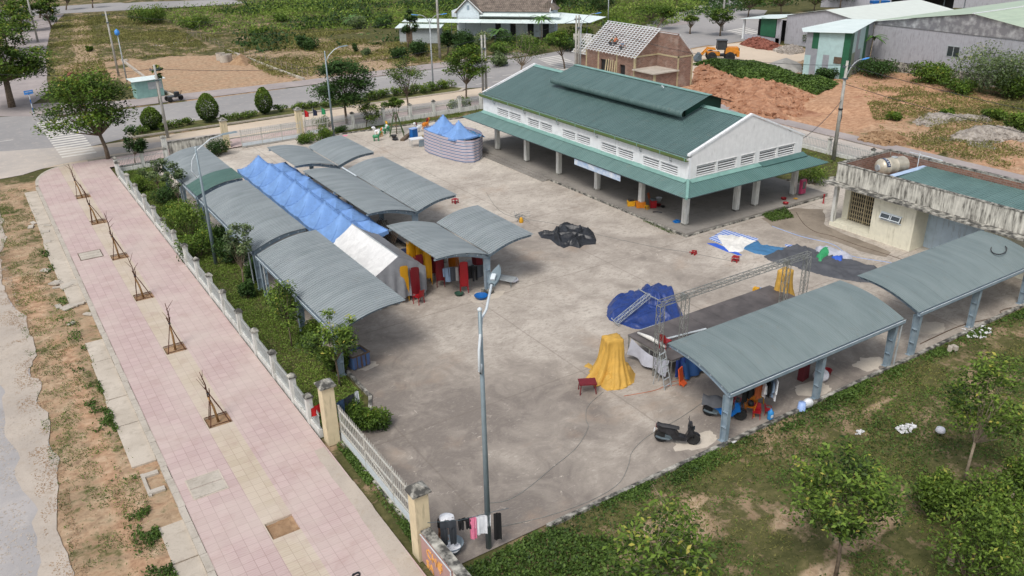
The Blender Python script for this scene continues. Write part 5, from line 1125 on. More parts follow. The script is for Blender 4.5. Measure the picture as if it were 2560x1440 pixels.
for i, (px, py) in enumerate(((2192, 36), (2215, 44), (2232, 38))):
    p = at(px, py); t = T('tyre_stack', 'stack of black tyres %s by the dark open shed' % ('leftmost', 'in the middle', 'rightmost')[i], 'tyres', p, 0, 'tyre stacks by the open shed'); 
    for k in range(5): MB().lathe([(.35, 0), (.6, .02), (.62, .14), (.6, .26), (.35, .28)], 14, (.1*sin(k*2), .1*cos(k*3), k*.29)).build('tyre', 'tyre', t)
p = at(2196, 28); t = T('blue_cart', 'blue topped trolley parked left of the open shed', 'trolley', p, rad(-30)); m_ = MB(); m_.box((0, 0, 1.7), (3.2, 1.6, .5)); m_.build('tray', 'blue_plastic', t); m_ = MB()
for sx in (-1.4, 1.4):
    for sy in (-.7, .7): m_.tube([(sx, sy, 0), (sx, sy, 1.5)], .06, 5)
m_.build('leg', 'steel_dark', t)
# roadside kiosk, cart, sign
p = at(345, 248); t = T('tin_kiosk', 'small closed pale green tin kiosk on the far pavement', 'kiosk', p, rad(6))
MAT['kiosk_green'] = pm('kiosk_green', srgb(128, 164, 158), .12, 2, .6)
m_ = MB(); m_.bb(0, 1.3, 0, 1.6, 0, 2.05); m_.bb(1.3, 3.1, 0, 1.6, 0, 1.9); m_.build('wall', 'kiosk_green', t); m_ = MB(); m_.bb(1.4, 3.0, -.03, 0, .9, 1.75); m_.build('shutter', 'galv', t); m_ = MB(); m_.box((1.5, .7, 2.1), (3.8, 2.2, .05), 0, 0, .05); m_.build('roof', 'white_sheet', t)
p = at(438, 252); t = T('hand_cart', 'small black three wheeled cart on the far pavement beside the kiosk', 'cart', p, .1)
for x, y in ((-.7, -.5), (-.7, .5), (.7, 0)): wheel(t, x, y, .3, .14, 'steel_dark')
m_ = MB(); m_.box((0, 0, .55), (1.6, .9, .12)); m_.box((.3, 0, .8), (.5, .5, .4)); m_.tube([(.7, 0, .6), (.9, 0, 1.1)], .03, 5); m_.build('body', 'black_plastic', t)
p = at(86, 290); t = T('street_sign', 'blue street name plate on a blue and white banded post', 'street sign', (p[0], p[1], 0), rad(20))
for k in range(6): MB().tube([(0, 0, k*.45), (0, 0, k*.45+.45)], .045, 6).build('post_band', 'lamp_white' if k % 2 == 0 else 'blue_plastic', t)
MB().box((0, -.02, 2.55), (.95, .03, .42)).build('plate', 'lamp_blue', t); m_ = MB(); m_.box((0, -.04, 2.6), (.7, .01, .06)); m_.build('plate_stripe', 'lamp_white', t)
# lot walls
t = T('foundation_wall', 'low grey foundation beams around the bare red earth building lot', 'wall', (30, 120, 0)); m_ = MB()
for a, b in (((305, 152), (362, 195)), ((400, 225), (440, 245)), ((570, 128), (703, 180)), ((703, 180), (760, 200)), ((305, 152), (320, 152))):
    pa_, pb_ = at(*a), at(*b); m_.tube([(pa_[0]-30, pa_[1]-120, .12), (pb_[0]-30, pb_[1]-120, .12)], .2, 4)
m_.build('beam', 'kerb', t)
for i, (px, py) in enumerate(((553, 150), (562, 155), (570, 153))):
    p = at(px, py); m_ = MB(); m_.lathe([(.62, 0), (.66, 0), (.66, 1.0), (.58, 1.0), (.58, .1)], 18, (p[0], p[1], 0)); single(m_, 'concrete_ring', 'kerb', 'pale concrete well ring by the small sand heap, %s' % ('left one', 'front right one', 'rear right one')[i], 'well ring', group='concrete well rings on the red lot')
t = T('post_fence', 'wire fence on short grey posts along the edge of the red earth lot', 'fence', (35, 125, 0)); k_ = 0
for (a, b, n_) in (((470, 85), (560, 125), 9), ((600, 135), (770, 195), 14), ((500, 75), (470, 110), 3)):
    for k in range(n_): p = at(a[0]+(b[0]-a[0])*k/(n_-1), a[1]+(b[1]-a[1])*k/(n_-1)); MB().tube([(p[0]-35, p[1]-125, 0), (p[0]-35, p[1]-125, 1.1)], .05, 5).build('fence_post', 'bark_pale', t)
    pa_, pb_ = at(*a), at(*b); m_ = MB(); 
    for z in (.6, 1.1): m_.tube([(pa_[0]-35, pa_[1]-125, z), (pb_[0]-35, pb_[1]-125, z)], .012, 3)
    m_.build('wire', 'steel_dark', t)
# piles
def px_poly(pts): return [tuple(at(*p)[:2]) for p in pts]
pp_ = px_poly([(1850, 112), (1870, 100), (1905, 98), (1935, 110), (1955, 118), (1940, 128), (1890, 122)]); single(rubble_on(pile(pp_, 1.3, 2, .3, .5), pp_, 1.3, 420, (.15, .6), 1), 'brick_heap', 'brick_rubble', 'heap of broken red bricks in front of the lean-to shed', 'rubble heap')
pp_ = px_poly([(1930, 128), (1960, 118), (2005, 120), (2010, 132), (1975, 138)]); single(rubble_on(pile(pp_, .9, 3, .3, .3), pp_, .9, 160, (.2, .6), 2), 'rubble_heap', 'rubble', 'pale rubble heap right of the broken bricks', 'rubble heap')
single(pile(px_poly([(1895, 178), (1925, 158), (1965, 148), (2003, 160), (2005, 180), (1950, 185)]), 1.1, 4, .3, .05, .8), 'gravel_heap', 'gravel', 'smooth grey gravel heap beside the patchwork tin hut', 'gravel heap')
pp_ = px_poly([(148, 206), (165, 192), (190, 188), (200, 200), (185, 210)]); single(rubble_on(pile(pp_, .9, 5, .3, .4), pp_, .9, 160, (.15, .5), 3), 'brick_heap', 'brick_rubble', 'small dark red brick heap behind the big roadside tree at left', 'rubble heap')
single(pile(px_poly([(570, 160), (590, 142), (615, 140), (632, 152), (615, 165)]), 1.2, 6, .3, .1), 'sand_heap', 'sand_soil', 'small orange sand heap on the bare red lot', 'sand heap')
pp_ = px_poly([(2270, 312), (2290, 292), (2330, 286), (2380, 292), (2470, 292), (2480, 306), (2400, 312), (2320, 320)]); single(rubble_on(pile(pp_, .75, 7, .25, .6), pp_, .75, 420, (.12, .5), 4), 'debris_heap', 'rubble', 'long heap of white and grey building debris in the right hand field', 'debris heap')
pp_ = px_poly([(2145, 352), (2175, 336), (2220, 336), (2275, 350), (2280, 362), (2210, 366)]); single(rubble_on(pile(pp_, .8, 8, .25, .5), pp_, .8, 300, (.1, .6), 5), 'debris_heap', 'sand_soil', 'brown brushwood and debris heap near the service block', 'debris heap')
pp_ = px_poly([(2370, 350), (2400, 330), (2440, 322), (2490, 326), (2560, 330), (2560, 350), (2440, 356)]); single(rubble_on(pile(pp_, .9, 9, .25, .6), pp_, .9, 360, (.12, .5), 6), 'debris_heap', 'rubble', 'grey debris heap at the right edge of the field', 'debris heap')
pp_ = px_poly([(1728, 230), (1735, 170), (1760, 160), (1850, 200), (1890, 200), (1960, 210), (2040, 240), (1990, 300), (1870, 300), (1800, 260)]); single(rubble_on(pile(pp_, 1.7, 11, .4, .7, 1.1), pp_, 1.7, 300, (.15, .7), 7), 'earth_mound', 'red_soil', 'broad mound of dug red earth behind the market hall and brick house', 'earth mound')
# ================================================================ TENTS
def gazebo_top(t, cx, cy, wx, wy, ze, zp, mat, sag=.18, val=.28, nm='canopy', pw=1.6):
    """peaked pop-up tent cloth, square plan, concave sides, hanging valance"""
    m_ = MB(); N = 16
    def f(u, v):
        x, y = 2*u-1, 2*v-1; r = max(abs(x), abs(y)); z = ze+(zp-ze)*(1-r)**pw
        edge = -sag*.35*(1-min(abs(x), abs(y))**2)*r**3 if False else 0
        z += .05*sin(pi*min(1, abs(x)+abs(y)))*(1-r)
        z -= .10*r*(1-(min(abs(x), abs(y))/max(r, 1e-3))**2)
        return (cx+x*wx/2, cy+y*wy/2, z)
    m_.grid(f, N, N); 
    for k in range(4):
        a, b = [((-1, -1), (1, -1)), ((1, -1), (1, 1)), ((1, 1), (-1, 1)), ((-1, 1), (-1, -1))][k]
        def g(u, v, a=a, b=b):
            x = a[0]+(b[0]-a[0])*u; y = a[1]+(b[1]-a[1])*u; s_ = 2*u-1; z = ze-.10*(1-s_*s_)
            return (cx+x*wx/2*1.005, cy+y*wy/2*1.005, z-v*val*(.9+.1*sin(u*20)))
        m_.grid(g, 12, 2)
    o = m_.build(nm, mat, t, True)
    m2 = MB()
    for sx in (-1, 1):
        for sy in (-1, 1):
            pts = [(cx+sx*s_*wx/2, cy+sy*s_*wy/2, ze+(zp-ze)*(1-s_)**pw+.012) for s_ in np.linspace(.03, 1, 9)]; m2.tube(pts, .012, 4)
    m2.build('seam', mat, o); return o
def tent_legs(t, wx, wy, ze, mat='galv'):
    for sx in (-1, 1):
        for sy in (-1, 1): MB().tube([(sx*wx/2*.97, sy*wy/2*.97, 0), (sx*wx/2*.97, sy*wy/2*.97, ze)], .022, 5).build('leg', mat, t)
TY = [62.0, 59.35, 56.75, 54.15, 51.5, 48.8, 46.1]
names = ['farthest', 'second farthest', 'third from the far end', 'middle', 'third from the grey tent', 'second from the grey tent', 'nearest to the grey tent']
for i, y in enumerate(TY):
    t = T('gazebo_tent', 'blue peaked gazebo tent, %s in the row of seven' % names[i], 'tent', (17.25, y-.1, .02), 0, 'row of blue peaked tents')
    gazebo_top(t, 0, 0, 2.75, 2.62, 2.02, 3.22, 'tent_blue', pw=1.75); tent_legs(t, 2.7, 2.5, 2.0)
    gazebo_top(t, 1.85, .1, 1.2, 2.62, 1.93, 2.28, 'tent_blue', pw=1.1, nm='rear_flap')
# grey and white ridge tent
t = T('ridge_tent', 'white and grey ridge tent at the near end of the blue tents', 'tent', (17.35, 41.6, .02))
m_ = MB()
def f(u, v):
    x = -1.65+u*1.75; y = -2.9+v*6.2; z = 1.75+(2.75-1.75)*(x+1.65)/1.75-.10*sin(pi*u)+.03*sin(v*9); return (x, y, z)
m_.grid(f, 8, 12)
m_.build('roof_sheet', 'tent_white', t, True)['label'] = 'white west slope'
def f(u, v):
    x = .1+u*1.6; y = -2.9+v*6.2; z = 2.75-(2.75-1.75)*u-.10*sin(pi*u)+.03*sin(v*8); return (x, y, z)
m_ = MB(); m_.grid(f, 8, 12)
def f(u, v):   # south end hanging in folds
    x = -1.65+u*3.35; zt = 1.75+(1-abs((x-.1)/1.7))*1.0; zt = max(1.7, zt); z = zt*(1-v)+.35*v; fold = .10*sin(u*34+v*2)*v; return (x, -2.9-fold-.25*v*(1-abs(u-.5)), z)
m_.grid(f, 40, 8); m_.grid(lambda u, v: (1.7+.06*sin(u*40)*v, -2.9+u*6.2, 1.75-v*.7), 30, 4)
m_.build('end_sheet', 'tent_grey', t, True); m_ = MB(); m_.tube([(.1, -2.95, 2.77), (.1, 3.3, 2.77)], .035, 5)
for sx in (-1.6, 1.65):
    for sy in (-2.8, 0, 3.1): m_.tube([(sx, sy, 0), (sx, sy, 1.75)], .03, 5)
m_.build('frame', 'galv', t)
m_ = MB(); m_.grid(lambda u, v: (-1.5+u*3.1, -2.6+.05*sin(u*30), .05+v*.9), 30, 3); m_.build('inner_sheet', 'tarp_navy', t, True)
# striped enclosure
t = T('striped_enclosure', 'round cornered enclosure of striped plastic sheet with two blue tent peaks', 'enclosure', (34.9, 63.6, .02))
OUT = [(-1.55, 2.6), (-1.75, 1.5), (-1.6, -.5), (-1.15, -2.3), (-.7, -3.15), (0.1, -3.45), (1.0, -2.9), (1.75, -1.8), (1.95, -.5), (1.8, 1.2), (1.3, 2.8), (.2, 3.3), (-.9, 3.2)]
def closed(u): 
    k = u*len(OUT); i = int(k) % len(OUT); f_ = k-int(k); p = [Vector(OUT[(i+j-1) % len(OUT)]) for j in range(4)]
    return p[1]*(1-f_)**1+p[2]*f_ if False else (0.5*((2*p[1])+(-p[0]+p[2])*f_+(2*p[0]-5*p[1]+4*p[2]-p[3])*f_**2+(-p[0]+3*p[1]-3*p[2]+p[3])*f_**3))
m_ = MB()
def f(u, v):
    p = closed(u); k = 1+.012*sin(u*90)*(1-v*.5)+.02*sin(u*23+v*3); return (p.x*k, p.y*k, .03+v*(1.92+.05*sin(u*14)))
m_.grid(f, 130, 10); m_.build('wall_sheet', 'stripe_sheet', t, True)
gazebo_top(t, -.35, 1.15, 2.5, 2.6, 2.02, 3.35, 'tent_blue', val=.15, pw=1.8); gazebo_top(t, -.2, -1.35, 2.4, 2.3, 2.0, 3.3, 'tent_blue', val=.15, pw=1.9, nm='canopy')
m_ = MB(); m_.grid(lambda u, v: (.95+u*.95, -2.2+v*4.6, 1.7-.35*sin(pi*u)*sin(pi*v)+.08*sin(v*20+u*5)), 8, 24); m_.build('sagging_sheet', 'mat_teal', t, True)
m_ = MB()
for p in OUT[::2]: m_.tube([(p[0], p[1], 0), (p[0], p[1], 2.1)], .022, 5)
m_.tube([(.9, -2.6, 1.95), (1.6, 1.6, 1.9)], .02, 4); m_.tube([(.6, -1.0, 2.0), (1.9, -.7, 1.95)], .02, 4); m_.tube([(.8, .8, 2.0), (1.8, 1.0, 1.95)], .02, 4); m_.build('frame', 'galv', t)
# ================================================================ STAGE
t = T('stage', 'long dark plywood stage platform skirted with blue and silver sheets', 'stage', (23.8, 24.0, .02)) ; SL_, SW_, SH = 9.9, 3.05, 1.1
MAT['plywood'] = pm('plywood', srgb(84, 79, 78), .12, 1.2, .6, c2=srgb(104, 98, 96), bump=.05)
m_ = MB()
for i in range(8): m_.bb(i*SL_/8+.006, (i+1)*SL_/8-.006, 0, SW_, SH-.05, SH)
m_.build('deck', 'plywood', t); m_ = MB()
for x in np.linspace(.05, SL_-.05, 9):
    for y in (.05, SW_/2, SW_-.05): m_.tube([(x, y, 0), (x, y, SH-.05)], .03, 4)
    m_.box((x, SW_/2, SH-.09), (.05, SW_, .06))
for y in (.03, SW_-.03): m_.box((SL_/2, y, SH-.09), (SL_, .05, .07))
m_.build('frame', 'truss_steel', t)
m_ = MB(); m_.grid(lambda u, v: (.55+u*2.4+.05*sin(v*3), -.06-.10*v*(1+sin(u*26))*.8-.25*v*v, SH-.03-v*(.95+.05*sin(u*11))), 40, 8); m_.grid(lambda u, v: (2.9+u*6.9, -.04-.05*v*(1+sin(u*50)), SH-.06-v*.9), 60, 4); m_.build('skirt', 'tarp_blue2', t, True)
m_ = MB(); m_.grid(lambda u, v: (-.05-.18*v-.08*v*sin(u*14), .1+u*2.6, SH-.04-.28*sin(pi*u)*(1-v)-v*(.80-.05*sin(u*9))), 30, 8); m_.build('skirt', 'tarp_silver', t, True)
m_ = MB(); m_.grid(lambda u, v: (.2+u*.6, -.08-.05*sin(u*9), SH-.02-v*.9), 12, 4); m_.build('skirt', 'tarp_blue', t, True)
def truss(m_, a, b, w_=.26, d=None, pr=.019, seg_=.42):
    a = Vector(a); b = Vector(b); ax = (b-a); L = ax.length; ax.normalize(); s1 = ax.cross(Vector((0, 0, 1))); s1 = s1.normalized() if s1.length > .1 else Vector((1, 0, 0)); s2 = ax.cross(s1).normalized()
    C = [s1*(w_/2)*i+s2*(w_/2)*j for i, j in ((-1, -1), (1, -1), (1, 1), (-1, 1))]; n_ = max(1, int(L/seg_))
    for c in C: m_.tube([a+c, b+c], pr, 4)
    for k in range(n_+1):
        p = a+ax*(L*k/n_)
        for i in range(4): m_.tube([p+C[i], p+C[(i+1) % 4]], pr*.6, 3, cap=False)
        if k < n_:
            q = a+ax*(L*(k+1)/n_)
            for i in (range(4)): m_.tube([p+C[i if k % 2 else (i+1) % 4], q+C[(i+1) % 4 if k % 2 else i]], pr*.55, 3, cap=False)
TZ = 3.62; t = T('truss_gantry', 'grey lattice truss gantry standing over the front edge of the stage', 'truss', (23.6, 24.7, .02))
for x, z0 in ((0, 0), (1.5, 1.1), (8.3, 1.1), (9.8, 0)):
    m_ = MB(); truss(m_, (x, 0, z0), (x, 0, TZ-.0)); m_.build('tower', 'truss_steel', t)
m_ = MB(); truss(m_, (-.1, 0, TZ+.12), (1.5, 0, TZ+.12), .24); truss(m_, (1.5, 0, TZ+.12), (8.3, 0, TZ+.12), .24); truss(m_, (8.3, 0, TZ+.12), (9.9, 0, TZ+.12), .24); m_.build('beam', 'truss_steel', t)
for x in (1.35, 8.2): MB().box((x, 0, TZ+.1), (.1, .3, .28)).build('connector', 'truss_steel', t)
t = T('ladder', 'aluminium step ladder leaning at the corner of the stage', 'ladder', (23.3, 23.6, .02), rad(10)); m_ = MB()
for sy in (-.24, .24): m_.tube([(sy, 0, 0), (sy*.8, .45, 1.75)], .025, 4); m_.tube([(sy*.8, .7, 0), (sy*.7, .45, 1.75)], .018, 4)
for k in range(6): f_ = (k+.6)/6; m_.box((0, .45*f_, 1.75*f_), (.46, .06, .025))
m_.build('frame', 'galv', t)
p = (24.1, 23.55); t = T('plastic_stool_chair', 'orange plastic chair tipped against the blue stage skirt', 'chair', (24.0, 23.55, .02), rad(20)); m_ = MB(); m_.box((0, 0, .45), (.38, .04, .8), 0, 0, -.15); m_.box((0, -.12, .14), (.36, .3, .04), 0, 0, .6); m_.build('seat', 'cloth_orange', t)
MAT['orange_red'] = pm('orange_red', srgb(222, 92, 40), .1, 4, .5); t.children[0].data.materials.clear(); t.children[0].data.materials.append(MAT['orange_red'])
# things on the stage
m_ = MB(); z = 1.13; m_.tube([at(1595, 832, z+.1), at(1625, 845, z+.14), at(1665, 868, z+.1)], [.06, .11, .07], 6); single(m_, 'rolled_banner', 'tarp_white', 'white rolled banner lying across the near end of the stage', 'banner', smooth=True)
m_ = MB(); m_.tube([at(1662, 848, z+.05), at(1765, 822, z+.05)], .05, 6); single(m_, 'rolled_banner', 'lamp_white', 'thin white roll lying along the stage behind the truss tower', 'banner')
m_ = MB(); a = at(1931, 760, z); 
# yellow draped speaker stacks
def drape(name, lab, c, top, base, h, mat, seed, rz=0, folds=11, foot=1.0, shift=(0, 0)):
    """cloth thrown over a tall box: flat top, side falls spreading to an uneven hem"""
    t = T(name, lab, 'covered speaker', c, rz); rs = np.random.RandomState(seed); ph = rs.uniform(0, 6, 8); m_ = MB()
    def rect(a, hx, hy):
        ca, sa = cos(a), sin(a); k = 1/max(abs(ca)/hx, abs(sa)/hy); return k*ca, k*sa
    NA, NV = 96, 22
    def f(u, v):
        a = 2*pi*u; tx, ty = rect(a, top[0]/2, top[1]/2)
        if v < .12: k = v/.12; return (tx*k+shift[0]*0, ty*k, h+.03*sin(a*3)*k-.02*k)
        w_ = (v-.12)/.88; rb = 1+.16*sin(2*a+ph[0])+.13*sin(3*a+ph[1])+.06*sin(7*a+ph[2])
        bx, by = base[0]/2*cos(a)*rb, base[1]/2*sin(a)*rb; k = w_**2.2*.75+w_*.25
        fold = .085*(.25+w_)*(abs(((folds*a/pi+ph[3]+.6*sin(2*a)+.7*w_) % 2)-1)-.5)*1.6+.035*w_*sin(17*a+ph[4]+3*w_)+.10*(float(fbm(a*1.3+seed, w_*2.5, 2.0, 3))-.5); fr = 1+fold/max(.3, (abs(bx)+abs(by))*.5)
        x = (tx+(bx+shift[0]-tx)*k)*fr; y = (ty+(by+shift[1]-ty)*k)*fr; z = h*(1-w_**.92)*1.0
        if w_ > .9: z = max(z, .015+.03*abs(sin(9*a)))
        return (x, y, max(.012, z))
    m_.grid(f, NA, NV); m_.build('cover', mat, t, True); return t
drape('covered_speaker', 'tall stack under a mustard yellow tarp in front of the stage, beside the red table', (22.0, 26.0, .02), (.78, .70), (1.65, 1.95), 2.0, 'tarp_yellow', 3, rad(-14), 7, shift=(-.3, -.25))
drape('covered_speaker', 'mustard yellow tarped stack at the far end of the stage behind the truss', (33.9, 26.3, .02), (.7, .6), (1.6, 1.6), 2.25, 'tarp_yellow', 8, rad(10), 8)
hem = crumple(px_poly([(1455, 918), (1470, 905), (1500, 925), (1530, 900), (1570, 905), (1590, 935), (1586, 958), (1560, 975), (1515, 980), (1500, 968), (1492, 945), (1478, 925)]), lambda x, y: .35*ell(x, y, 22.0, 25.7, 1.0, .8), .03, .06, .28, 14, 1.3)
hm = [o for o in bpy.data.objects if o.get('label', '').startswith('tall stack under a mustard')][0]; o = hem.build('hem', 'tarp_yellow', None, True); o.parent = hm; o.matrix_parent_inverse = Matrix.Translation(hm.location).inverted() if False else (Matrix.Translation(hm.location) @ Matrix.Rotation(hm.rotation_euler.z, 4, 'Z')).inverted()
# blue tarp over equipment with truss lying on it
bp = px_poly([(1515, 790), (1518, 765), (1533, 745), (1560, 742), (1600, 732), (1630, 728), (1655, 735), (1690, 752), (1703, 775), (1710, 792), (1690, 803), (1665, 812), (1620, 826), (1585, 824), (1560, 815), (1540, 808), (1522, 802)])
hf = lambda x, y: .28*ell(x, y, 28.2, 30.5, 2.2, 1.5)+.38*ell(x, y, 28.9, 30.6, 1.1, .9)
single(crumple(bp, hf, .03, .045, .34, 4, .8), 'tarpaulin', 'tarp_blue', 'crumpled deep blue tarpaulin covering equipment beside the stage', 'tarpaulin', smooth=True)
m_ = MB(); truss(m_, at(1540, 805, .30), at(1622, 738, .95), .22); m_.tube([at(1596, 722, .8), at(1622, 738, 1.0), at(1650, 752, .6)], .03, 4); m_.tube([at(1528, 795, .3), at(1548, 815, .1)], .02, 4); single(m_, 'truss_section', 'galv', 'bright lattice truss section lying across the blue tarpaulin', 'truss')
m_ = MB(); m_.tube([at(1600, 825, .1), at(1630, 815, .15), at(1680, 800, .3)], .025, 4); single(m_, 'steel_pipe', 'galv', 'thin steel pipe lying at the edge of the blue tarpaulin', 'pipe')
bp = px_poly([(1343, 582), (1352, 578), (1375, 580), (1395, 570), (1420, 564), (1445, 568), (1468, 574), (1484, 580), (1492, 600), (1490, 612), (1460, 614), (1450, 622), (1425, 616), (1410, 622), (1392, 614), (1375, 600), (1352, 596)])
single(crumple(bp, None, .03, .04, .50, 9, .8), 'tarpaulin', 'tarp_black', 'heap of crumpled glossy black plastic sheeting in the middle of the yard', 'tarpaulin', smooth=True)
# strip of laid out tarps by the service block
def tarp(pts, mat, lab, seed, z=.02, amp=.10, step=.1): single(crumple(px_poly(pts), None, z, step, amp, seed, 1.3), 'tarpaulin', mat, lab, 'tarpaulin', smooth=True)
tarp([(1765, 598), (1810, 572), (1905, 598), (1870, 612), (1845, 628)], 'stripe_mat', 'blue and white striped mat under the creased white sheet', 21, .024, .02)
tarp([(1752, 606), (1790, 608), (1835, 622), (1862, 640), (1840, 640), (1795, 622)], 'mat_blue', 'flat blue sheet corner with orange marks left of the white sheet', 22, .03, .03)
tarp([(1790, 590), (1830, 588), (1900, 606), (1870, 618), (1855, 632), (1820, 632), (1805, 615)], 'tarp_white', 'creased white sheet lying on the striped mat', 23, .06, .24)
tarp([(1848, 620), (1895, 600), (1905, 612), (1985, 622), (1945, 640), (1915, 640), (1880, 634)], 'mat_teal', 'faded blue sheet between the white sheet and the grey sheets', 24, .05, .2)
tarp([(1950, 610), (1985, 612), (2030, 632), (1990, 628)], 'stripe_mat', 'small blue and white striped mat behind the grey sheets', 25, .03, .02)
tarp([(1905, 642), (1940, 626), (1990, 614), (2050, 628), (2066, 655), (2050, 680), (1985, 668), (1925, 655)], 'tarp_grey', 'crumpled grey sheet in the middle of the laid out sheets', 26, .04, .34)
tarp([(1990, 672), (2030, 630), (2070, 640), (2130, 652), (2200, 672), (2182, 708), (2150, 708), (2070, 694)], 'tarp_grey', 'dark grey sheet at the near end of the row beside the shelter', 27, .04, .30)
tarp([(2030, 626), (2070, 624), (2140, 650), (2120, 656), (2060, 645)], 'tarp_silver', 'pale grey sheet draped over the dark ones', 28, .26, .26)
tarp([(2035, 650), (2052, 630), (2080, 632), (2075, 645), (2050, 664)], 'tarp_green', 'small bright green sheet on top of the grey ones', 29, .34, .2)
tarp([(2068, 652), (2110, 648), (2105, 662), (2080, 658)], 'mat_blue', 'small bright blue sheet beside the green one', 30, .34, .1)
# ================================================================ SMALL THINGS IN THE YARD
t = T('low_table', 'low maroon plastic table beside the yellow draped stack', 'table', (20.15, 25.45, .02), rad(-28)); MB().box((0, 0, .52), (.78, .56, .05)).build('table_top', 'maroon_plastic', t)
for sx in (-1, 1):
    for sy in (-1, 1): MB().tube([(sx*.36, sy*.25, 0), (sx*.32, sy*.22, .5)], .025, 5).build('leg', 'maroon_plastic', t)
def stool(lab, px, py, mat='red_plastic', tip=0, s_=1.0, rz=0):
    p = at(px, py, .02); t = T('plastic_stool', lab, 'stool', p, rz); m_ = MB(); m_.box((0, 0, .27*s_), (.30*s_, .30*s_, .03)); m_.build('seat', mat, t); m_ = MB()
    for sx in (-1, 1):
        for sy in (-1, 1): m_.box((sx*.13*s_, sy*.13*s_, .13*s_), (.05, .05, .26*s_))
    m_.box((0, 0, .12), (.26*s_, .26*s_, .02)); m_.build('legs', mat, t)
    if tip: t.rotation_euler = (tip, 0, rz)
stool('red plastic stool tipped over in the open yard, left of the two', 1727, 634, tip=1.4, rz=.3, s_=1.2)
stool('red plastic stool standing in the open yard nearer the laid out sheets', 1838, 654, rz=.4, s_=1.2)
stool('red plastic stool beside the long middle double shelter', 1138, 508, rz=.3, s_=1.2)
def basin(lab, px, py, mat, r=.3, h=.16, z=.02):
    p = at(px, py, z); t = MB().lathe([(r*.7, 0), (r, h), (r*1.05, h), (r*.96, h-.01), (r*.66, .02), (0, .02)], 20, (p[0], p[1], z)); return single(t, 'basin', mat, lab, 'basin', smooth=True)
basin('blue plastic basin on the ground beside the front double shelter post', 1203, 746, 'blue_plastic', .38, .2); basin('dark green plastic basin under the front double shelter', 1148, 738, 'cloth_green', .26, .14)
p = at(1280, 706, .02); m_ = MB(); rs = np.random.RandomState(2)
m_.grid(lambda u, v: (p[0]+.36*sin(pi*v)*cos(2*pi*u)*(1+.12*sin(7*u*6)), p[1]+.36*sin(pi*v)*sin(2*pi*u)*(1+.1*sin(5*u*6)), .03+.32*(1-v)*(1+.1*sin(u*40))), 24, 8); single(m_, 'plastic_bag', 'plastic_bag', 'white plastic sack by the post of the front double shelter', 'bag', smooth=True)
def slat_bench(lab, px, py, rz, s_=1):
    p = at(px, py, .02); t = T('slatted_bed', lab, 'bench', p, rz); m_ = MB()
    for k in range(9): m_.box((0, -.35+k*.088, .36), (1.5, .05, .025))
    m_.build('slats', 'galv', t)
    for sx in (-.68, .68):
        for sy in (-.34, .34): MB().tube([(sx, sy, 0), (sx, sy, .36)], .022, 4).build('leg', 'steel_dark', t)
slat_bench('low slatted metal bench beside the white sack', 1258, 708, rad(-60)); slat_bench('low slatted metal bench under the right wing of the front double shelter', 1192, 672, rad(-55))
p = at(1196, 660, .4); t = T('storage_tub', 'dark red tub standing on the slatted bench under the front double shelter', 'tub', (p[0], p[1], .4)); m_ = MB(); m_.box((0, 0, .28), (.55, .5, .55), taper=1.12); m_.build('body', 'maroon_plastic', t)
t = T('grille_panel', 'brown metal grille panel leaning under the middle double shelter', 'grille', (20.7, 47.4, .02), 0); m_ = MB(); n_ = 14
for k in range(n_): m_.tube([(-.5+.2*k/n_, -1.6+3.2*k/(n_-1), 0), (.15+.2*k/n_, -1.6+3.2*k/(n_-1), 1.25)], .02, 3)
for k in range(7): m_.tube([(-.5+.11*k, -1.6, .2*k), (-.3+.11*k, 1.6, .2*k)], .02, 3)
m_.build('bars', 'rust_frame', t); m_ = MB(); m_.grid(lambda u, v: (-.2+.9*v, -1.6+u*3.3+.1, .9*(1-v)+.05*sin(u*12)), 16, 4); single(MB().add([(x+20.9, y+47.2, z) for x, y, z in m_.v], m_.f), 'tarpaulin', 'tarp_navy', 'dark navy sheet spread behind the metal grille panel', 'tarpaulin')
single(MB().grid(lambda u, v: (20.6+2.4*u, 43.6+1.6*v, .3+.5*sin(pi*u)*sin(pi*v)+.05*sin(u*20)), 16, 10), 'tarpaulin', 'tarp_navy', 'dark navy sheet over goods between the two double shelters', 'tarpaulin')
# dumpster
t = T('dumpster', 'open blue metal rubbish bin under the front fence side shelter', 'rubbish bin', (12.6, 33.6, .02), rad(8)); t.scale = (.78, .78, .78)
MAT['dump_blue'] = streaky('dump_blue', srgb(74, 104, 148), srgb(96, 62, 46), .7)
m_ = MB()
for a in ((-.6, .6, -.55, -.51), (-.6, .6, .51, .55), (-.6, -.56, -.51, .51), (.56, .6, -.51, .51)): m_.bb(*a, .12, .95)
m_.bb(-.56, .56, -.51, .51, .12, .16); m_.build('body', 'dump_blue', t); m_ = MB()
m_.bb(-.63, .63, -.59, -.51, .93, 1.0); m_.bb(-.63, .63, .51, .59, .93, 1.0); m_.bb(-.63, -.55, -.51, .51, .93, 1.0); m_.bb(.55, .63, -.51, .51, .93, 1.0)
for k in (-.3, .0, .3): m_.bb(k-.03, k+.03, -.58, -.55, .12, .93)
m_.build('rim', 'rust_frame', t); m_ = MB(); m_.grid(lambda u, v: (-.55+1.1*u, -.5+v, .7+.12*float(fbm(u*6, v*6, 1))), 10, 10); m_.build('rubbish', 'rubble', t)
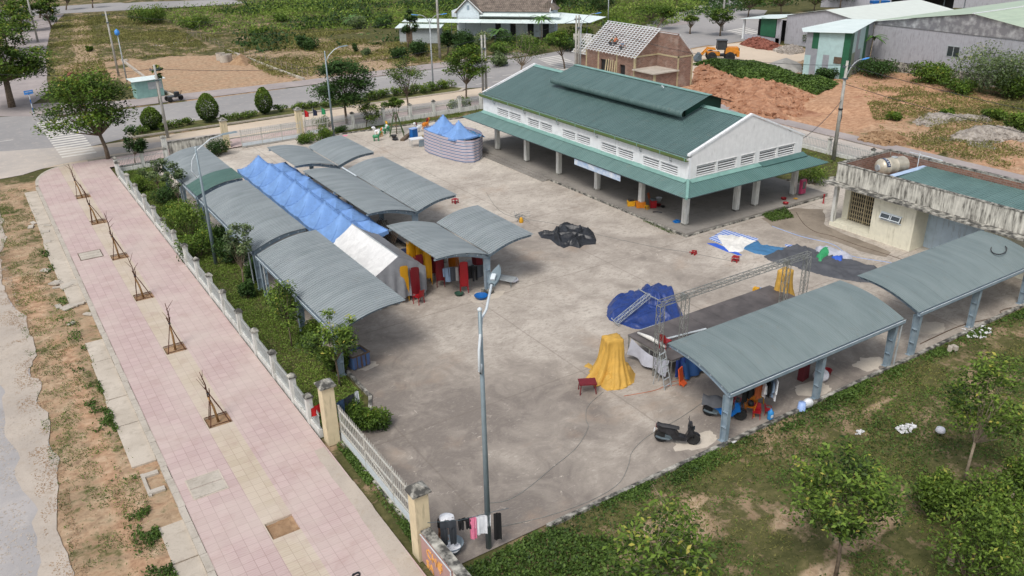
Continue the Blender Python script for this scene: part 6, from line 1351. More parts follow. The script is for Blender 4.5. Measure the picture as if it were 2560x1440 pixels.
# chairs: simple moulded plastic chair, one mesh, stacked
def chair_mesh(mat):
    m_ = MB(); m_.box((0, 0, .44), (.44, .42, .03)); 
    m_.grid(lambda u, v: (-.21+.42*u, .20+.09*v+.04*(1-(2*u-1)**2), .45+.44*v*(1-.12*(2*u-1)**2)), 6, 4)
    m_.grid(lambda u, v: (-.21+.42*u, .185+.09*v+.04*(1-(2*u-1)**2), .45+.44*v*(1-.12*(2*u-1)**2)), 6, 4)
    for sx in (-1, 1):
        for sy in (-1, 1): m_.tube([(sx*.22, sy*.2, 0), (sx*.19, sy*.18, .44)], .022, 4)
        m_.tube([(sx*.22, -.16, .44), (sx*.24, -.14, .64), (sx*.24, .12, .65), (sx*.21, .22, .62)], .02, 4)
    me = meshobj('stacking_chair', m_.v, m_.f, mat); return me
CH = {k: chair_mesh(k) for k in ('maroon_plastic', 'yellow_plastic', 'red_plastic', 'orange_plastic')}; used = set()
cname = dict(maroon_plastic='maroon', yellow_plastic='yellow', red_plastic='red', orange_plastic='orange')
def put_chair(mat, loc, rx, rz, label, group):
    if mat in used: o = CH[mat].copy(); COL.objects.link(o)
    else: o = CH[mat]; used.add(mat)
    o.location = loc; o.rotation_euler = (rx, 0, rz); o['label'] = label; o['category'] = 'chair'; o['group'] = group
ORD = ['top', 'second', 'third', 'fourth', 'fifth', 'sixth', 'seventh', 'eighth', 'ninth', 'tenth', 'eleventh', 'twelfth', 'thirteenth', 'fourteenth', 'fifteenth', 'sixteenth', 'seventeenth']
def stack(mat, x, y, n, rz, where, step=.105, lean=0.0):
    c = cname[mat]
    for k in range(n):
        j = n-1-k; lb = ('topmost %s chair of the stack %s' % (c, where)) if j == 0 else ('%s %s chair down in the stack %s' % (ORD[j], c, where))
        put_chair(mat, (x+sin(rz)*.012*k*(-1), y+cos(rz)*.012*k, .02+k*step), 0, rz, lb, 'stacked %s chairs' % c)
W = pi
stack('yellow_plastic', 17.75, 38.9, 14, rad(165), 'by the grey tent corner'); stack('maroon_plastic', 18.3, 38.6, 13, rad(160), 'right of the yellow one by the tent')
stack('yellow_plastic', 19.5, 41.4, 17, rad(170), 'farthest under the shelter wing'); stack('yellow_plastic', 19.9, 41.0, 16, rad(160), 'second from the far end')
stack('maroon_plastic', 19.3, 40.1, 13, rad(165), 'in front of the yellow stacks'); stack('yellow_plastic', 19.85, 40.1, 14, rad(160), 'between two maroon stacks'); stack('maroon_plastic', 20.45, 40.6, 14, rad(165), 'behind the hanging shirts')
stack('maroon_plastic', 20.3, 39.4, 12, rad(155), 'left of the hanging shirts'); stack('maroon_plastic', 20.95, 41.0, 13, rad(165), 'deep under the shelter'); stack('yellow_plastic', 21.4, 41.6, 11, rad(150), 'deepest under the shelter')
stack('red_plastic', 21.0, 37.9, 12, rad(155), 'standing alone at the laundry line'); stack('orange_plastic', 21.9, 40.6, 8, rad(120), 'behind the laundry')
put_chair('red_plastic', (18.2, 38.05, .02), 0, rad(200), 'small red plastic chair in front of the stacks by the grey tent', 'single red chairs')
# garments
def shirt(name, lab, cat, x, y, z, w_, h, mat, rz, thick=.06, sleeves=True, seed=0, group=None, pants=False):
    t = T(name, lab, cat, (x, y, z), rz, group); m_ = MB(); rs = random.Random(seed)
    def panel(x0, x1, z0, z1, tp=1.0, off=0):
        def f(u, v):
            xx = (x0+(x1-x0)*u); c = (x0+x1)/2; xx = c+(xx-c)*(1-(1-tp)*v); return (xx, off+.03*sin(u*9+seed)*v+.02*sin(u*17), z0+(z1-z0)*v)
        m_.grid(f, 8, 6)
        m_.grid(lambda u, v: (f(u, v)[0], f(u, v)[1]+thick*sin(pi*min(1, max(0, u)))*.8+.004, f(u, v)[2]), 8, 6)
    if pants: panel(-w_/2, w_/2, 0, -h*.3); panel(-w_/2, -.02, -h*.3, -h, .8); panel(.02, w_/2, -h*.3, -h, .8)
    else:
        panel(-w_/2, w_/2, 0, -h)
        if sleeves: panel(-w_/2-.13, -w_/2+.02, -.02, -h*.62, .8, .02); panel(w_/2-.02, w_/2+.13, -.02, -h*.62, .8, .02)
    m_.build('cloth', mat, t, True); return t
g_ = 'laundry hanging under the front double shelter'
for i, (c, nm, hh) in enumerate((('cloth_lblue', 'pale blue denim jacket', .62), ('cloth_dkgrey', 'dark grey jacket next to the blue one', .6), ('cloth_grey', 'beige shirt between dark garments', .6), ('cloth_maroon', 'dark maroon shirt', .62), ('cloth_black', 'black t-shirt', .55), ('cloth_black', 'black trousers', .7), ('cloth_dkgrey', 'slate grey towel at the right end', .5))):
    x = 20.25+i*.27; y = 38.25-.12*i; shirt('garment', nm+' on the line under the front double shelter', 'clothes', x, y, 1.56, .42, hh+.22, c, rad(-20 if i < 4 else 10), seed=i, group=g_, sleeves=i not in (2, 6), pants=i == 5)
single(MB().tube([(20.0, 38.4, 1.6), (22.2, 37.35, 1.56)], .012, 4), 'clothes_line', 'steel_dark', 'clothes line strung under the front double shelter', 'clothes line')
g_ = 'laundry hanging under the lawn side shelter'
HG = [('cloth_black', 'black trousers left of the dark shorts', .65, 1.0, True), ('cloth_black', 'black shorts', .5, 1.35, True), ('cloth_orange', 'rust orange t-shirt', .72, 1.85, False), ('cloth_white', 'white shirt behind the rust orange one', .7, 2.15, False), ('cloth_black', 'black jacket', .75, 2.4, False), ('cloth_lblue', 'grey and black jacket', .8, 2.62, False), ('cloth_white', 'long white garment', 1.05, 2.85, False)]
for c, nm, hh, dx, pn in HG: shirt('garment', nm+' hanging in the shelter above the plastic chairs', 'clothes', 22.75+dx*.95, 19.62-.03*dx, 1.86, .44, hh, c, rad(60 if dx > 2 else 15), seed=int(dx*7), group=g_, pants=pn)
single(MB().tube([(22.4, 19.6, 1.9), (28.0, 19.5, 1.88)], .012, 4), 'clothes_line', 'steel_dark', 'clothes line strung inside the lawn side shelter', 'clothes line')
shirt('towel', 'teal towel hanging near the second post of the lawn side shelter', 'towel', 27.0, 20.4, 1.9, .2, .75, 'cloth_teal', rad(70), sleeves=False)
# loose chairs under the right shelter
def loose_chair(lab, x, y, rz, mat, s_=1.0, lean=0):
    t = T('plastic_chair', lab, 'chair', (x, y, .02), rz); 
    MB().box((0, 0, .43), (.44, .42, .035)).build('seat', mat, t)
    m_ = MB(); m_.grid(lambda u, v: (-.21+.42*u, .20+.10*v+.03*(1-(2*u-1)**2), .45+.44*v*(1-.12*(2*u-1)**2)), 6, 4); m_.box((0, .22, .5), (.36, .03, .1)); m_.build('backrest', mat, t)
    for sx in (-1, 1):
        for sy in (-1, 1): MB().tube([(sx*.22, sy*.2, 0), (sx*.19, sy*.18, .43)], .024, 4).build('leg', mat, t)
        MB().tube([(sx*.22, -.16, .43), (sx*.24, -.14, .63), (sx*.24, .12, .64), (sx*.21, .24, .62)], .02, 4).build('armrest', mat, t)
    t.scale = (s_,)*3
loose_chair('red plastic chair with holes in its back behind the shelter post', 24.6, 20.75, rad(20), 'red_plastic'); loose_chair('orange plastic chair facing left with a black helmet on it', 24.75, 20.1, rad(-60), 'orange_plastic')
loose_chair('yellow plastic chair standing behind the rust orange shirt', 25.6, 20.5, rad(180), 'yellow_plastic'); loose_chair('small red child chair at the edge of the concrete', 24.75, 19.75, rad(-50), 'red_plastic', .7)
loose_chair('small red chair half hidden behind the water bottle', 25.3, 19.6, rad(30), 'red_plastic', .6)
m_ = MB(); m_.lathe([(.0, 0), (.13, .02), (.14, .1), (.1, .2), (0, .25)], 14, (24.72, 20.08, .47)); single(m_, 'helmet', 'black_plastic', 'black helmet lying on the orange plastic chair', 'helmet', smooth=True)
t = T('water_bottle', 'large blue water bottle standing at the concrete edge', 'water bottle', (25.15, 19.35, .02)); MAT['bottle_blue'] = pm('bottle_blue', srgb(50, 130, 190), .1, 5, .15)
MB().lathe([(.13, 0), (.135, .05), (.125, .1), (.135, .2), (.125, .26), (.135, .34), (.06, .42), (.03, .46), (.03, .5), (0, .5)], 18).build('bottle', 'bottle_blue', t, True); MB().box((-.05, -.125, .2), (.12, .03, .12)).build('paper_label', 'lamp_white', t)
p = at(2003, 1024, .02); t = T('bucket', 'pale blue bucket standing upside down by the shelter post', 'bucket', p); MB().lathe([(.19, 0), (.18, .02), (.15, .36), (0, .37)], 18).build('body', 'pale_blue_plastic', t, True)
p = at(2020, 1022, .02); t = T('basin', 'white plastic basin leaning on the second post of the lawn side shelter', 'basin', p, rad(-30)); m_ = MB(); m_.lathe([(0, 0), (.16, .01), (.22, .12), (.24, .12), (.2, 0)], 20, (0, 0, 0), 'y'); o = m_.build('bowl', 'white_plastic', t, True); o.location = (0, 0, .24)
p = at(2007, 948, .02); t = T('suitcase', 'dark red suitcase on the concrete behind the second post', 'suitcase', p, rad(10)); MB().box((0, 0, .38), (.55, .28, .7), taper=.94).build('body', 'cloth_maroon', t); MB().tube([(-.12, 0, .74), (-.1, 0, .82), (.1, 0, .82), (.12, 0, .74)], .015, 4).build('handle', 'black_plastic', t)
p = at(2050, 955, .02); m_ = MB(); m_.grid(lambda u, v: (p[0]+.38*sin(pi*v*.95+.05)*cos(2*pi*u), p[1]+.34*sin(pi*v*.95+.05)*sin(2*pi*u), .03+.7*(1-v)*(1+.06*sin(u*30))), 20, 8); single(m_, 'plastic_bag', 'plastic_bag', 'bulging clear plastic bag beside the dark red suitcase', 'bag', smooth=True)
basin('red plastic basket beside the bulging plastic bag', 2066, 938, 'red_plastic', .22, .3); p = at(2052, 930, .5); single(MB().lathe([(0, 0), (.2, .05), (.22, .15), (0, .22)], 12, (p[0], p[1], .3)), 'cushion', 'cloth_pink', 'bright pink bundle on the red basket', 'bundle', smooth=True)
# goods on the hall slab
def crate(lab, px, py, dims, mat, rz=0, z=.27, inner=None, taper=1.05):
    p = at(px, py, z); t = T('crate', lab, 'crate', (p[0], p[1], z), rz); MB().box((0, 0, dims[2]/2), dims, taper=taper).build('body', mat, t)
    if inner: MB().box((0, 0, dims[2]+.06), (dims[0]*.7, dims[1]*.7, .14), .3, .2).build('contents', inner, t)
    m_ = MB(); m_.box((0, 0, dims[2]+.0), (dims[0]*1.08, dims[1]*1.08, .04)); m_.build('rim', mat, t); return t
crate('yellow plastic crate with black contents on the hall floor', 1577, 514, (.5, .38, .34), 'yellow_plastic', rad(-30), inner='black_plastic'); crate('orange crate with a grey lid beside the hall column', 1601, 518, (.62, .42, .4), 'orange_plastic', rad(-30), inner=None)
crate('red cooler box with white front on the hall floor', 1632, 518, (.42, .42, .5), 'red_plastic', rad(-30), inner='steel_dark'); p = at(1617, 523, .27); t = T('plastic_stool', 'tiny yellow stool between the orange crate and the red cooler', 'stool', p, .2); MB().box((0, 0, .25), (.26, .26, .03)).build('seat', 'yellow_plastic', t)
m_ = MB()
for sx in (-.1, .1):
    for sy in (-.1, .1): m_.box((sx, sy, .12), (.04, .04, .25))
m_.build('legs', 'yellow_plastic', t)
p = at(1621, 505, .27); single(MB().box((p[0], p[1], .75), (.3, .05, .42), .5, 0, -.3), 'cardboard_flap', 'cloth_orange', 'brown cardboard sheet standing by the red cooler', 'cardboard')
basin('white plastic tub deeper on the hall floor', 1647, 502, 'white_plastic', .22, .24, .27); basin('dark red bowl right of the cooler on the hall floor', 1646, 515, 'maroon_plastic', .2, .14, .27); basin('black round pan on the hall floor', 1657, 518, 'black_plastic', .18, .08, .27)
m_ = MB(); m_.tube([at(1632, 530, .3), at(1642, 529, .31), at(1655, 531, .3)], .04, 5); single(m_, 'black_tool', 'black_plastic', 'short black tool lying on the hall floor near the slab edge', 'tool')
bp = px_poly([(1680, 562), (1690, 556), (1702, 560), (1700, 567), (1685, 568)]); m_ = crumple(bp, None, .28, .06, .12, 5); m_.v = [(x, y, max(z, .275)) for x, y, z in m_.v]; single(m_, 'plastic_bag', 'moto_blue', 'bright blue plastic scrap at the foot of the corner column', 'bag')
p = at(1983, 484, .27); t = T('fire_cabinet', 'pink red fire hose cabinet on the far right column of the hall', 'fire cabinet', (49.35, 37.75, .27)); MAT['cab_pink'] = pm('cab_pink', srgb(168, 60, 96), .1, 3, .5)
MB().box((0, 0, .65), (.5, .22, 1.05)).build('box', 'cab_pink', t); MB().box((0, -.12, .78), (.3, .02, .55)).build('pane', 'glass_dark', t)
for lab, px, py, mat in (('red bucket beside the service path near the hall corner', 1958, 506, 'red_plastic'), ('second red bucket just in front of the first near the hall corner', 1963, 518, 'red_plastic')): p = at(px, py, .02); t = T('bucket', lab, 'bucket', p); MB().lathe([(.15, 0), (.2, .36), (.21, .36), (.19, .34), (.14, .03), (0, .03)], 16).build('body', mat, t, True)
p = at(1988, 506, .02); t = T('plastic_stool', 'little yellow and red stool by the hall corner', 'stool', p, .2); MB().box((0, 0, .3), (.24, .24, .03)).build('seat', 'yellow_plastic', t); MB().box((0, 0, .12), (.24, .24, .2)).build('legs', 'red_plastic', t)
p = at(2058, 508, .02); t = T('fire_hydrant', 'red fire hydrant post between the hall and the service block', 'hydrant', p); t.scale = (.75, .75, .8); MB().lathe([(.13, 0), (.13, .03), (.06, .05), (.06, .7), (.09, .72), (.09, .82), (0, .88)], 12).build('body', 'red_plastic', t, True); MB().tube([(-.14, 0, .6), (.14, 0, .6)], .05, 6).build('outlet', 'maroon_plastic', t)
# far yard things
p = at(1035, 348, .02); t = T('portable_box', 'tall blue plastic drum box near the striped enclosure', 'drum', p, .2); MB().box((0, 0, .5), (.62, .5, 1.0), taper=.95).build('body', 'blue_plastic', t); MB().box((0, 0, 1.03), (.68, .56, .07)).build('lid', 'pale_blue_plastic', t)
p = at(1042, 366, .02); t = T('folding_table', 'white topped folding table in front of the striped enclosure', 'table', p, rad(-8)); MB().box((0, 0, .74), (1.25, .75, .06)).build('table_top', 'white_plastic', t)
for sx in (-.55, .55):
    for sy in (-.3, .3): MB().tube([(sx, sy, 0), (sx*.95, sy, .72)], .02, 4).build('leg', 'galv', t)
MB().box((.35, -.42, .36), (.55, .03, .62), .1, 0, .12).build('front_board', 'steel_blue', t)
p = at(1062, 350, .02); t = T('cooking_pot', 'pale tub standing right of the folding table', 'tub', p); MB().lathe([(.2, 0), (.26, .45), (.27, .45), (.22, .42), (.18, .05), (0, .05)], 16).build('body', 'cloth_tan', t, True)
# coin ride animals
def ride(lab, px, py, rz, body, head, mane, s_=1.0):
    p = at(px, py, .02); t = T('animal_ride', lab, 'toy animal', p, rz, 'painted ride-on animals'); m_ = MB()
    m_.lathe([(0, -.38), (.14, -.34), (.2, -.15), (.18, .1), (.2, .28), (0, .36)], 12, (0, 0, .48), 'x'); m_.build('body', body, t, True)
    m_ = MB(); m_.tube([(.28, 0, .58), (.42, 0, .78), (.44, 0, .86)], [.12, .09, .09], 8); m_.lathe([(0, -.12), (.11, -.08), (.13, 0), (.08, .12), (0, .17)], 10, (.48, 0, .92), 'x'); m_.build('head', head, t, True)
    m_ = MB(); m_.tube([(.40, 0, 1.0), (.28, 0, .86), (.2, 0, .66)], [.08, .12, .06], 7); m_.build('mane', mane, t, True)
    for sx in (-.24, .22):
        for sy in (-.12, .12): MB().tube([(sx, sy, .42), (sx+.03, sy, .18), (sx, sy, .02)], [.08, .05, .06], 6).build('leg', body, t)
    t.scale = (s_*.74,)*3
ride('white and red ride-on animal statue left of the orange one', 1046, 330, rad(200), 'white_plastic', 'white_plastic', 'maroon_plastic', 1.35); ride('orange ride-on lion statue with dark red mane', 1064, 322, rad(15), 'orange_plastic', 'orange_plastic', 'maroon_plastic', 1.35)
MAT['toy_green'] = pm('toy_green', srgb(60, 130, 90), .15, 5, .4)
ride('green ride-on animal statue in front of the toy group', 941, 352, rad(-30), 'toy_green', 'toy_green', 'white_plastic', 1.2); ride('yellow ride-on animal statue in the middle of the toy group', 950, 342, rad(20), 'yellow_plastic', 'white_plastic', 'orange_plastic', 1.1)
ride('white necked ride-on swan at the left of the toy group', 944, 338, rad(170), 'white_plastic', 'white_plastic', 'white_plastic', 1.15); ride('green and white ride-on animal at the rear of the toy group', 958, 334, rad(-50), 'toy_green', 'white_plastic', 'toy_green', 1.2); ride('yellow green ride-on figure next to the tree support frame', 970, 328, rad(80), 'toy_green', 'yellow_plastic', 'yellow_plastic', 1.2)
# tree support frame
p = at(992, 338, .02); MAT['frame_green'] = pm('frame_green', srgb(72, 88, 56), .2, 5, .7); t = T('support_frame', 'green painted wooden tripod frame holding the young tree near the toy animals', 'frame', p)
m_ = MB()
for a in (0.3, 1.9, 3.5, 5.1): m_.tube([(.95*cos(a), .95*sin(a), 0), (.15*cos(a), .15*sin(a), 2.2)], .05, 4)
for z, r in ((.45, .78), (1.2, .5), (2.1, .2)):
    for k in range(4): a, b = .3+k*1.6, .3+(k+1)*1.6; m_.tube([(r*cos(a), r*sin(a), z), (r*cos(b), r*sin(b), z)], .03, 4)
m_.build('frame', 'frame_green', t)
p = at(985, 345, .02); single(MB().lathe([(.15, 0), (.3, .28), (.32, .28), (.26, .2), (.1, .04)], 14, (p[0], p[1], .02)), 'scoop', 'black_plastic', 'black scoop bin leaning under the green tripod frame', 'bin'); basin('black tray on the ground in front of the green tripod frame', 988, 350, 'black_plastic', .3, .1)
m_ = MB(); m_.tube([at(1005, 352, .05), at(1018, 340, .25), at(1030, 328, .3)], [.22, .2, .05], 7); single(m_, 'straw_bundle', 'grass_dry_bark', 'bundle of dry straw leaning beside the blue drum box', 'straw') if False else single(m_, 'straw_bundle', 'bark', 'bundle of dry straw leaning beside the blue drum box', 'straw')
p = at(858, 340, .02); single(crumple([(p[0]-.5, p[1]-.2), (p[0]+.5, p[1]-.25), (p[0]+.55, p[1]+.2), (p[0]-.4, p[1]+.25)], None, .03, .08, .12, 3), 'pink_cloth', 'cloth_pink', 'bright pink cloth on the ground beyond the small double shelter', 'cloth')
# scrap wire and yellow bag
m_ = MB(); rr = random.Random(9)
for k in range(12): a = at(1285+rr.uniform(0, 45), 525+rr.uniform(0, 35), .03); b = at(1285+rr.uniform(0, 45), 525+rr.uniform(0, 35), rr.uniform(.05, .6)); m_.tube([a, (a+b)/2+np.array([0, 0, .1]), b], .012, 3)
single(m_, 'wire_scrap', 'steel_dark', 'tangle of thin rods on the yard beside the front double shelter', 'scrap'); p = at(1303, 556, .02); single(MB().lathe([(.14, 0), (.16, .1), (.1, .32), (.03, .38), (0, .38)], 10, (p[0], p[1], .02)), 'plastic_bag', 'yellow_plastic', 'yellow plastic bag standing in the tangle of rods', 'bag')
p = at(1888, 744, .02); t = T('light_box', 'small yellow and pale blue lamp case on the ground behind the stage', 'case', p, .4); MB().box((0, 0, .3), (.3, .3, .6)).build('body', 'yellow_plastic', t); MB().box((.4, 0, .35), (.55, .35, .25), 0, .4).build('panel', 'pale_blue_plastic', t)
t = T('plastic_chair', 'red plastic chair on the stage behind the near truss tower', 'chair', (24.3, 25.0, 1.12), rad(100)); MB().box((0, 0, .43), (.42, .4, .03)).build('seat', 'red_plastic', t); MB().grid(lambda u, v: (-.2+.4*u, .2+.1*v, .44+.42*v), 4, 3).build('backrest', 'red_plastic', t)
for sx in (-.18, .18):
    for sy in (-.18, .18): MB().tube([(sx, sy, 0), (sx, sy, .43)], .02, 4).build('leg', 'red_plastic', t)
# cables on the ground
def cable(pts, lab, mat='truss_steel', r=.012, z=.032):
    P_ = [Vector(at(px, py, z)) for px, py in pts]; out = []
    for i in range(len(P_)-1):
        p = [P_[max(0, i-1)], P_[i], P_[i+1], P_[min(len(P_)-1, i+2)]]
        for k in range(6): f_ = k/6; out.append(.5*((2*p[1])+(-p[0]+p[2])*f_+(2*p[0]-5*p[1]+4*p[2]-p[3])*f_**2+(-p[0]+3*p[1]-3*p[2]+p[3])*f_**3))
    out.append(P_[-1]); single(MB().tube(out, r, 4), 'cable', mat, lab, 'cable')
cable([(1508, 980), (1470, 1015), (1465, 1048), (1470, 1070), (1440, 1120), (1380, 1170), (1320, 1220), (1270, 1250), (1224, 1258)], 'grey cable curving from the yellow draped stack to the tall lamp post')
cable([(1762, 1002), (1700, 1045), (1620, 1090), (1580, 1130), (1572, 1160), (1550, 1205), (1500, 1240), (1430, 1270), (1350, 1295), (1230, 1322)], 'grey cable running from the blue motorbike along the yard edge to the lamp post')
cable([(1215, 480), (1262, 535), (1390, 560), (1510, 590), (1640, 618), (1727, 632), (1840, 655)], 'thin dark cable crossing the yard to the red stools', r=.012)
cable([(1990, 530), (2010, 560), (2040, 580), (2080, 590), (2150, 615), (2230, 640), (2300, 665)], 'brown hose lying along the foot of the service block', 'rust_frame', .02)
cable([(1930, 565), (2000, 590), (2080, 610), (2130, 640), (2240, 660), (2290, 690)], 'pale blue hose lying between the service block and the sheets', 'pale_blue_plastic', .02)
cable([(2300, 860), (2400, 815), (2480, 795), (2530, 770), (2500, 780), (2545, 800)], 'dark hose coiled beside the rightmost shelter posts', 'rust_frame', .025)
cable([(1560, 990), (1640, 975), (1680, 955), (1720, 950), (1690, 962), (1660, 965)], 'thin orange wire tangled beneath the stage corner', 'cloth_orange', .012)
# ================================================================ MOTORBIKES
def motorbike(lab, cx, cy, rz, paint, cover=False):
    t = T('motorbike', lab, 'motorbike', (cx, cy, .02), rz)
    for nm, x in (('front_wheel', .63), ('rear_wheel', -.63)):
        m_ = MB(); m_.lathe([(.20, -.045), (.26, -.055), (.285, 0), (.26, .055), (.20, .045)], 24, (x, 0, .285), 'y'); o = m_.build(nm, 'tyre', t, True)
        m_ = MB(); m_.lathe([(.185, -.035), (.215, -.03), (.215, .03), (.185, .035), (.185, -.035)], 20, (x, 0, .285), 'y'); m_.lathe([(0, -.04), (.05, -.04), (.05, .04), (0, .04)], 10, (x, 0, .285), 'y')
        for k in range(5): a = 2*pi*k/5; m_.tube([(x+.04*cos(a), 0, .285+.04*sin(a)), (x+.2*cos(a), 0, .285+.2*sin(a))], .016, 4)
        m_.build('rim', 'black_plastic', o)
    m_ = MB(); m_.slab_xz([(-.72, .62), (-.85, .78), (-.82, .86), (-.5, .76), (-.1, .66), (.05, .42), (.30, .36), (.40, .60), (.50, .86), (.60, .80), (.62, .62), (.44, .34), (.30, .22), (-.15, .22), (-.28, .42), (-.5, .52)], -.15, .15); m_.box((.50, 0, .68), (.22, .34, .42), 0, -.25, taper=.7); m_.box((-.45, 0, .66), (.6, .26, .16), 0, .12); m_.box((.1, 0, .28), (.5, .36, .08)); m_.build('body', paint, t)
    m_ = MB(); m_.grid(lambda u, v: (-.86+.92*u, (-.15+.3*v)*(.75+.25*sin(pi*u)), .80-.09*u+.07*sin(pi*v)+.03*sin(u*pi)), 10, 6); m_.box((-.4, 0, .775), (.86, .2, .04), 0, .1); m_.build('seat', 'rubber_seat', t, True)
    m_ = MB(); m_.box((-.32, -.02, .33), (.34, .2, .18)); m_.tube([(-.3, -.14, .24), (-.62, -.16, .27), (-.86, -.17, .36)], .05, 7); m_.build('engine', 'steel_dark', t)
    m_ = MB(); m_.tube([(.50, 0, .85), (.46, 0, .98)], .03, 6); m_.tube([(.40, -.34, 1.0), (.46, -.15, .98), (.46, .15, .98), (.40, .34, 1.0)], .018, 6); m_.box((.48, 0, .99), (.18, .26, .12), taper=.7); m_.build('handlebar', 'black_plastic', t)
    for s_ in (-1, 1): MB().tube([(.42, s_*.28, 1.0), (.44, s_*.32, 1.08)], .008, 4).add([(.42, s_*.29, 1.06), (.42, s_*.37, 1.06), (.42, s_*.37, 1.11), (.42, s_*.29, 1.11), (.44, s_*.29, 1.06), (.44, s_*.37, 1.06), (.44, s_*.37, 1.11), (.44, s_*.29, 1.11)], [(0, 1, 2, 3), (7, 6, 5, 4), (0, 4, 5, 1), (2, 6, 7, 3), (1, 5, 6, 2), (0, 3, 7, 4)]).build('mirror', 'black_plastic', t)
    m_ = MB(); 
    for s_ in (-.07, .07): m_.tube([(.63, s_, .285), (.52, s_, .62)], .022, 5)
    m_.grid(lambda u, v: (.63+.31*cos(.5+u*1.9), -.07+.14*v, .285+.31*sin(.5+u*1.9)), 8, 2); m_.build('fork', 'black_plastic', t)
    m_ = MB(); m_.grid(lambda u, v: (-.63-.31*cos(.1+u*1.5), -.07+.14*v, .285+.31*sin(.1+u*1.5)), 8, 2); m_.build('mudguard', 'black_plastic', t)
    MB().box((.62, 0, .78), (.05, .2, .12), 0, .4).build('headlight', 'glass_dark', t); MB().box((-.86, 0, .76), (.04, .16, .08)).build('taillight', 'maroon_plastic', t); MB().box((-.93, 0, .56), (.02, .16, .13), 0, .3).build('number_plate', 'white_plastic', t)
    MB().tube([(-.1, .14, .22), (-.2, .28, .01)], .012, 4).build('side_stand', 'steel_dark', t)
    if cover: m_ = MB(); m_.grid(lambda u, v: (-.95+1.0*u, (-.34+.68*v)*(1-.1*u), .90+.10*sin(pi*v)-.05*u+.05*sin(u*9+v*4)-.22*abs(2*v-1)**3), 16, 12); single(MB().add([(cx+x*cos(rz)-y*sin(rz), cy+x*sin(rz)+y*cos(rz), z+.02) for x, y, z in m_.v], m_.f), 'grey_sheet', 'tarp_grey', 'grey sheet thrown over the seat of the blue motorbike', 'sheet', smooth=True)
    return t
motorbike('black motorbike parked on the open concrete near the lawn', 20.72, 20.28, math.atan2(-.83, .86), 'black_plastic'); motorbike('blue motorbike with a covered seat behind the shelter post', 23.62, 20.5, math.atan2(-.9, .75), 'moto_blue', True)
# ================================================================ PEOPLE
def skinned(name, parent, verts, edges, radii, mat, root=0, sub=2):
    me = bpy.data.meshes.new(name); me.from_pydata(verts, edges, []); me.update(); o = bpy.data.objects.new(name, me); COL.objects.link(o); o.parent = parent
    o.modifiers.new('skin', 'SKIN')
    sv = me.skin_vertices[0].data
    for i, r in enumerate(radii): sv[i].radius = (r, r)
    sv[root].use_root = True
    s_ = o.modifiers.new('sub', 'SUBSURF'); s_.levels = sub; s_.render_levels = sub; me.materials.append(MAT[mat]); return o
def head_mesh(parent, c, f, up, hat, hatmat, r=.105):
    """head with brow, nose, ears and chin, facing f"""
    f = Vector(f).normalized(); up = Vector(up); up = (up-f*up.dot(f)).normalized(); s_ = f.cross(up); m_ = MB()
    def P(x, y, z): q = Vector(c)+s_*x+f*y+up*z; return (q.x, q.y, q.z)
    def g(u, v):
        a = 2*pi*u; b = pi*v; x = sin(b)*cos(a)*.078; y = sin(b)*sin(a)*.096; z = cos(b)*.118
        if z < 0: x *= 1-.35*(z/-.118); y *= 1-.15*(z/-.118)
        if y > .05 and abs(x) < .02 and -.04 < z < .02: y += .022
        if y > .05 and .0 < z < .03 and .015 < abs(x) < .05: y -= .008
        return P(x, y, z)
    m_.grid(g, 20, 14)
    for sx in (-1, 1): m_.tube([P(sx*.076, 0, -.02), P(sx*.09, -.01, .02)], [.018, .02], 6)
    m_.build('head', 'skin', parent, True); m2 = MB()
    def g2(u, v): a = 2*pi*u; b = pi*.56*v; return P(sin(b)*cos(a)*.09, sin(b)*sin(a)*.108-.008, cos(b)*.13+.004)
    m2.grid(g2, 18, 8)
    if hat == 'brim': 
        def g3(u, v): a = 2*pi*u; r_ = .09+.08*v; return P(r_*cos(a), r_*sin(a)*1.1, .03-.02*v)
        m2.grid(g3, 18, 2)
    m2.build('hat' if hat else 'hair', hatmat, parent, True)
def hand(parent, w_, d, s_=1):
    w_ = Vector(w_); d = Vector(d).normalized(); a = d.orthogonal().normalized(); V = [tuple(w_), tuple(w_+d*.05), tuple(w_+d*.09)]; E = [(0, 1), (1, 2)]; R_ = [.022, .03, .028]
    for k, (off, L) in enumerate(((-.028, .065), (-.009, .075), (.01, .07), (.028, .055))):
        b = w_+d*.09+a*off; n_ = len(V); V += [tuple(b+d*L*.5), tuple(b+d*L+Vector((0, 0, -.012)))]; E += [(2, n_), (n_, n_+1)]; R_ += [.009, .008]
    n_ = len(V); V += [tuple(w_+d*.05+a*-.04), tuple(w_+d*.085+a*-.058)]; E += [(1, n_), (n_, n_+1)]; R_ += [.011, .009]
    skinned('hand', parent, V, E, R_, 'skin', 0, 1)
# washer bending over a basin behind the laundry line
px_ = (10.20, 20.55); t = T('person', 'person in a white top bending over a wash basin behind the laundry line', 'person', (px_[0], px_[1], .0), rad(0))
hip = (0, .18, .78); 
V = [hip, (0, .02, 1.02), (0, -.16, 1.12), (0, -.28, 1.10), (.10, .2, .74), (.13, .12, .42), (.14, .22, .08), (.14, .08, .03), (-.10, .2, .74), (-.13, .12, .42), (-.14, .22, .08), (-.14, .08, .03), (.19, -.22, 1.08), (.22, -.28, .80), (.14, -.38, .55), (-.19, -.22, 1.08), (-.22, -.28, .80), (-.14, -.38, .55)]
E = [(0, 1), (1, 2), (2, 3), (0, 4), (4, 5), (5, 6), (6, 7), (0, 8), (8, 9), (9, 10), (10, 11), (2, 12), (12, 13), (13, 14), (2, 15), (15, 16), (16, 17)]
R_ = [.135, .13, .125, .055, .09, .06, .045, .035, .09, .06, .045, .035, .055, .04, .03, .055, .04, .03]
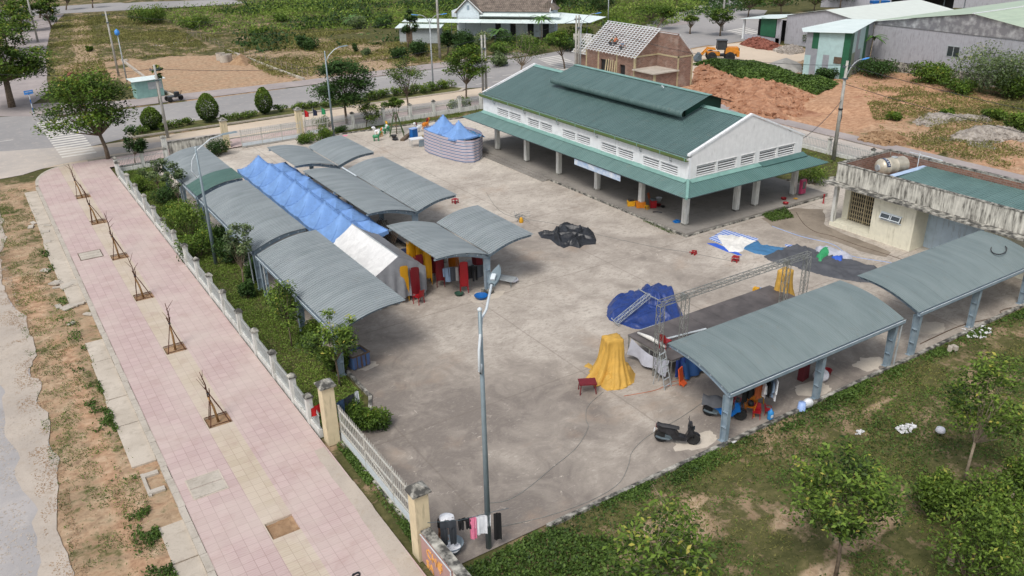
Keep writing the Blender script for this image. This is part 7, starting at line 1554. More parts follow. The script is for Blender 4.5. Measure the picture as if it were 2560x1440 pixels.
skinned('body', t, V, E, R_, 'skin'); head_mesh(t, (0, -.40, 1.05), (0, -.55, -.8), (0, -.8, .55), 'brim', 'cloth_white')
skinned('shirt', t, [V[0], V[1], V[2], (0, -.24, 1.12), (.19, -.22, 1.08), (.21, -.25, .92), (-.19, -.22, 1.08), (-.21, -.25, .92)], [(0, 1), (1, 2), (2, 3), (2, 4), (4, 5), (2, 6), (6, 7)], [.16, .175, .175, .115, .09, .07, .09, .07], 'cloth_white')
skinned('shorts', t, [V[0], (0, .12, .86), V[4], (.13, .14, .5), V[8], (-.13, .14, .5)], [(0, 1), (0, 2), (2, 3), (0, 4), (4, 5)], [.15, .145, .10, .085, .10, .085], 'cloth_black')
hand(t, (.14, -.38, .55), (-.2, -.3, -.9)); hand(t, (-.14, -.38, .55), (.2, -.3, -.9))
basin('large steel blue wash basin full of white laundry in front of the bending person', 1130, 1376, 'steel_blue', .40, .34, .0)
p = at(1130, 1370, .25); single(MB().grid(lambda u, v: (p[0]+.3*(2*v)*.5*cos(2*pi*u), p[1]+.3*v*sin(2*pi*u), .24+.08*float(fbm(cos(2*pi*u)*v*3+5, sin(2*pi*u)*v*3, 2))), 20, 6), 'wet_laundry', 'cloth_white', 'white laundry soaking in the large wash basin', 'laundry', smooth=True)
# laundry line by the lamp
single(MB().tube([(9.25, 20.15, 1.50), (10.3, 19.65, 1.46), (11.15, 19.35, 1.55), (11.9, 19.1, 1.6)], .01, 4), 'clothes_line', 'steel_dark', 'clothes line tied between the gate pillar and the tall lamp post', 'clothes line')
g_ = 'laundry on the line by the tall lamp post'
for nm, c, x, y, w_, hh, kw in (('dark grey trousers nearest the gate pillar', 'cloth_dkgrey', 9.95, 19.8, .55, 1.0, dict(pants=True)), ('black shorts in the middle of the line', 'cloth_black', 10.47, 19.6, .46, .45, dict(pants=True)), ('pink scarf between the shorts and the white top', 'cloth_pink', 10.72, 19.48, .22, .9, dict(sleeves=False)), ('white top with black sleeves left of the lamp post', 'cloth_white', 10.98, 19.40, .40, .75, {}), ('black leggings right of the lamp post', 'cloth_black', 11.5, 19.2, .26, 1.1, dict(sleeves=False))):
    shirt('garment', nm, 'clothes', x, y, 1.48, w_, hh, c, rad(-22), seed=int(x*10), group=g_, **kw)
# clothes near the big gate pillar
for nm, c, x, y, w_, hh, kw in (('red cloth draped over the picket fence left of the cream pillar', 'cloth_red', 8.98, 29.2, .55, .4, dict(sleeves=False)), ('blue jeans hanging behind the cream gate pillar', 'cloth_denim', 9.95, 29.0, .4, .7, dict(pants=True)), ('grey top hanging behind the cream gate pillar next to the jeans', 'cloth_dkgrey', 10.4, 29.15, .34, .5, {}), ('white cloth hanging by the young tree trunk', 'cloth_white', 10.8, 29.3, .2, .6, dict(sleeves=False))):
    shirt('garment', nm, 'clothes', x, y, 1.35, w_, hh, c, rad(20), seed=int(x*10), group='clothes hung near the open gate', **kw)
# three roof workers
def worker(lab, x, y, z, rz, top, cap, stoop):
    t = T('person', lab, 'person', (x, y, z), rz); s_ = .4*stoop
    V = [(0, 0, .55), (0, -.12, .78), (0, -.26, .95), (0, -.34, 1.03), (.10, -.02, .5), (.15, -.25, .34), (.14, .02, .05), (-.10, -.02, .5), (-.15, -.25, .34), (-.14, .02, .05), (.19, -.28, .93), (.22, -.42, .72), (.12, -.58, .6), (-.19, -.28, .93), (-.22, -.42, .72), (-.12, -.58, .6)]
    E = [(0, 1), (1, 2), (2, 3), (0, 4), (4, 5), (5, 6), (0, 7), (7, 8), (8, 9), (2, 10), (10, 11), (11, 12), (2, 13), (13, 14), (14, 15)]
    skinned('body', t, V, E, [.13, .13, .12, .05, .09, .065, .045, .09, .065, .045, .055, .04, .03, .055, .04, .03], 'skin', 0, 1); skinned('shirt', t, V[:3]+[V[10], V[11], V[13], V[14]], [(0, 1), (1, 2), (2, 3), (3, 4), (2, 5), (5, 6)], [.14, .15, .145, .07, .052, .07, .052], top, 0, 1)
    skinned('trousers', t, [V[0], V[4], V[5], V[6], V[7], V[8], V[9]], [(0, 1), (1, 2), (2, 3), (0, 4), (4, 5), (5, 6)], [.145, .105, .08, .06, .105, .08, .06], 'cloth_dkgrey', 0, 1); head_mesh(t, (0, -.42, 1.14), (0, -.8, -.5), (0, -.5, .8), True, cap); hand(t, V[12], (0, -.6, -.8)); hand(t, V[15], (0, -.6, -.8))
for lab, px, py, c, cap, rz in (('roof worker in dark green crouching leftmost on the white battens', 1524, 118, 'cloth_green', 'cloth_green', 1.2), ('roof worker in orange crouching in the middle on the white battens', 1536, 118, 'cloth_orange', 'cloth_black', 2.0), ('roof worker in pale blue bending rightmost on the white battens', 1550, 128, 'cloth_lblue', 'cloth_white', .8)):
    # meet the sight line with the batten plane z = EZ + k (x - WX)
    d = RGT*(px-1280)/FPX-UPV*(py-720)/FPX+FWD; kk = (RZ-EZ)/(69.7-WX); tt = (EZ-kk*WX-HC)/(d[2]-kk*d[0]); q = np.array([0, 0, HC])+d*tt; worker(lab, q[0], q[1], q[2]+.02, rz, c, cap, 1)
# ================================================================ POLES, LAMPS, WIRES
def proj_y(q): v = np.array(q)-np.array([0, 0, HC]); return 720-FPX*np.dot(UPV, v)/np.dot(FWD, v)
def height_of(b, ty):
    lo, hi = 0, 19.5
    for _ in range(40):
        m_ = (lo+hi)/2
        if proj_y((b[0], b[1], m_)) > ty: lo = m_
        else: hi = m_
    return m_
TOP = {}
def pole(key, lab, b, h, cat='utility pole', r=.16, twin=False, cross=True, mat='pole_conc', name='utility_pole'):
    t = T(name, lab, cat, (b[0], b[1], 0)); 
    for dx in ((-.2, .2) if twin else (0,)): MB().tube([(dx, 0, 0), (dx, 0, h)], r, 8, r*.62).build('pole', mat, t, True)
    if cross: m_ = MB(); m_.box((0, 0, h-.45), (1.0, .09, .09)); m_.tube([(-.4, 0, h-.42), (-.4, 0, h-.25)], .035, 5); m_.tube([(.4, 0, h-.42), (.4, 0, h-.25)], .035, 5); m_.box((0, 0, h-1.4), (.35, .35, .12)); m_.build('bracket', 'steel_dark', t)
    TOP[key] = (b[0], b[1], h-.35); return t
def arm_lamp(t, h, dirs, head='lamp_blue', reach=1.6, rise=1.3, mat='galv'):
    for d in dirs:
        D = Vector((cos(d), sin(d), 0)); pts = [Vector((0, 0, h-.9))+D*.08]+[Vector((0, 0, h-.9))+D*(.08+reach*s_**1.6)+Vector((0, 0, rise*sin(s_*pi/2))) for s_ in np.linspace(.15, 1, 8)]
        MB().tube(pts, .04, 6).build('arm', mat, t, True); e = pts[-1]; m_ = MB()
        m_.lathe([(0, -.42), (.08, -.38), (.14, -.1), (.15, .2), (.1, .4), (0, .44)], 12, (0, 0, 0), 'x', 1, .5); V = []
        for x, y, z in m_.v: q = e+D*(x+.3)+Vector((-D.y, D.x, 0))*y+Vector((0, 0, z*.6+.12*x)); V.append((q.x, q.y, q.z))
        meshobj('lamp_head', V, m_.f, head, t, True)
def P_(px, py): return at(px, py)
b = P_(297, 190); pole('a', 'tall concrete utility pole on the far side of the main road, left', b, height_of(b, 28))
b = P_(420, 345); pole('b', 'concrete utility pole behind the stained corner wall', b, height_of(b, 162))
b = np.array([47.4, 78.9, 0]); pole('c', 'twin concrete utility pole behind the road fence next to the market hall', b, 7.4, twin=True)
b = P_(1100, 150); pole('d', 'very tall concrete pole in front of the tiled house running out of the picture', b, 15, r=.2)
b = np.array([62.5, 82.3, 0]); t = pole('e', 'twin concrete pole with a blue street lamp rising behind the market hall roof', b, 7.9, twin=True); 
for k in range(14):
    h_ = 5+.3*k; q = (RGT, UPV)
b = P_(2083, 400); t = pole('f', 'concrete pole with a blue street lamp between the market hall and the service block', b, height_of(b, 152), r=.17); arm_lamp(t, height_of(b, 152)-.6, [rad(-8)], reach=1.5, rise=1.5)
m_ = MB(); m_.tube([(.2, 0, 3.2), (.35, .1, 2.2), (.2, 0, 1.6)], .03, 4); m_.tube([(.18, 0, 4.3), (.3, 0, 3.6), (.2, 0, 3.1)], .03, 4); m_.lathe([(.16, 4.2), (.19, 4.2), (.19, 4.35), (.16, 4.35)], 10); m_.build('cable_loops', 'black_plastic', t)
t = T('street_lamp', 'blue headed lamp arm pole beside the twin pole behind the hall roof', 'street lamp', (64.0, 83.6, 0)); MB().tube([(0, 0, 0), (0, 0, 7.0)], .09, 8, .06).build('pole', 'galv', t, True); arm_lamp(t, 7.3, [rad(-15)], reach=1.8, rise=1.4)
# tall grey lamp in the foreground
t = T('street_lamp', 'tall tapered grey lamp post with a single curved arm in the foreground', 'street lamp', (11.24, 19.4, 0)); H_ = 9.05
MB().tube([(0, 0, 0), (0, 0, H_)], [.105, .058], 10).build('pole', 'lamp_grey', t, True); MB().lathe([(0, H_+.1), (.07, H_+.05), (.08, H_), (.05, H_-.05)], 10).build('finial', 'lamp_white', t, True)
D = Vector((.80, .60, 0)).normalized(); AR = [Vector((0, 0, H_-2.0)), Vector((0, 0, H_-2.25))+D*-.10, Vector((0, 0, H_-1.9))+D*-.16, Vector((0, 0, H_-.9))+D*-.10, Vector((0, 0, H_+.2))+D*.14, Vector((0, 0, H_+.95))+D*.5]
hv = Vector((.741, .671, 0))*1.3; tip = hv+Vector((0, 0, H_+.25))
m_ = MB(); z0 = H_-1.75
m_.tube([Vector((0, 0, z0)), Vector((0, 0, z0-.35))-hv*.12, Vector((0, 0, z0-.2))-hv*.2, Vector((0, 0, z0+.5))-hv*.16, hv*.12+Vector((0, 0, z0+1.4)), hv*.5+Vector((0, 0, z0+(tip.z-z0)*.72)), tip], [.045, .045, .045, .045, .045, .042, .04], 8); m_.build('arm', 'lamp_white', t, True)
hd = hv.normalized(); sd = Vector((-hd.y, hd.x, 0)); m_ = MB()
def g(u, v):
    L_ = .95*u; wv = .17*(sin(pi*min(1, u*.9+.12))**.6); q = tip+hd*L_*.94+Vector((0, 0, L_*.30))+sd*wv*(2*v-1)*1.0+Vector((0, 0, .05*(1-(2*v-1)**2))); return (q.x, q.y, q.z)
m_.grid(g, 12, 8); m_.grid(lambda u, v: (g(u, v)[0], g(u, v)[1], g(u, v)[2]-.06-.04*(1-(2*v-1)**2)*1), 12, 8); m_.build('lamp_head', 'lamp_grey', t, True)
q = tip+hd*.2+Vector((0, 0, .17)); MB().box((q.x, q.y, q.z), (.24, .14, .07), math.atan2(hd.y, hd.x), -.42).build('driver_box', 'lamp_white', t)
def yard_lamp(lab, b, h, dirs, head='lamp_grey', loop=True):
    t = T('street_lamp', lab, 'street lamp', (b[0], b[1], 0)); MB().tube([(0, 0, 0), (0, 0, h)], [.12, .055], 8).build('pole', 'lamp_grey', t, True); MB().lathe([(.04, h), (.055, h+.05), (0, h+.1)], 8).build('finial', 'lamp_white', t)
    for d in dirs:
        D = Vector((cos(d), sin(d), 0)); pts = [Vector((0, 0, h-1.6)), Vector((0, 0, h-1.75))-D*.2, Vector((0, 0, h-1.3))-D*.42, Vector((0, 0, h-.7))-D*.30, Vector((0, 0, h-.1))+D*.1, Vector((0, 0, h+.45))+D*.9, Vector((0, 0, h+.62))+D*1.6]
        if not loop: pts = [Vector((0, 0, h-.9)), Vector((0, 0, h-.35))+D*.35, Vector((0, 0, h+.1))+D*.9, Vector((0, 0, h+.3))+D*1.4]
        MB().tube(pts, .035, 6).build('arm', 'lamp_white', t, True); e = pts[-1]; m_ = MB(); m_.box((e.x+D.x*.4, e.y+D.y*.4, e.z+.05), (.95, .26, .07), d, -.08, taper=.8); m_.build('lamp_head', head, t)
yard_lamp('grey lamp post with a looped arm standing among the shrubs by the picket fence', (10.47, 50.4), 7.35, [rad(-10)]); yard_lamp('grey lamp post with a plain arm behind the far shelters by the road fence', (28.62, 76.0), 7.9, [rad(-5)], loop=False)
b = P_(318, 205); t = T('street_lamp', 'blue headed street lamp beyond the road behind the big roadside tree', 'street lamp', b); h_ = height_of(b, 90); MB().tube([(0, 0, 0), (0, 0, h_)], [.1, .06], 8).build('pole', 'galv', t, True); MB().lathe([(0, -.3), (.3, -.1), (.3, .3), (0, .6)], 12, (0, 0, h_+.3)).build('lamp_head', 'lamp_blue', t, True)
b = P_(1083, 215); t = T('street_lamp', 'double armed street lamp with blue heads in the road median', 'street lamp', b); h_ = height_of(b, 45); MB().tube([(0, 0, 0), (0, 0, h_)], [.11, .06], 8).build('pole', 'galv', t, True); arm_lamp(t, h_+.3, [rad(-30), rad(150)], reach=1.3, rise=1.0)
b = P_(1520, 60); t = T('street_lamp', 'blue headed street lamp above the road beyond the brick house', 'street lamp', b); MB().tube([(0, 0, 0), (0, 0, 6)], [.11, .06], 8).build('pole', 'galv', t, True); arm_lamp(t, 6.2, [rad(160)], reach=1.8, rise=1.3)
for i, (px, py, top) in enumerate(((72, 70, 0), (95, 105, 0), (1355 if False else 1805, 78, 0), (2195, 38, 0))):
    b = P_(px, py); pole('g%d' % i, ['leftmost far concrete pole among the avenue trees', 'second far concrete pole among the avenue trees', 'concrete pole in front of the trees beyond the far junction', 'leaning pale pole in front of the dark open shed'][i], b, 9.5, r=.18, cross=False)
# wires
def wire(a, b, sag, lab, r=.022): single(MB().tube(catenary(a, b, sag), r, 4), 'power_line', 'black_plastic', lab, 'power line')
wire(TOP['b'], (TOP['b'][0]-22, TOP['b'][1]+34, 5.5), 1.2, 'power line from the corner wall pole to the left'); wire(TOP['b'], TOP['c'], 1.3, 'power line between the corner wall pole and the twin pole by the hall')
wire(TOP['a'], (-40, 128, 7.5), 1.5, 'power line leaving the far left pole towards the dark tree'); wire(TOP['a'], TOP['d'][:2]+(7.2,), 1.6, 'power line along the far side of the main road, upper strand'); wire((TOP['a'][0], TOP['a'][1], TOP['a'][2]-1.4), TOP['d'][:2]+(6.0,), 1.7, 'power line along the far side of the main road, lower strand')
wire(TOP['c'], TOP['e'], .5, 'power line between the twin poles behind the hall'); wire(TOP['e'], TOP['f'], 1.4, 'power line crossing from behind the hall to the lamp pole at right')
wire(TOP['f'], (64, -6, 6.5), 1.2, 'upper power line running from the lamp pole to the right'); wire((TOP['f'][0], TOP['f'][1], 6.3), (66, -4, 5.2), 1.5, 'lower power line running from the lamp pole to the right'); wire((TOP['f'][0], TOP['f'][1], 5.0), (X1, 38.2, 4.3), .3, 'service wire from the lamp pole to the hall gable')
# ================================================================ TREES
def tree_px(lab, bpx, toppx_y, crown_px, style='feather', seed=1, group='roadside trees', low=None, b=None, **kw):
    b = at(*bpx) if b is None else np.array(b); h = height_of(b, toppx_y); s_ = size_at((b[0], b[1], h*.6)); cw = (crown_px[1]-crown_px[0])/s_; mid = (crown_px[0]+crown_px[1])/2
    v = np.array([b[0], b[1], h*.6])-np.array([0, 0, HC]); sx = 1280+FPX*np.dot(RGT, v)/np.dot(FWD, v); off = (mid-sx)/s_; lean = (off*RGT[0]*.9, off*RGT[1]*.9)
    st = dict(feather=dict(mat='leaf_tree', n=5200, leaf=.30, clusters=22, flat=.42, aspect_=.3), dark=dict(mat='leaf_dark', n=2600, leaf=.26, clusters=12, flat=.7), sparse=dict(mat='leaf_tree', n=2200, leaf=.22, clusters=18, flat=.5, sparse=.55), bright=dict(mat='leaf_bright', n=4200, leaf=.20, clusters=14, flat=.7), grey=dict(mat='leaf_grey', n=1500, leaf=.2, clusters=10, flat=.7))[style].copy(); st.pop('aspect_', None); st.update(kw)
    return tree('tree', lab, 'tree', (b[0], b[1], 0), h, cw, seed=seed, group=group, lean=lean, crown_low=low, **st)
tree_px('big spreading feathery tree on the pavement corner by the zebra crossing', (272, 400), 178, (95, 352), seed=3, n=9500, clusters=30, leaf=.30, tr=.17, trunk_h=.30, low=1.9)
tree_px('huge dark tree at the left edge beyond the main road', (30, 268), 65, (-110, 118), seed=4, n=11000, clusters=26, tr=.35, leaf=.36, low=1.8, mat='leaf_tree')
tree_px('young dark leaved tree just inside the fence corner', (345, 440), 318, (300, 378), 'dark', seed=5, b=(10.6, 76.0, 0), n=1500, clusters=9, tr=.05, low=1.3)
tree_px('broad dark roadside tree behind the far grey lamp post', (868, 316), 140, (765, 945), seed=6, n=7500, clusters=24, tr=.12, low=1.8, mat='leaf_dark')
tree_px('thin branched roadside tree right of the broad dark one', (1022, 290), 130, (955, 1068), 'sparse', seed=7, n=3600, tr=.09, low=2.6)
tree_px('dense roadside tree in front of the tall concrete pole', (1166, 264), 104, (1098, 1235), seed=8, n=4200, clusters=20, tr=.10, low=2.4)
tree_px('pale bare branched tree behind the corner of the hall roof', (1300, 205), 84, (1238, 1385), 'sparse', seed=9, n=2600, bark='bark_pale', low=2.4, tr=.10)
tree_px('small feathery tree left of the twin pole behind the hall', (1412, 172), 75, (1352, 1440), seed=10, n=2200, clusters=14, tr=.10, low=2.6)
tree_px('young tree on the red lot behind the pole', (398, 258), 155, (368, 412), seed=11, n=420, clusters=6, leaf=.35, tr=.06, flat=.3, low=2.2)
tree_px('young tree held by the green tripod frame', (992, 335), 240, (962, 1016), 'sparse', seed=12, n=1500, clusters=10, sparse=.9, tr=.05, low=2.2)
tree_px('leafy shrub tree against the road fence left of the tripod', (915, 318), 255, (893, 960), 'bright', seed=13, n=1600, low=.4, tr=.05)
tree_px('young pale tree in the grass strip by the first shelter', (396, 497), 392, (352, 424), 'grey', seed=14, b=(10.6, 66.5, 0), n=1100, low=1.2, tr=.04)
tree_px('small grey leaved tree beside the farthest fence side shelter', (445, 520), 402, (405, 475), 'grey', seed=15, b=(10.9, 61.0, 0), n=1100, low=1.4, tr=.04)
tree_px('slender grey leaved tree in front of the middle fence side shelter', (612, 735), 545, (556, 645), 'grey', seed=16, n=1700, low=2.2, tr=.045, leaf=.17)
tree_px('thin sapling with one bare top in the grass strip', (730, 868), 700, (660, 765), 'bright', seed=17, n=1300, low=.9, tr=.035, leaf=.16)
tree_px('bright green young tree leaning over the shelter eave near the dumpster', (850, 965), 772, (752, 905), 'bright', seed=18, n=2300, low=1.4, tr=.045, leaf=.17)
tree_px('young tree with yellow green crown at the right edge of the lawn', (2410, 1205), 895, (2350, 2570), 'bright', seed=19, n=3000, clusters=26, low=2.0, tr=.055, leaf=.17, group='young lawn trees', bark='bark_pale')
tree_px('broad young tree in the middle foreground of the lawn', (2088, 1445), 1130, (1965, 2262), 'bright', seed=20, n=4300, clusters=32, low=1.7, tr=.06, leaf=.17, group='young lawn trees', bark='bark')
tree_px('half bare low tree with grey twigs at the bottom edge of the lawn', (1640, 1500), 1290, (1475, 1800), 'sparse', seed=21, n=2800, clusters=22, sparse=.7, low=.7, tr=.06, leaf=.20, group='young lawn trees', bark='bark_pale', mat='leaf_bright')
for i, (bx, by, ty, c0, c1) in enumerate(((55, 80, -10, 10, 100), (130, 72, -5, 70, 150), (60, 110, 10, -10, 90), (100, 45, -30, 60, 150), (165, 25, -20, 150, 195), (232, 20, -30, 215, 250), (20, 130, 20, -60, 75), (12, 60, -20, -50, 60), (-30, 150, 30, -120, 50))):
    tree_px('dark avenue tree at upper left, %s' % ['front middle one', 'right front one beside the grey pavement', 'second from the left', 'one just behind the front ones', 'lone one at the far road', 'right lone one at the far road', 'leftmost front one', 'leftmost rear one', 'one at the very edge beside the huge tree'][i], (bx, by), ty, (c0, c1), seed=30+i, n=1500, leaf=.5, clusters=12, tr=.15, group='avenue trees at upper left', low=2.2)
for i, (bx, by, ty, c0, c1, st) in enumerate(((1725, 85, 40, 1706, 1748, 'sparse'), (1800, 90, 20, 1765, 1842, 'feather'), (1870, 42, -20, 1828, 1925, 'feather'), (1953, 38, -30, 1900, 2000, 'feather'), (2035, 30, -25, 1990, 2090, 'feather'), (1690, 20, -20, 1680, 1712, 'feather'), (1615, 60, 18, 1575, 1700, 'feather'), (1490, 50, -20, 1460, 1550, 'dark'), (1400, 60, 60, 1400, 1500, 'feather'), (1120, 140, 75, 1095, 1150, 'dark'), (1168, 170, 85, 1140, 1200, 'dark'), (1020, 120, 20, 1000, 1050, 'dark'), (1330, 40, -30, 1370, 1430, 'dark'), (2100, 20, -40, 2060, 2150, 'dark'), (1640, 75, 20, 1640, 1695, 'feather'))):
    tree_px(['spindly tree behind the brick house', 'feathery tree behind the loader', 'tall tree with yellow flowers beyond the junction', 'feathery tree beyond the junction, right of the flowering one', 'wide tree above the white roofed store', 'thin tree at the junction island', 'broad feathery tree above the brick house roof', 'dark tree by the lamp beyond the brick house', 'low feathery tree right of the tiled house', 'dense dark tree left of the verandah', 'dark climbing tree in front of the verandah', 'dark tree by the tin shed', 'dark tree behind the tiled house', 'dark tree left of the open shed', 'feathery tree right behind the brick house ridge'][i], (bx, by), ty, (c0, c1), st, seed=50+i, n=1900, leaf=.36, group='background trees', low=1.2 if st == 'dark' else 2.0, tr=.12)
# papaya like palm
def rosette(lab, b, h, n_, L_, tr=.08, seed=1):
    t = T('palm_tree', lab, 'palm', b); MB().tube([(0, 0, 0), (.05, 0, h)], [tr, tr*.7], 7).build('trunk', 'bark_pale', t, True); m_ = MB(); rs = random.Random(seed)
    for k in range(n_):
        a = 2*pi*k/n_+rs.uniform(-.2, .2); e = rs.uniform(.1, 1.0); 
        def f(u, v, a=a, e=e): r_ = L_*u; w_ = .16*sin(pi*min(1, u*.95+.05))*(2*v-1)*L_*.7; z = h+r_*e*.7-.55*r_*r_/L_; return (r_*cos(a)-w_*sin(a)+.05, r_*sin(a)+w_*cos(a), z-abs(2*v-1)*.05)
        m_.grid(f, 6, 2)
    MAT.setdefault('palm_leaf', pm('palm_leaf', srgb(78, 112, 52), .25, 3, .6)); m_.build('fronds', 'palm_leaf', t, True)
rosette('papaya like palm in front of the tiled house verandah', at(1354, 112), 4.0, 16, 1.9, seed=2); rosette('short spiky palm in front of the dark verandah', at(1248, 110), 2.0, 22, 2.0, .1, seed=3); rosette('young palm beside the patchwork tin hut and the warehouse', at(2170, 175), 4.0, 12, 1.8, seed=4)
rosette('banana like plant in the green field', at(880, 60), 1.0, 10, 2.5, .12, seed=5); rosette('small agave like plant in the green field', at(910, 92), .3, 12, 1.5, .1, seed=6)
# bushes
def bush_px(lab, c, w_px, top, mat='leaf_tree', seed=1, n=1100, leaf=.16, d=None, group='bushes and shrubs', lumps=9, b=None, h=None):
    b = at(*c) if b is None else b; s_ = size_at(b); h = h or max(.4, height_of(b, top)); bush('bush', lab, 'bush', (b[0], b[1], 0), w_px/s_, h, mat, n, leaf, seed, group, d/s_ if d else None, lumps)
topiary('clipped egg shaped shrub in the median, right behind the corner pole', tuple(at(384, 328)), 2.0, 2.3, 1); topiary('clipped egg shaped shrub in the median, middle one of three', tuple(at(525, 310)), 2.15, 3.0, 2); topiary('clipped egg shaped shrub in the median, rightmost before the red lot', tuple(at(664, 290)), 1.75, 2.9, 3)
bush_px('rounded dark bush at the end of the stained wall', (548, 388), 62, 340, 'leaf_dark', 1, 1800, .16); bush_px('dense bush left of the far gate pillar lamp', (772, 358), 60, 325, 'leaf_tree', 2, 1600); bush_px('bush beside the far grey lamp post', (812, 348), 55, 312, 'leaf_tree', 3, 1500)
bush_px('leggy variegated shrub behind the bushes at the far gate', (805, 320), 40, 288, 'leaf_grey', 4, 700); bush_px('small shrub at the foot of the road fence', (850, 330), 44, 312, 'leaf_dark', 5, 700); bush_px('young shrub with broad leaves by the road fence, left of the hall', (1130, 280), 36, 245, 'leaf_bright', 6, 600, .2); bush_px('tall thin shrub by the road fence next to the hall corner', (1158, 275), 34, 235, 'leaf_bright', 7, 600, .2)
bush_px('bright leaved rounded shrub in the grass strip near the fence corner', (352, 478), 55, 435, 'leaf_bright', 8, 1700, .14); bush_px('dark shrub under the first fence side shelter', (420, 505), 70, 460, 'leaf_dark', 9, 1800, .15)
for i, (px, py, w_, top, m_) in enumerate(((470, 590, 120, 500, 'leaf_bright'), (500, 640, 110, 560, 'leaf_tree'), (590, 660, 90, 590, 'leaf_dark'), (440, 545, 70, 500, 'leaf_tree'), (560, 620, 60, 560, 'leaf_dark'), (640, 700, 60, 640, 'leaf_dark'), (720, 790, 90, 720, 'leaf_bright'), (790, 860, 80, 800, 'leaf_bright'), (835, 930, 70, 860, 'leaf_bright'), (620, 745, 40, 700, 'leaf_dark'))):
    bush_px('shrub in the grass strip, %s' % ['largest light green one', 'wide one left of the lamp post', 'dark one right of the lamp post', 'one by the second sapling', 'small dark one against the shelter', 'dark one by the middle shelter post', 'bright one by the sapling', 'bright one at the corner of the front shelter', 'one at the trunk of the leaning young tree', 'small dark one at the slender tree'][i], (px, py), w_, top, m_, 20+i, 2400, .16)
bush_px('dense rounded green bush on the corner of the yard by the near gate', (905, 1075), 115, 975, 'leaf_tree', 31, 5200, .12, b=np.array([10.75, 28.6, 0]), h=1.35)
bush_px('yellow green bush behind the market hall by the service block', (2030, 462), 85, 418, 'leaf_bright', 32, 2400, .14)
for i, (px, py, w_, top, m_, n_) in enumerate(((2318, 212, 130, 150, 'leaf_tree', 3600), (2190, 190, 120, 140, 'leaf_dark', 2400), (2480, 235, 190, 100, 'leaf_grey', 5200), (2550, 245, 120, 170, 'leaf_tree', 2600), (2060, 200, 60, 165, 'leaf_dark', 1200), (2400, 235, 90, 190, 'leaf_tree', 1800), (2015, 115, 30, 80, 'leaf_grey', 500), (2545, 330, 60, 275, 'leaf_bright', 1200), (2370, 292, 36, 266, 'leaf_bright', 500), (2235, 305, 44, 278, 'leaf_tree', 500), (2490, 300, 60, 270, 'leaf_bright', 800), (2170, 120+15, 30, 112, 'leaf_dark', 400))):
    bush_px('bush in the right field, %s' % ['spreading one against the warehouse wall', 'one by the corner of the patchwork hut', 'tall grey leaved one at the right against the warehouse', 'one at the right edge under the wall', 'one at the foot of the patchwork hut', 'low one between the two big ones', 'small one by the grey store', 'light green one at the right edge', 'small plant behind the debris', 'small plant in the red soil', 'light green one behind the long debris heap', 'small one behind the hut'][i], (px, py), w_, top, m_, 40+i, n_, .3, group='bushes in the right hand field', lumps=14 if w_ > 100 else 8)
for i, (px, py, w_, top, m_, n_) in enumerate(((772, 128, 55, 82, 'leaf_dark', 1800), (375, 60, 90, 5, 'leaf_tree', 2600), (890, 75, 60, 35, 'leaf_grey', 1200), (960, 75, 60, 35, 'leaf_dark', 1200), (710, 55, 60, 30, 'leaf_tree', 900), (500, 70, 100, 30, 'leaf_bright', 1800), (226, 128, 18, 112, 'leaf_tree', 300), (890, 132, 14, 102, 'leaf_dark', 250), (915, 140, 26, 118, 'leaf_grey', 400), (1050, 140, 60, 95, 'leaf_dark', 1400), (1240, 165, 60, 130, 'leaf_grey', 900), (1000, 150, 50, 115, 'leaf_dark', 900), (130, 55, 40, 35, 'leaf_dark', 500), (650, 90, 60, 65, 'leaf_bright', 900), (1550, 80, 90, 40, 'leaf_tree', 1800), (1450, 105, 80, 65, 'leaf_tree', 1500), (1500, 130, 50, 95, 'leaf_tree', 900), (1640, 110, 40, 90, 'leaf_bright', 500))):
    bush_px('bush in the green field, %s' % ['round dark one on the bare sand', 'big spreading one at upper left', 'greyish one by the banana plant', 'dark one left of the tin shed', 'low one in the high grass', 'long one at the field edge', 'small one on the dirt track', 'slim upright one', 'small grey one', 'one under the tall pole', 'pale one in front of the verandah', 'one by the lamp in the median gap', 'small one by the far road', 'one behind the sand heap', 'one behind the brick house', 'one right of the verandah', 'one behind the twin pole', 'small one on the roundabout'][i], (px, py), w_, top, m_, 60+i, n_, .36, group='bushes in the far green field', lumps=10)
for i, (px, py, w_, top) in enumerate(((1700, 30, 30, 15), (1720, 25, 40, 12), (2340, 1285, 120, 1180), (2470, 1330, 220, 1200), (2420, 1440, 260, 1270), (2555, 1250, 120, 1120))):
    if i < 2: bush_px('bush on the junction island, %s' % ['left', 'right'][i], (px, py), w_, top, 'leaf_bright', 90+i, 500, .3, group='bushes on the junction island')
    else: bush_px('leafy shrub at the lower right corner, %s' % ['', '', 'leftmost', 'upper middle', 'lowest and biggest', 'at the right edge'][i], (px, py), w_, top, 'leaf_bright', 90+i, 3000, .15, group='shrubs at the lower right corner', lumps=16)
for i, (px, py, w_, top, m_) in enumerate(((1150, 122, 70, 70, 'leaf_dark'), (1200, 118, 80, 78, 'leaf_grey'), (1265, 118, 60, 72, 'leaf_dark'), (1310, 118, 70, 80, 'leaf_grey'), (1400, 112, 70, 74, 'leaf_tree'), (1250, 135, 90, 100, 'leaf_tree'), (1340, 130, 80, 92, 'leaf_tree'), (1430, 128, 70, 88, 'leaf_dark'))):
    bush_px('garden shrub in front of the tiled house, %s' % ['leftmost dark one', 'greyish one under the verandah edge', 'dark one behind the short spiky palm', 'greyish one left of the palm trunk', 'one right of the palm trunk', 'wide one near the road, left', 'wide one near the road, right', 'dark one at the corner of the verandah'][i], (px, py), w_, top, m_, 120+i, 1500, .32, group='garden shrubs of the tiled house', lumps=10)
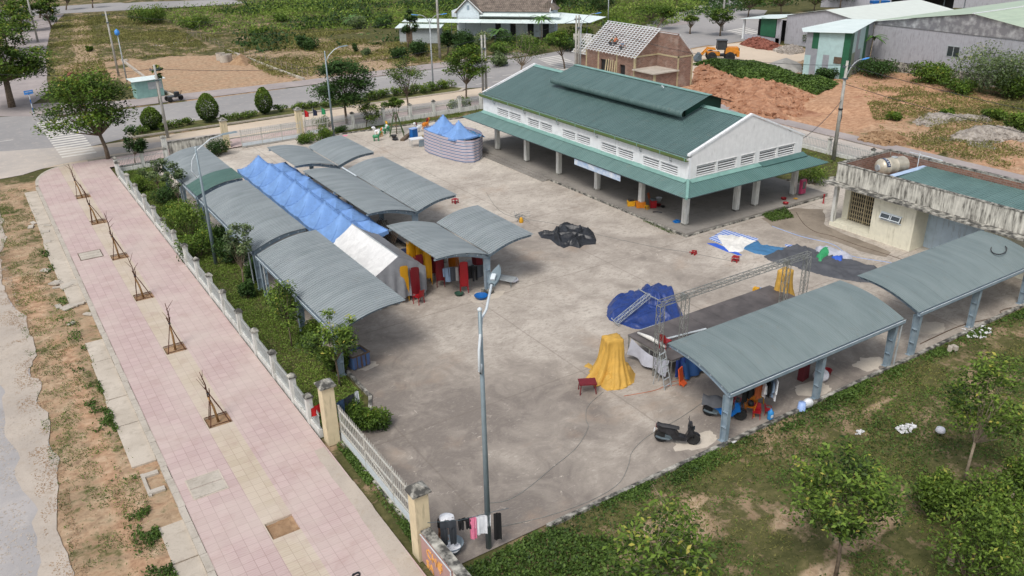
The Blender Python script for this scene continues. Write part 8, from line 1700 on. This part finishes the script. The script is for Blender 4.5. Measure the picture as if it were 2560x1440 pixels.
# hedge in the median
NUM = 'one two three four five six seven eight nine ten eleven twelve thirteen fourteen fifteen sixteen seventeen eighteen nineteen twenty twenty-one twenty-two twenty-three twenty-four twenty-five twenty-six twenty-seven twenty-eight twenty-nine thirty'.split()
rs = np.random.RandomState(5)
for i, x in enumerate(np.linspace(13.5, 48.5, 30)):
    if any(abs(x-tx) < .9 for tx in (14.96, 20.4, 26.1)): continue
    big = x > 37; bush('hedge_plant', '%s hedge plant in the road divider, number %s counting from the left' % ('tall' if big else 'low', NUM[i]), 'hedge plant', (x, 88.2+rs.uniform(-.4, .9), .16), 2.0 if big else 1.7, 1.25 if big else .75+rs.rand()*.3, 'leaf_bright' if i % 3 else 'leaf_tree', 520 if big else 360, .2, 100+i, 'hedge plants in the road divider', 1.2, 6)
# saplings with stakes on the pavement
def staked(i, x, y, lab, lean, h):
    t = T('staked_sapling', lab, 'sapling', (x, y, .05), 0, 'leafless staked saplings along the pink pavement'); rs = random.Random(i*7+1); m_ = MB(); L = Vector(lean)
    m_.tube([(0, 0, 0), tuple(L*.3+Vector((.02, 0, h*.3))), tuple(L*.6+Vector((0, .02, h*.5)))], [.055, .05, .04], 6); m_.build('lower_trunk', 'stake_trunk', t, True); m_ = MB()
    mid = L*.6+Vector((0, .02, h*.5)); top = L+Vector((0, 0, h)); m_.tube([mid, mid.lerp(top, .5)+Vector((.05, 0, 0)), top], [.035, .028, .014], 5)
    for k in range(3): s_ = mid.lerp(top, .3+.2*k); m_.tube([s_, s_+Vector((rs.uniform(-.35, .35), rs.uniform(-.25, .25), .35+.25*rs.random()))], [.018, .008], 4)
    m_.build('upper_trunk', 'wood_pole', t, True); tie = mid*.9
    for k, (a, b) in enumerate(((-.42, -.36), (.42, -.36), (-.30, .38), (.40, .36))):
        if k == 2 and i % 2: continue
        e = Vector((tie.x-a*.22, tie.y-b*.22, 1.6+.25*rs.random())); MB().tube([(a, b, 0), tuple(Vector((a, b, 0)).lerp(e, .5)+Vector((rs.uniform(-.04, .04), 0, 0))), tuple(e)], [.024, .022, .018], 5).build('stake', 'wood_pole', t)
    [MB().tube([(-.46, y_, .12), (.46, y_, .12)], .02, 4).build('cross_stick', 'wood_pole', t) for y_ in (-.4, .4)]; MB().lathe([(.05, -.04), (.07, 0), (.05, .04)], 8, (tie.x, tie.y, 1.42)).build('tie', 'black_plastic', t)
ord_ = ['nearest', 'second nearest', 'third from the near end', 'fourth, beside the drain lid', 'fifth from the near end', 'farthest']
for i, (x, y) in enumerate(PITS[1:]):
    ln = [(-.35, .1, 0), (.0, .2, 0), (-.35, .1, 0), (-.25, .3, 0), (-.5, .2, 0), (-.4, .2, 0)][i]
    staked(i, x, y, 'bare staked sapling on the pink pavement, %s' % ord_[i], ln, [2.5, 2.5, 2.55, 3.0, 2.9, 2.7][i])
# ================================================================ GROUND COVER
LAWN = [(9.6, 6), (60, 6), (60, 19.0), (13.6, 19.0), (9.6, 19.1)]
def bare(x, y):
    d = np.ones(np.shape(x))
    for c in ((16.6, 17.0, 1.0, .5), (14.6, 16.4, 1.0, .45), (17.6, 16.3, .9, .5), (22.6, 12.9, 1.5, .5), (30, 17.6, .8, .25), (21.0, 14.8, .8, .3), (19.5, 12.2, 1.3, .6), (34, 15.4, 1.1, .3), (18.8, 17.2, .5, .2)): d = d*(1-.95*np.clip(ell(x, y, *c)*1.3, 0, 1))
    return d*(.06+.94*sm(.40, .6, fbm(x, y, .55)))
zf = lambda x, y: relief(x, y)-.03
scatter('lawn_weeds', LAWN, 60000, .11, 'weed_green', 'low green weeds covering the lawn in the foreground', (.0, .10), 1, bare, .5, .5, .42, zf=zf, clump=.6)
scatter('lawn_grass', LAWN, 60000, .13, 'grass_dry', 'dry yellow green grass across the foreground lawn', (.0, .07), 2, lambda x, y: .15+.85*sm(.42, .62, fbm(x+40, y, .4)), .2, .16, .35, zf=zf)
scatter('edge_creeper', [(13.4, 19.1), (30, 19.05), (45, 18.9), (45, 18.0), (30, 18.0), (13.4, 18.2)], 9000, .11, 'weed_green', 'dark creeper along the concrete edge of the yard', (.0, .12), 3, lambda x, y: (.1+.9*sm(.45, .62, fbm(x, y, .9)))*np.clip(1.2-(19.1-y)*1.3, 0, 1), .5, .6, .3, zf=zf)
scatter('creeper_under_lamp', [(9.8, 18.9), (13, 19.1), (15, 17.4), (13.5, 14), (9.8, 13)], 12000, .12, 'weed_green', 'broad leaved creeper at the foot of the tall lamp post', (.03, .2), 4, None, .5, .65, .42, zf=zf)
scatter('strip_grass', [(9.1, 29.4), (11.2, 29.6), (11.7, 31), (11.8, 76), (9.1, 76)], 42000, .11, 'grass_blade', 'green grass in the strip between the picket fence and the shelters', (.0, .10), 5, lambda x, y: .5+.5*sm(.35, .6, fbm(x, y, .8)), .35, .3, .42, zf=None)
scatter('gate_weeds', [(9.15, 20.7), (9.5, 20.7), (9.6, 28.1), (9.2, 28.1)], 2600, .11, 'weed_green', 'weeds growing under the near sliding gate', (.02, .14), 6, lambda x, y: .1+.9*sm(.45, .6, fbm(x, y, .8)), .4, .5, .4)
scatter('verge_weeds', [(-.9, 20), (2.1, 20), (2.2, 76), (-.2, 76)], 17000, .095, 'grass_blade', 'dry tufts of grass on the earth verge beside the road', (.0, .09), 7, lambda x, y: .05+.95*sm(.44, .6, fbm(x, y, 1.3)), .25, .25, .22, zf=zf)
scatter('gutter_weeds', [(.9, 22), (2.02, 22), (2.02, 60), (1.1, 60)], 3000, .12, 'weed_green', 'green weeds along the broken concrete gutter', (.02, .18), 8, lambda x, y: sm(.54, .68, fbm(x, y, 1.4))*(.25+.75*sm(.4, .6, fbm(x+9, y, .25)))*np.clip((x-1.0)*1.2, 0, 1), .4, .5, .35, zf=zf)
scatter('far_field_grass', [(38, 158), (58, 146), (66, 136), (92, 126), (100, 111), (125, 122), (170, 170), (190, 240), (72, 240), (70, 203), (34, 207)], 85000, .55, 'grass_blade', 'tall rough grass and undergrowth in the far green field', (.1, .9), 9, lambda x, y: .35+.65*sm(.4, .6, fbm(x, y, .07)), .3, .3, .50, zf=zf, excl=[[(55, 107), (90, 107), (92, 125), (66, 135), (55, 126)]], clump=.7)
scatter('far_undergrowth', [(38, 128), (150, 118), (180, 240), (72, 240), (70, 203), (34, 206), (40, 180)], 26000, .6, 'leaf_dark', 'dark low undergrowth patches in the far field', (.1, 1.2), 10, lambda x, y: sm(.55, .65, fbm(x+20, y, .06)), .4, .5, .38, zf=zf, clump=.8)
scatter('left_field_grass', [(9.5, 112), (16, 118), (18, 138), (34, 136), (38, 205), (22, 208), (17, 190), (12, 150), (9, 120)], 20000, .4, 'grass_dry', 'short dry grass in the field at upper left', (.0, .2), 11, lambda x, y: .2+.8*sm(.4, .6, fbm(x, y, .15)), .3, .25, .3)
scatter('lot_side_grass', [(34, 108), (52, 106.5), (62, 107.5), (62, 134), (56, 148), (36, 158)], 20000, .4, 'grass_dry', 'dry grass between the red lot and the tin shed', (.0, .35), 12, lambda x, y: .06+.94*sm(.46, .62, fbm(x, y, .18)), .3, .25, .3, zf=zf)
scatter('right_field_grass', [(68, 24), (98, 24), (97, 66), (86, 68), (86, 60), (68, 44)], 30000, .28, 'grass_dry', 'patchy grass in the right hand field', (.0, .22), 13, lambda x, y: .03+.97*sm(.48, .62, fbm(x, y, .2)), .3, .25, .32, zf=zf)
scatter('lane_verge_grass', [(48, 66), (60.3, 70), (60.3, 20), (58, 20), (57, 34), (58, 39), (52.2, 42), (52.5, 60)], 9000, .16, 'grass_blade', 'grass between the market hall and the back fence', (.0, .15), 14, None, .3, .3, .4)
scatter('bed_grass', [(28.6, 76.6), (46, 75), (60.5, 74.6), (60.5, 77.2), (28.6, 77.3)], 5000, .15, 'grass_blade', 'grass in the narrow bed at the foot of the road fence', (.0, .15), 15, lambda x, y: .2+.8*sm(.4, .6, fbm(x, y, .7)), .3, .3, .4)
scatter('road_grit', [(-2.9, 18), (-.9, 18), (-1.0, 30), (-.5, 38), (-.3, 52), (-.6, 76), (-2.6, 76)], 4000, .08, 'dust_edge', 'pale grit strewn along the road edge', (.004, .016), 21, lambda x, y: sm(.4, .6, fbm(x, y, 1.0)), .97, .7)
scatter('earth_crumbs', [(-1.5, 18), (-.3, 18), (-.4, 30), (0, 38), (.2, 52), (0, 76), (-1.3, 76)], 9000, .05, 'sand_soil', 'brown crumbs of earth spilling onto the road', (.008, .02), 22, lambda x, y: sm(.4, .6, fbm(x+5, y, 1.2))*np.clip(1.1-abs(x+.75)*1.1, 0, 1), .95, .8)
# creeper bank behind the brick house
VP = [(74.0, 73.5), (80, 76.0), (87.0, 84.0), (91.5, 82.0), (92, 76), (90.2, 70.5), (89.0, 63.8), (84.5, 60.5), (80.5, 63.5), (79.5, 70.0), (74.0, 71.0)]
VP = px_poly([(1732, 165), (1770, 153), (1835, 158), (1900, 160), (1935, 172), (1960, 175), (2000, 195), (2070, 200), (2095, 215), (2040, 240), (1990, 225), (1930, 210), (1860, 205), (1830, 190), (1770, 165)])
def vz(x, y): return .55*sm(0, 2.2, polydist(VP, x, y))*(.6+.8*fbm(x, y, .3))
scatter('creeper_bank', VP, 24000, .30, 'weed_green', 'bank of dense dark creeper between the red earth and the loader', (.0, .35), 16, None, .55, .6, .36, zf=vz)
scatter('hall_edge_weeds', px_poly([(1455, 484), (1480, 490), (1713, 592), (1700, 596)]), 900, .08, 'weed_green', 'weeds and moss at the base of the hall floor slab', (.0, .08), 17, lambda x, y: sm(.45, .6, fbm(x, y, .8)), .4, .5, .3)
scatter('wet_corner_weeds', px_poly([(1905, 540), (1960, 520), (1985, 545), (1930, 556)]), 2200, .12, 'weed_green', 'clump of weeds at the corner of the hall floor', (.02, .2), 18, None, .4, .4, .4)
# litter in the lawn
def litter(lab, px, py, n_, r, seed):
    rs = np.random.RandomState(seed); m_ = MB(); c = at(px, py, .0)
    for _ in range(n_): a = rs.uniform(0, 2*pi); q = r*math.sqrt(rs.rand()); x, y = c[0]+q*cos(a)*1.5, c[1]+q*sin(a)*.7; m_.box((x, y, float(relief(np.array([x]), np.array([y]))[0])+.05), (rs.uniform(.04, .2), rs.uniform(.03, .12), rs.uniform(.01, .05)), rs.uniform(0, 3), rs.uniform(-.5, .5), rs.uniform(-.5, .5))
    single(m_, 'litter_pile', 'litter', lab, 'litter')
litter('pile of white rubbish scraps in the middle of the lawn', 2265, 1070, 60, .36, 1); litter('small scatter of rubbish left of the rubbish pile', 2150, 1078, 12, .18, 2); litter('rubbish scraps at the foot of the last shelter post', 2440, 830, 60, .7, 3); litter('white scraps on the field beyond the red lot', 440, 110, 30, 2.4, 4); litter('white scraps in the dry field at upper left', 215, 60, 16, 3.5, 5)
litter('scraps and corn husks by the first shelter post', 1830, 1105, 6, .15, 6)
p = at(2350, 1080, .05); single(MB().lathe([(.1, 0), (.2, .08), (.16, .22), (0, .28)], 12, (p[0], p[1], .02)), 'plastic_bag', 'plastic_bag', 'white plastic bag lying on the lawn right of the rubbish pile', 'bag', smooth=True)
for i, (px, py) in enumerate(((2375, 872), (2386, 870))): p = at(px, py, .1); single(MB().box((p[0], p[1], .12), (.28, .2, .22), .4+i), 'concrete_block', 'kerb', 'pale concrete block on the lawn beside the posts, %s' % ('left one', 'right one')[i], 'block', group='concrete blocks on the lawn')
for i, (px, py) in enumerate(((2490, 1290), (2375, 1410), (2520, 1265))): p = at(px, py, 0); t = T('cut_post', 'weathered stump post among the lower right shrubs, %s' % ('middle', 'lowest', 'right')[i], 'post', p, 0, 'weathered posts in the shrubs'); MB().tube([(0, 0, 0), (.1, .05, .6)], [.12, .1], 7).build('post', 'bark_pale', t)
for o in [c for c in CH.values() if c.name.split('.')[0] == 'stacking_chair' and not c.get('label')]: bpy.data.objects.remove(o)
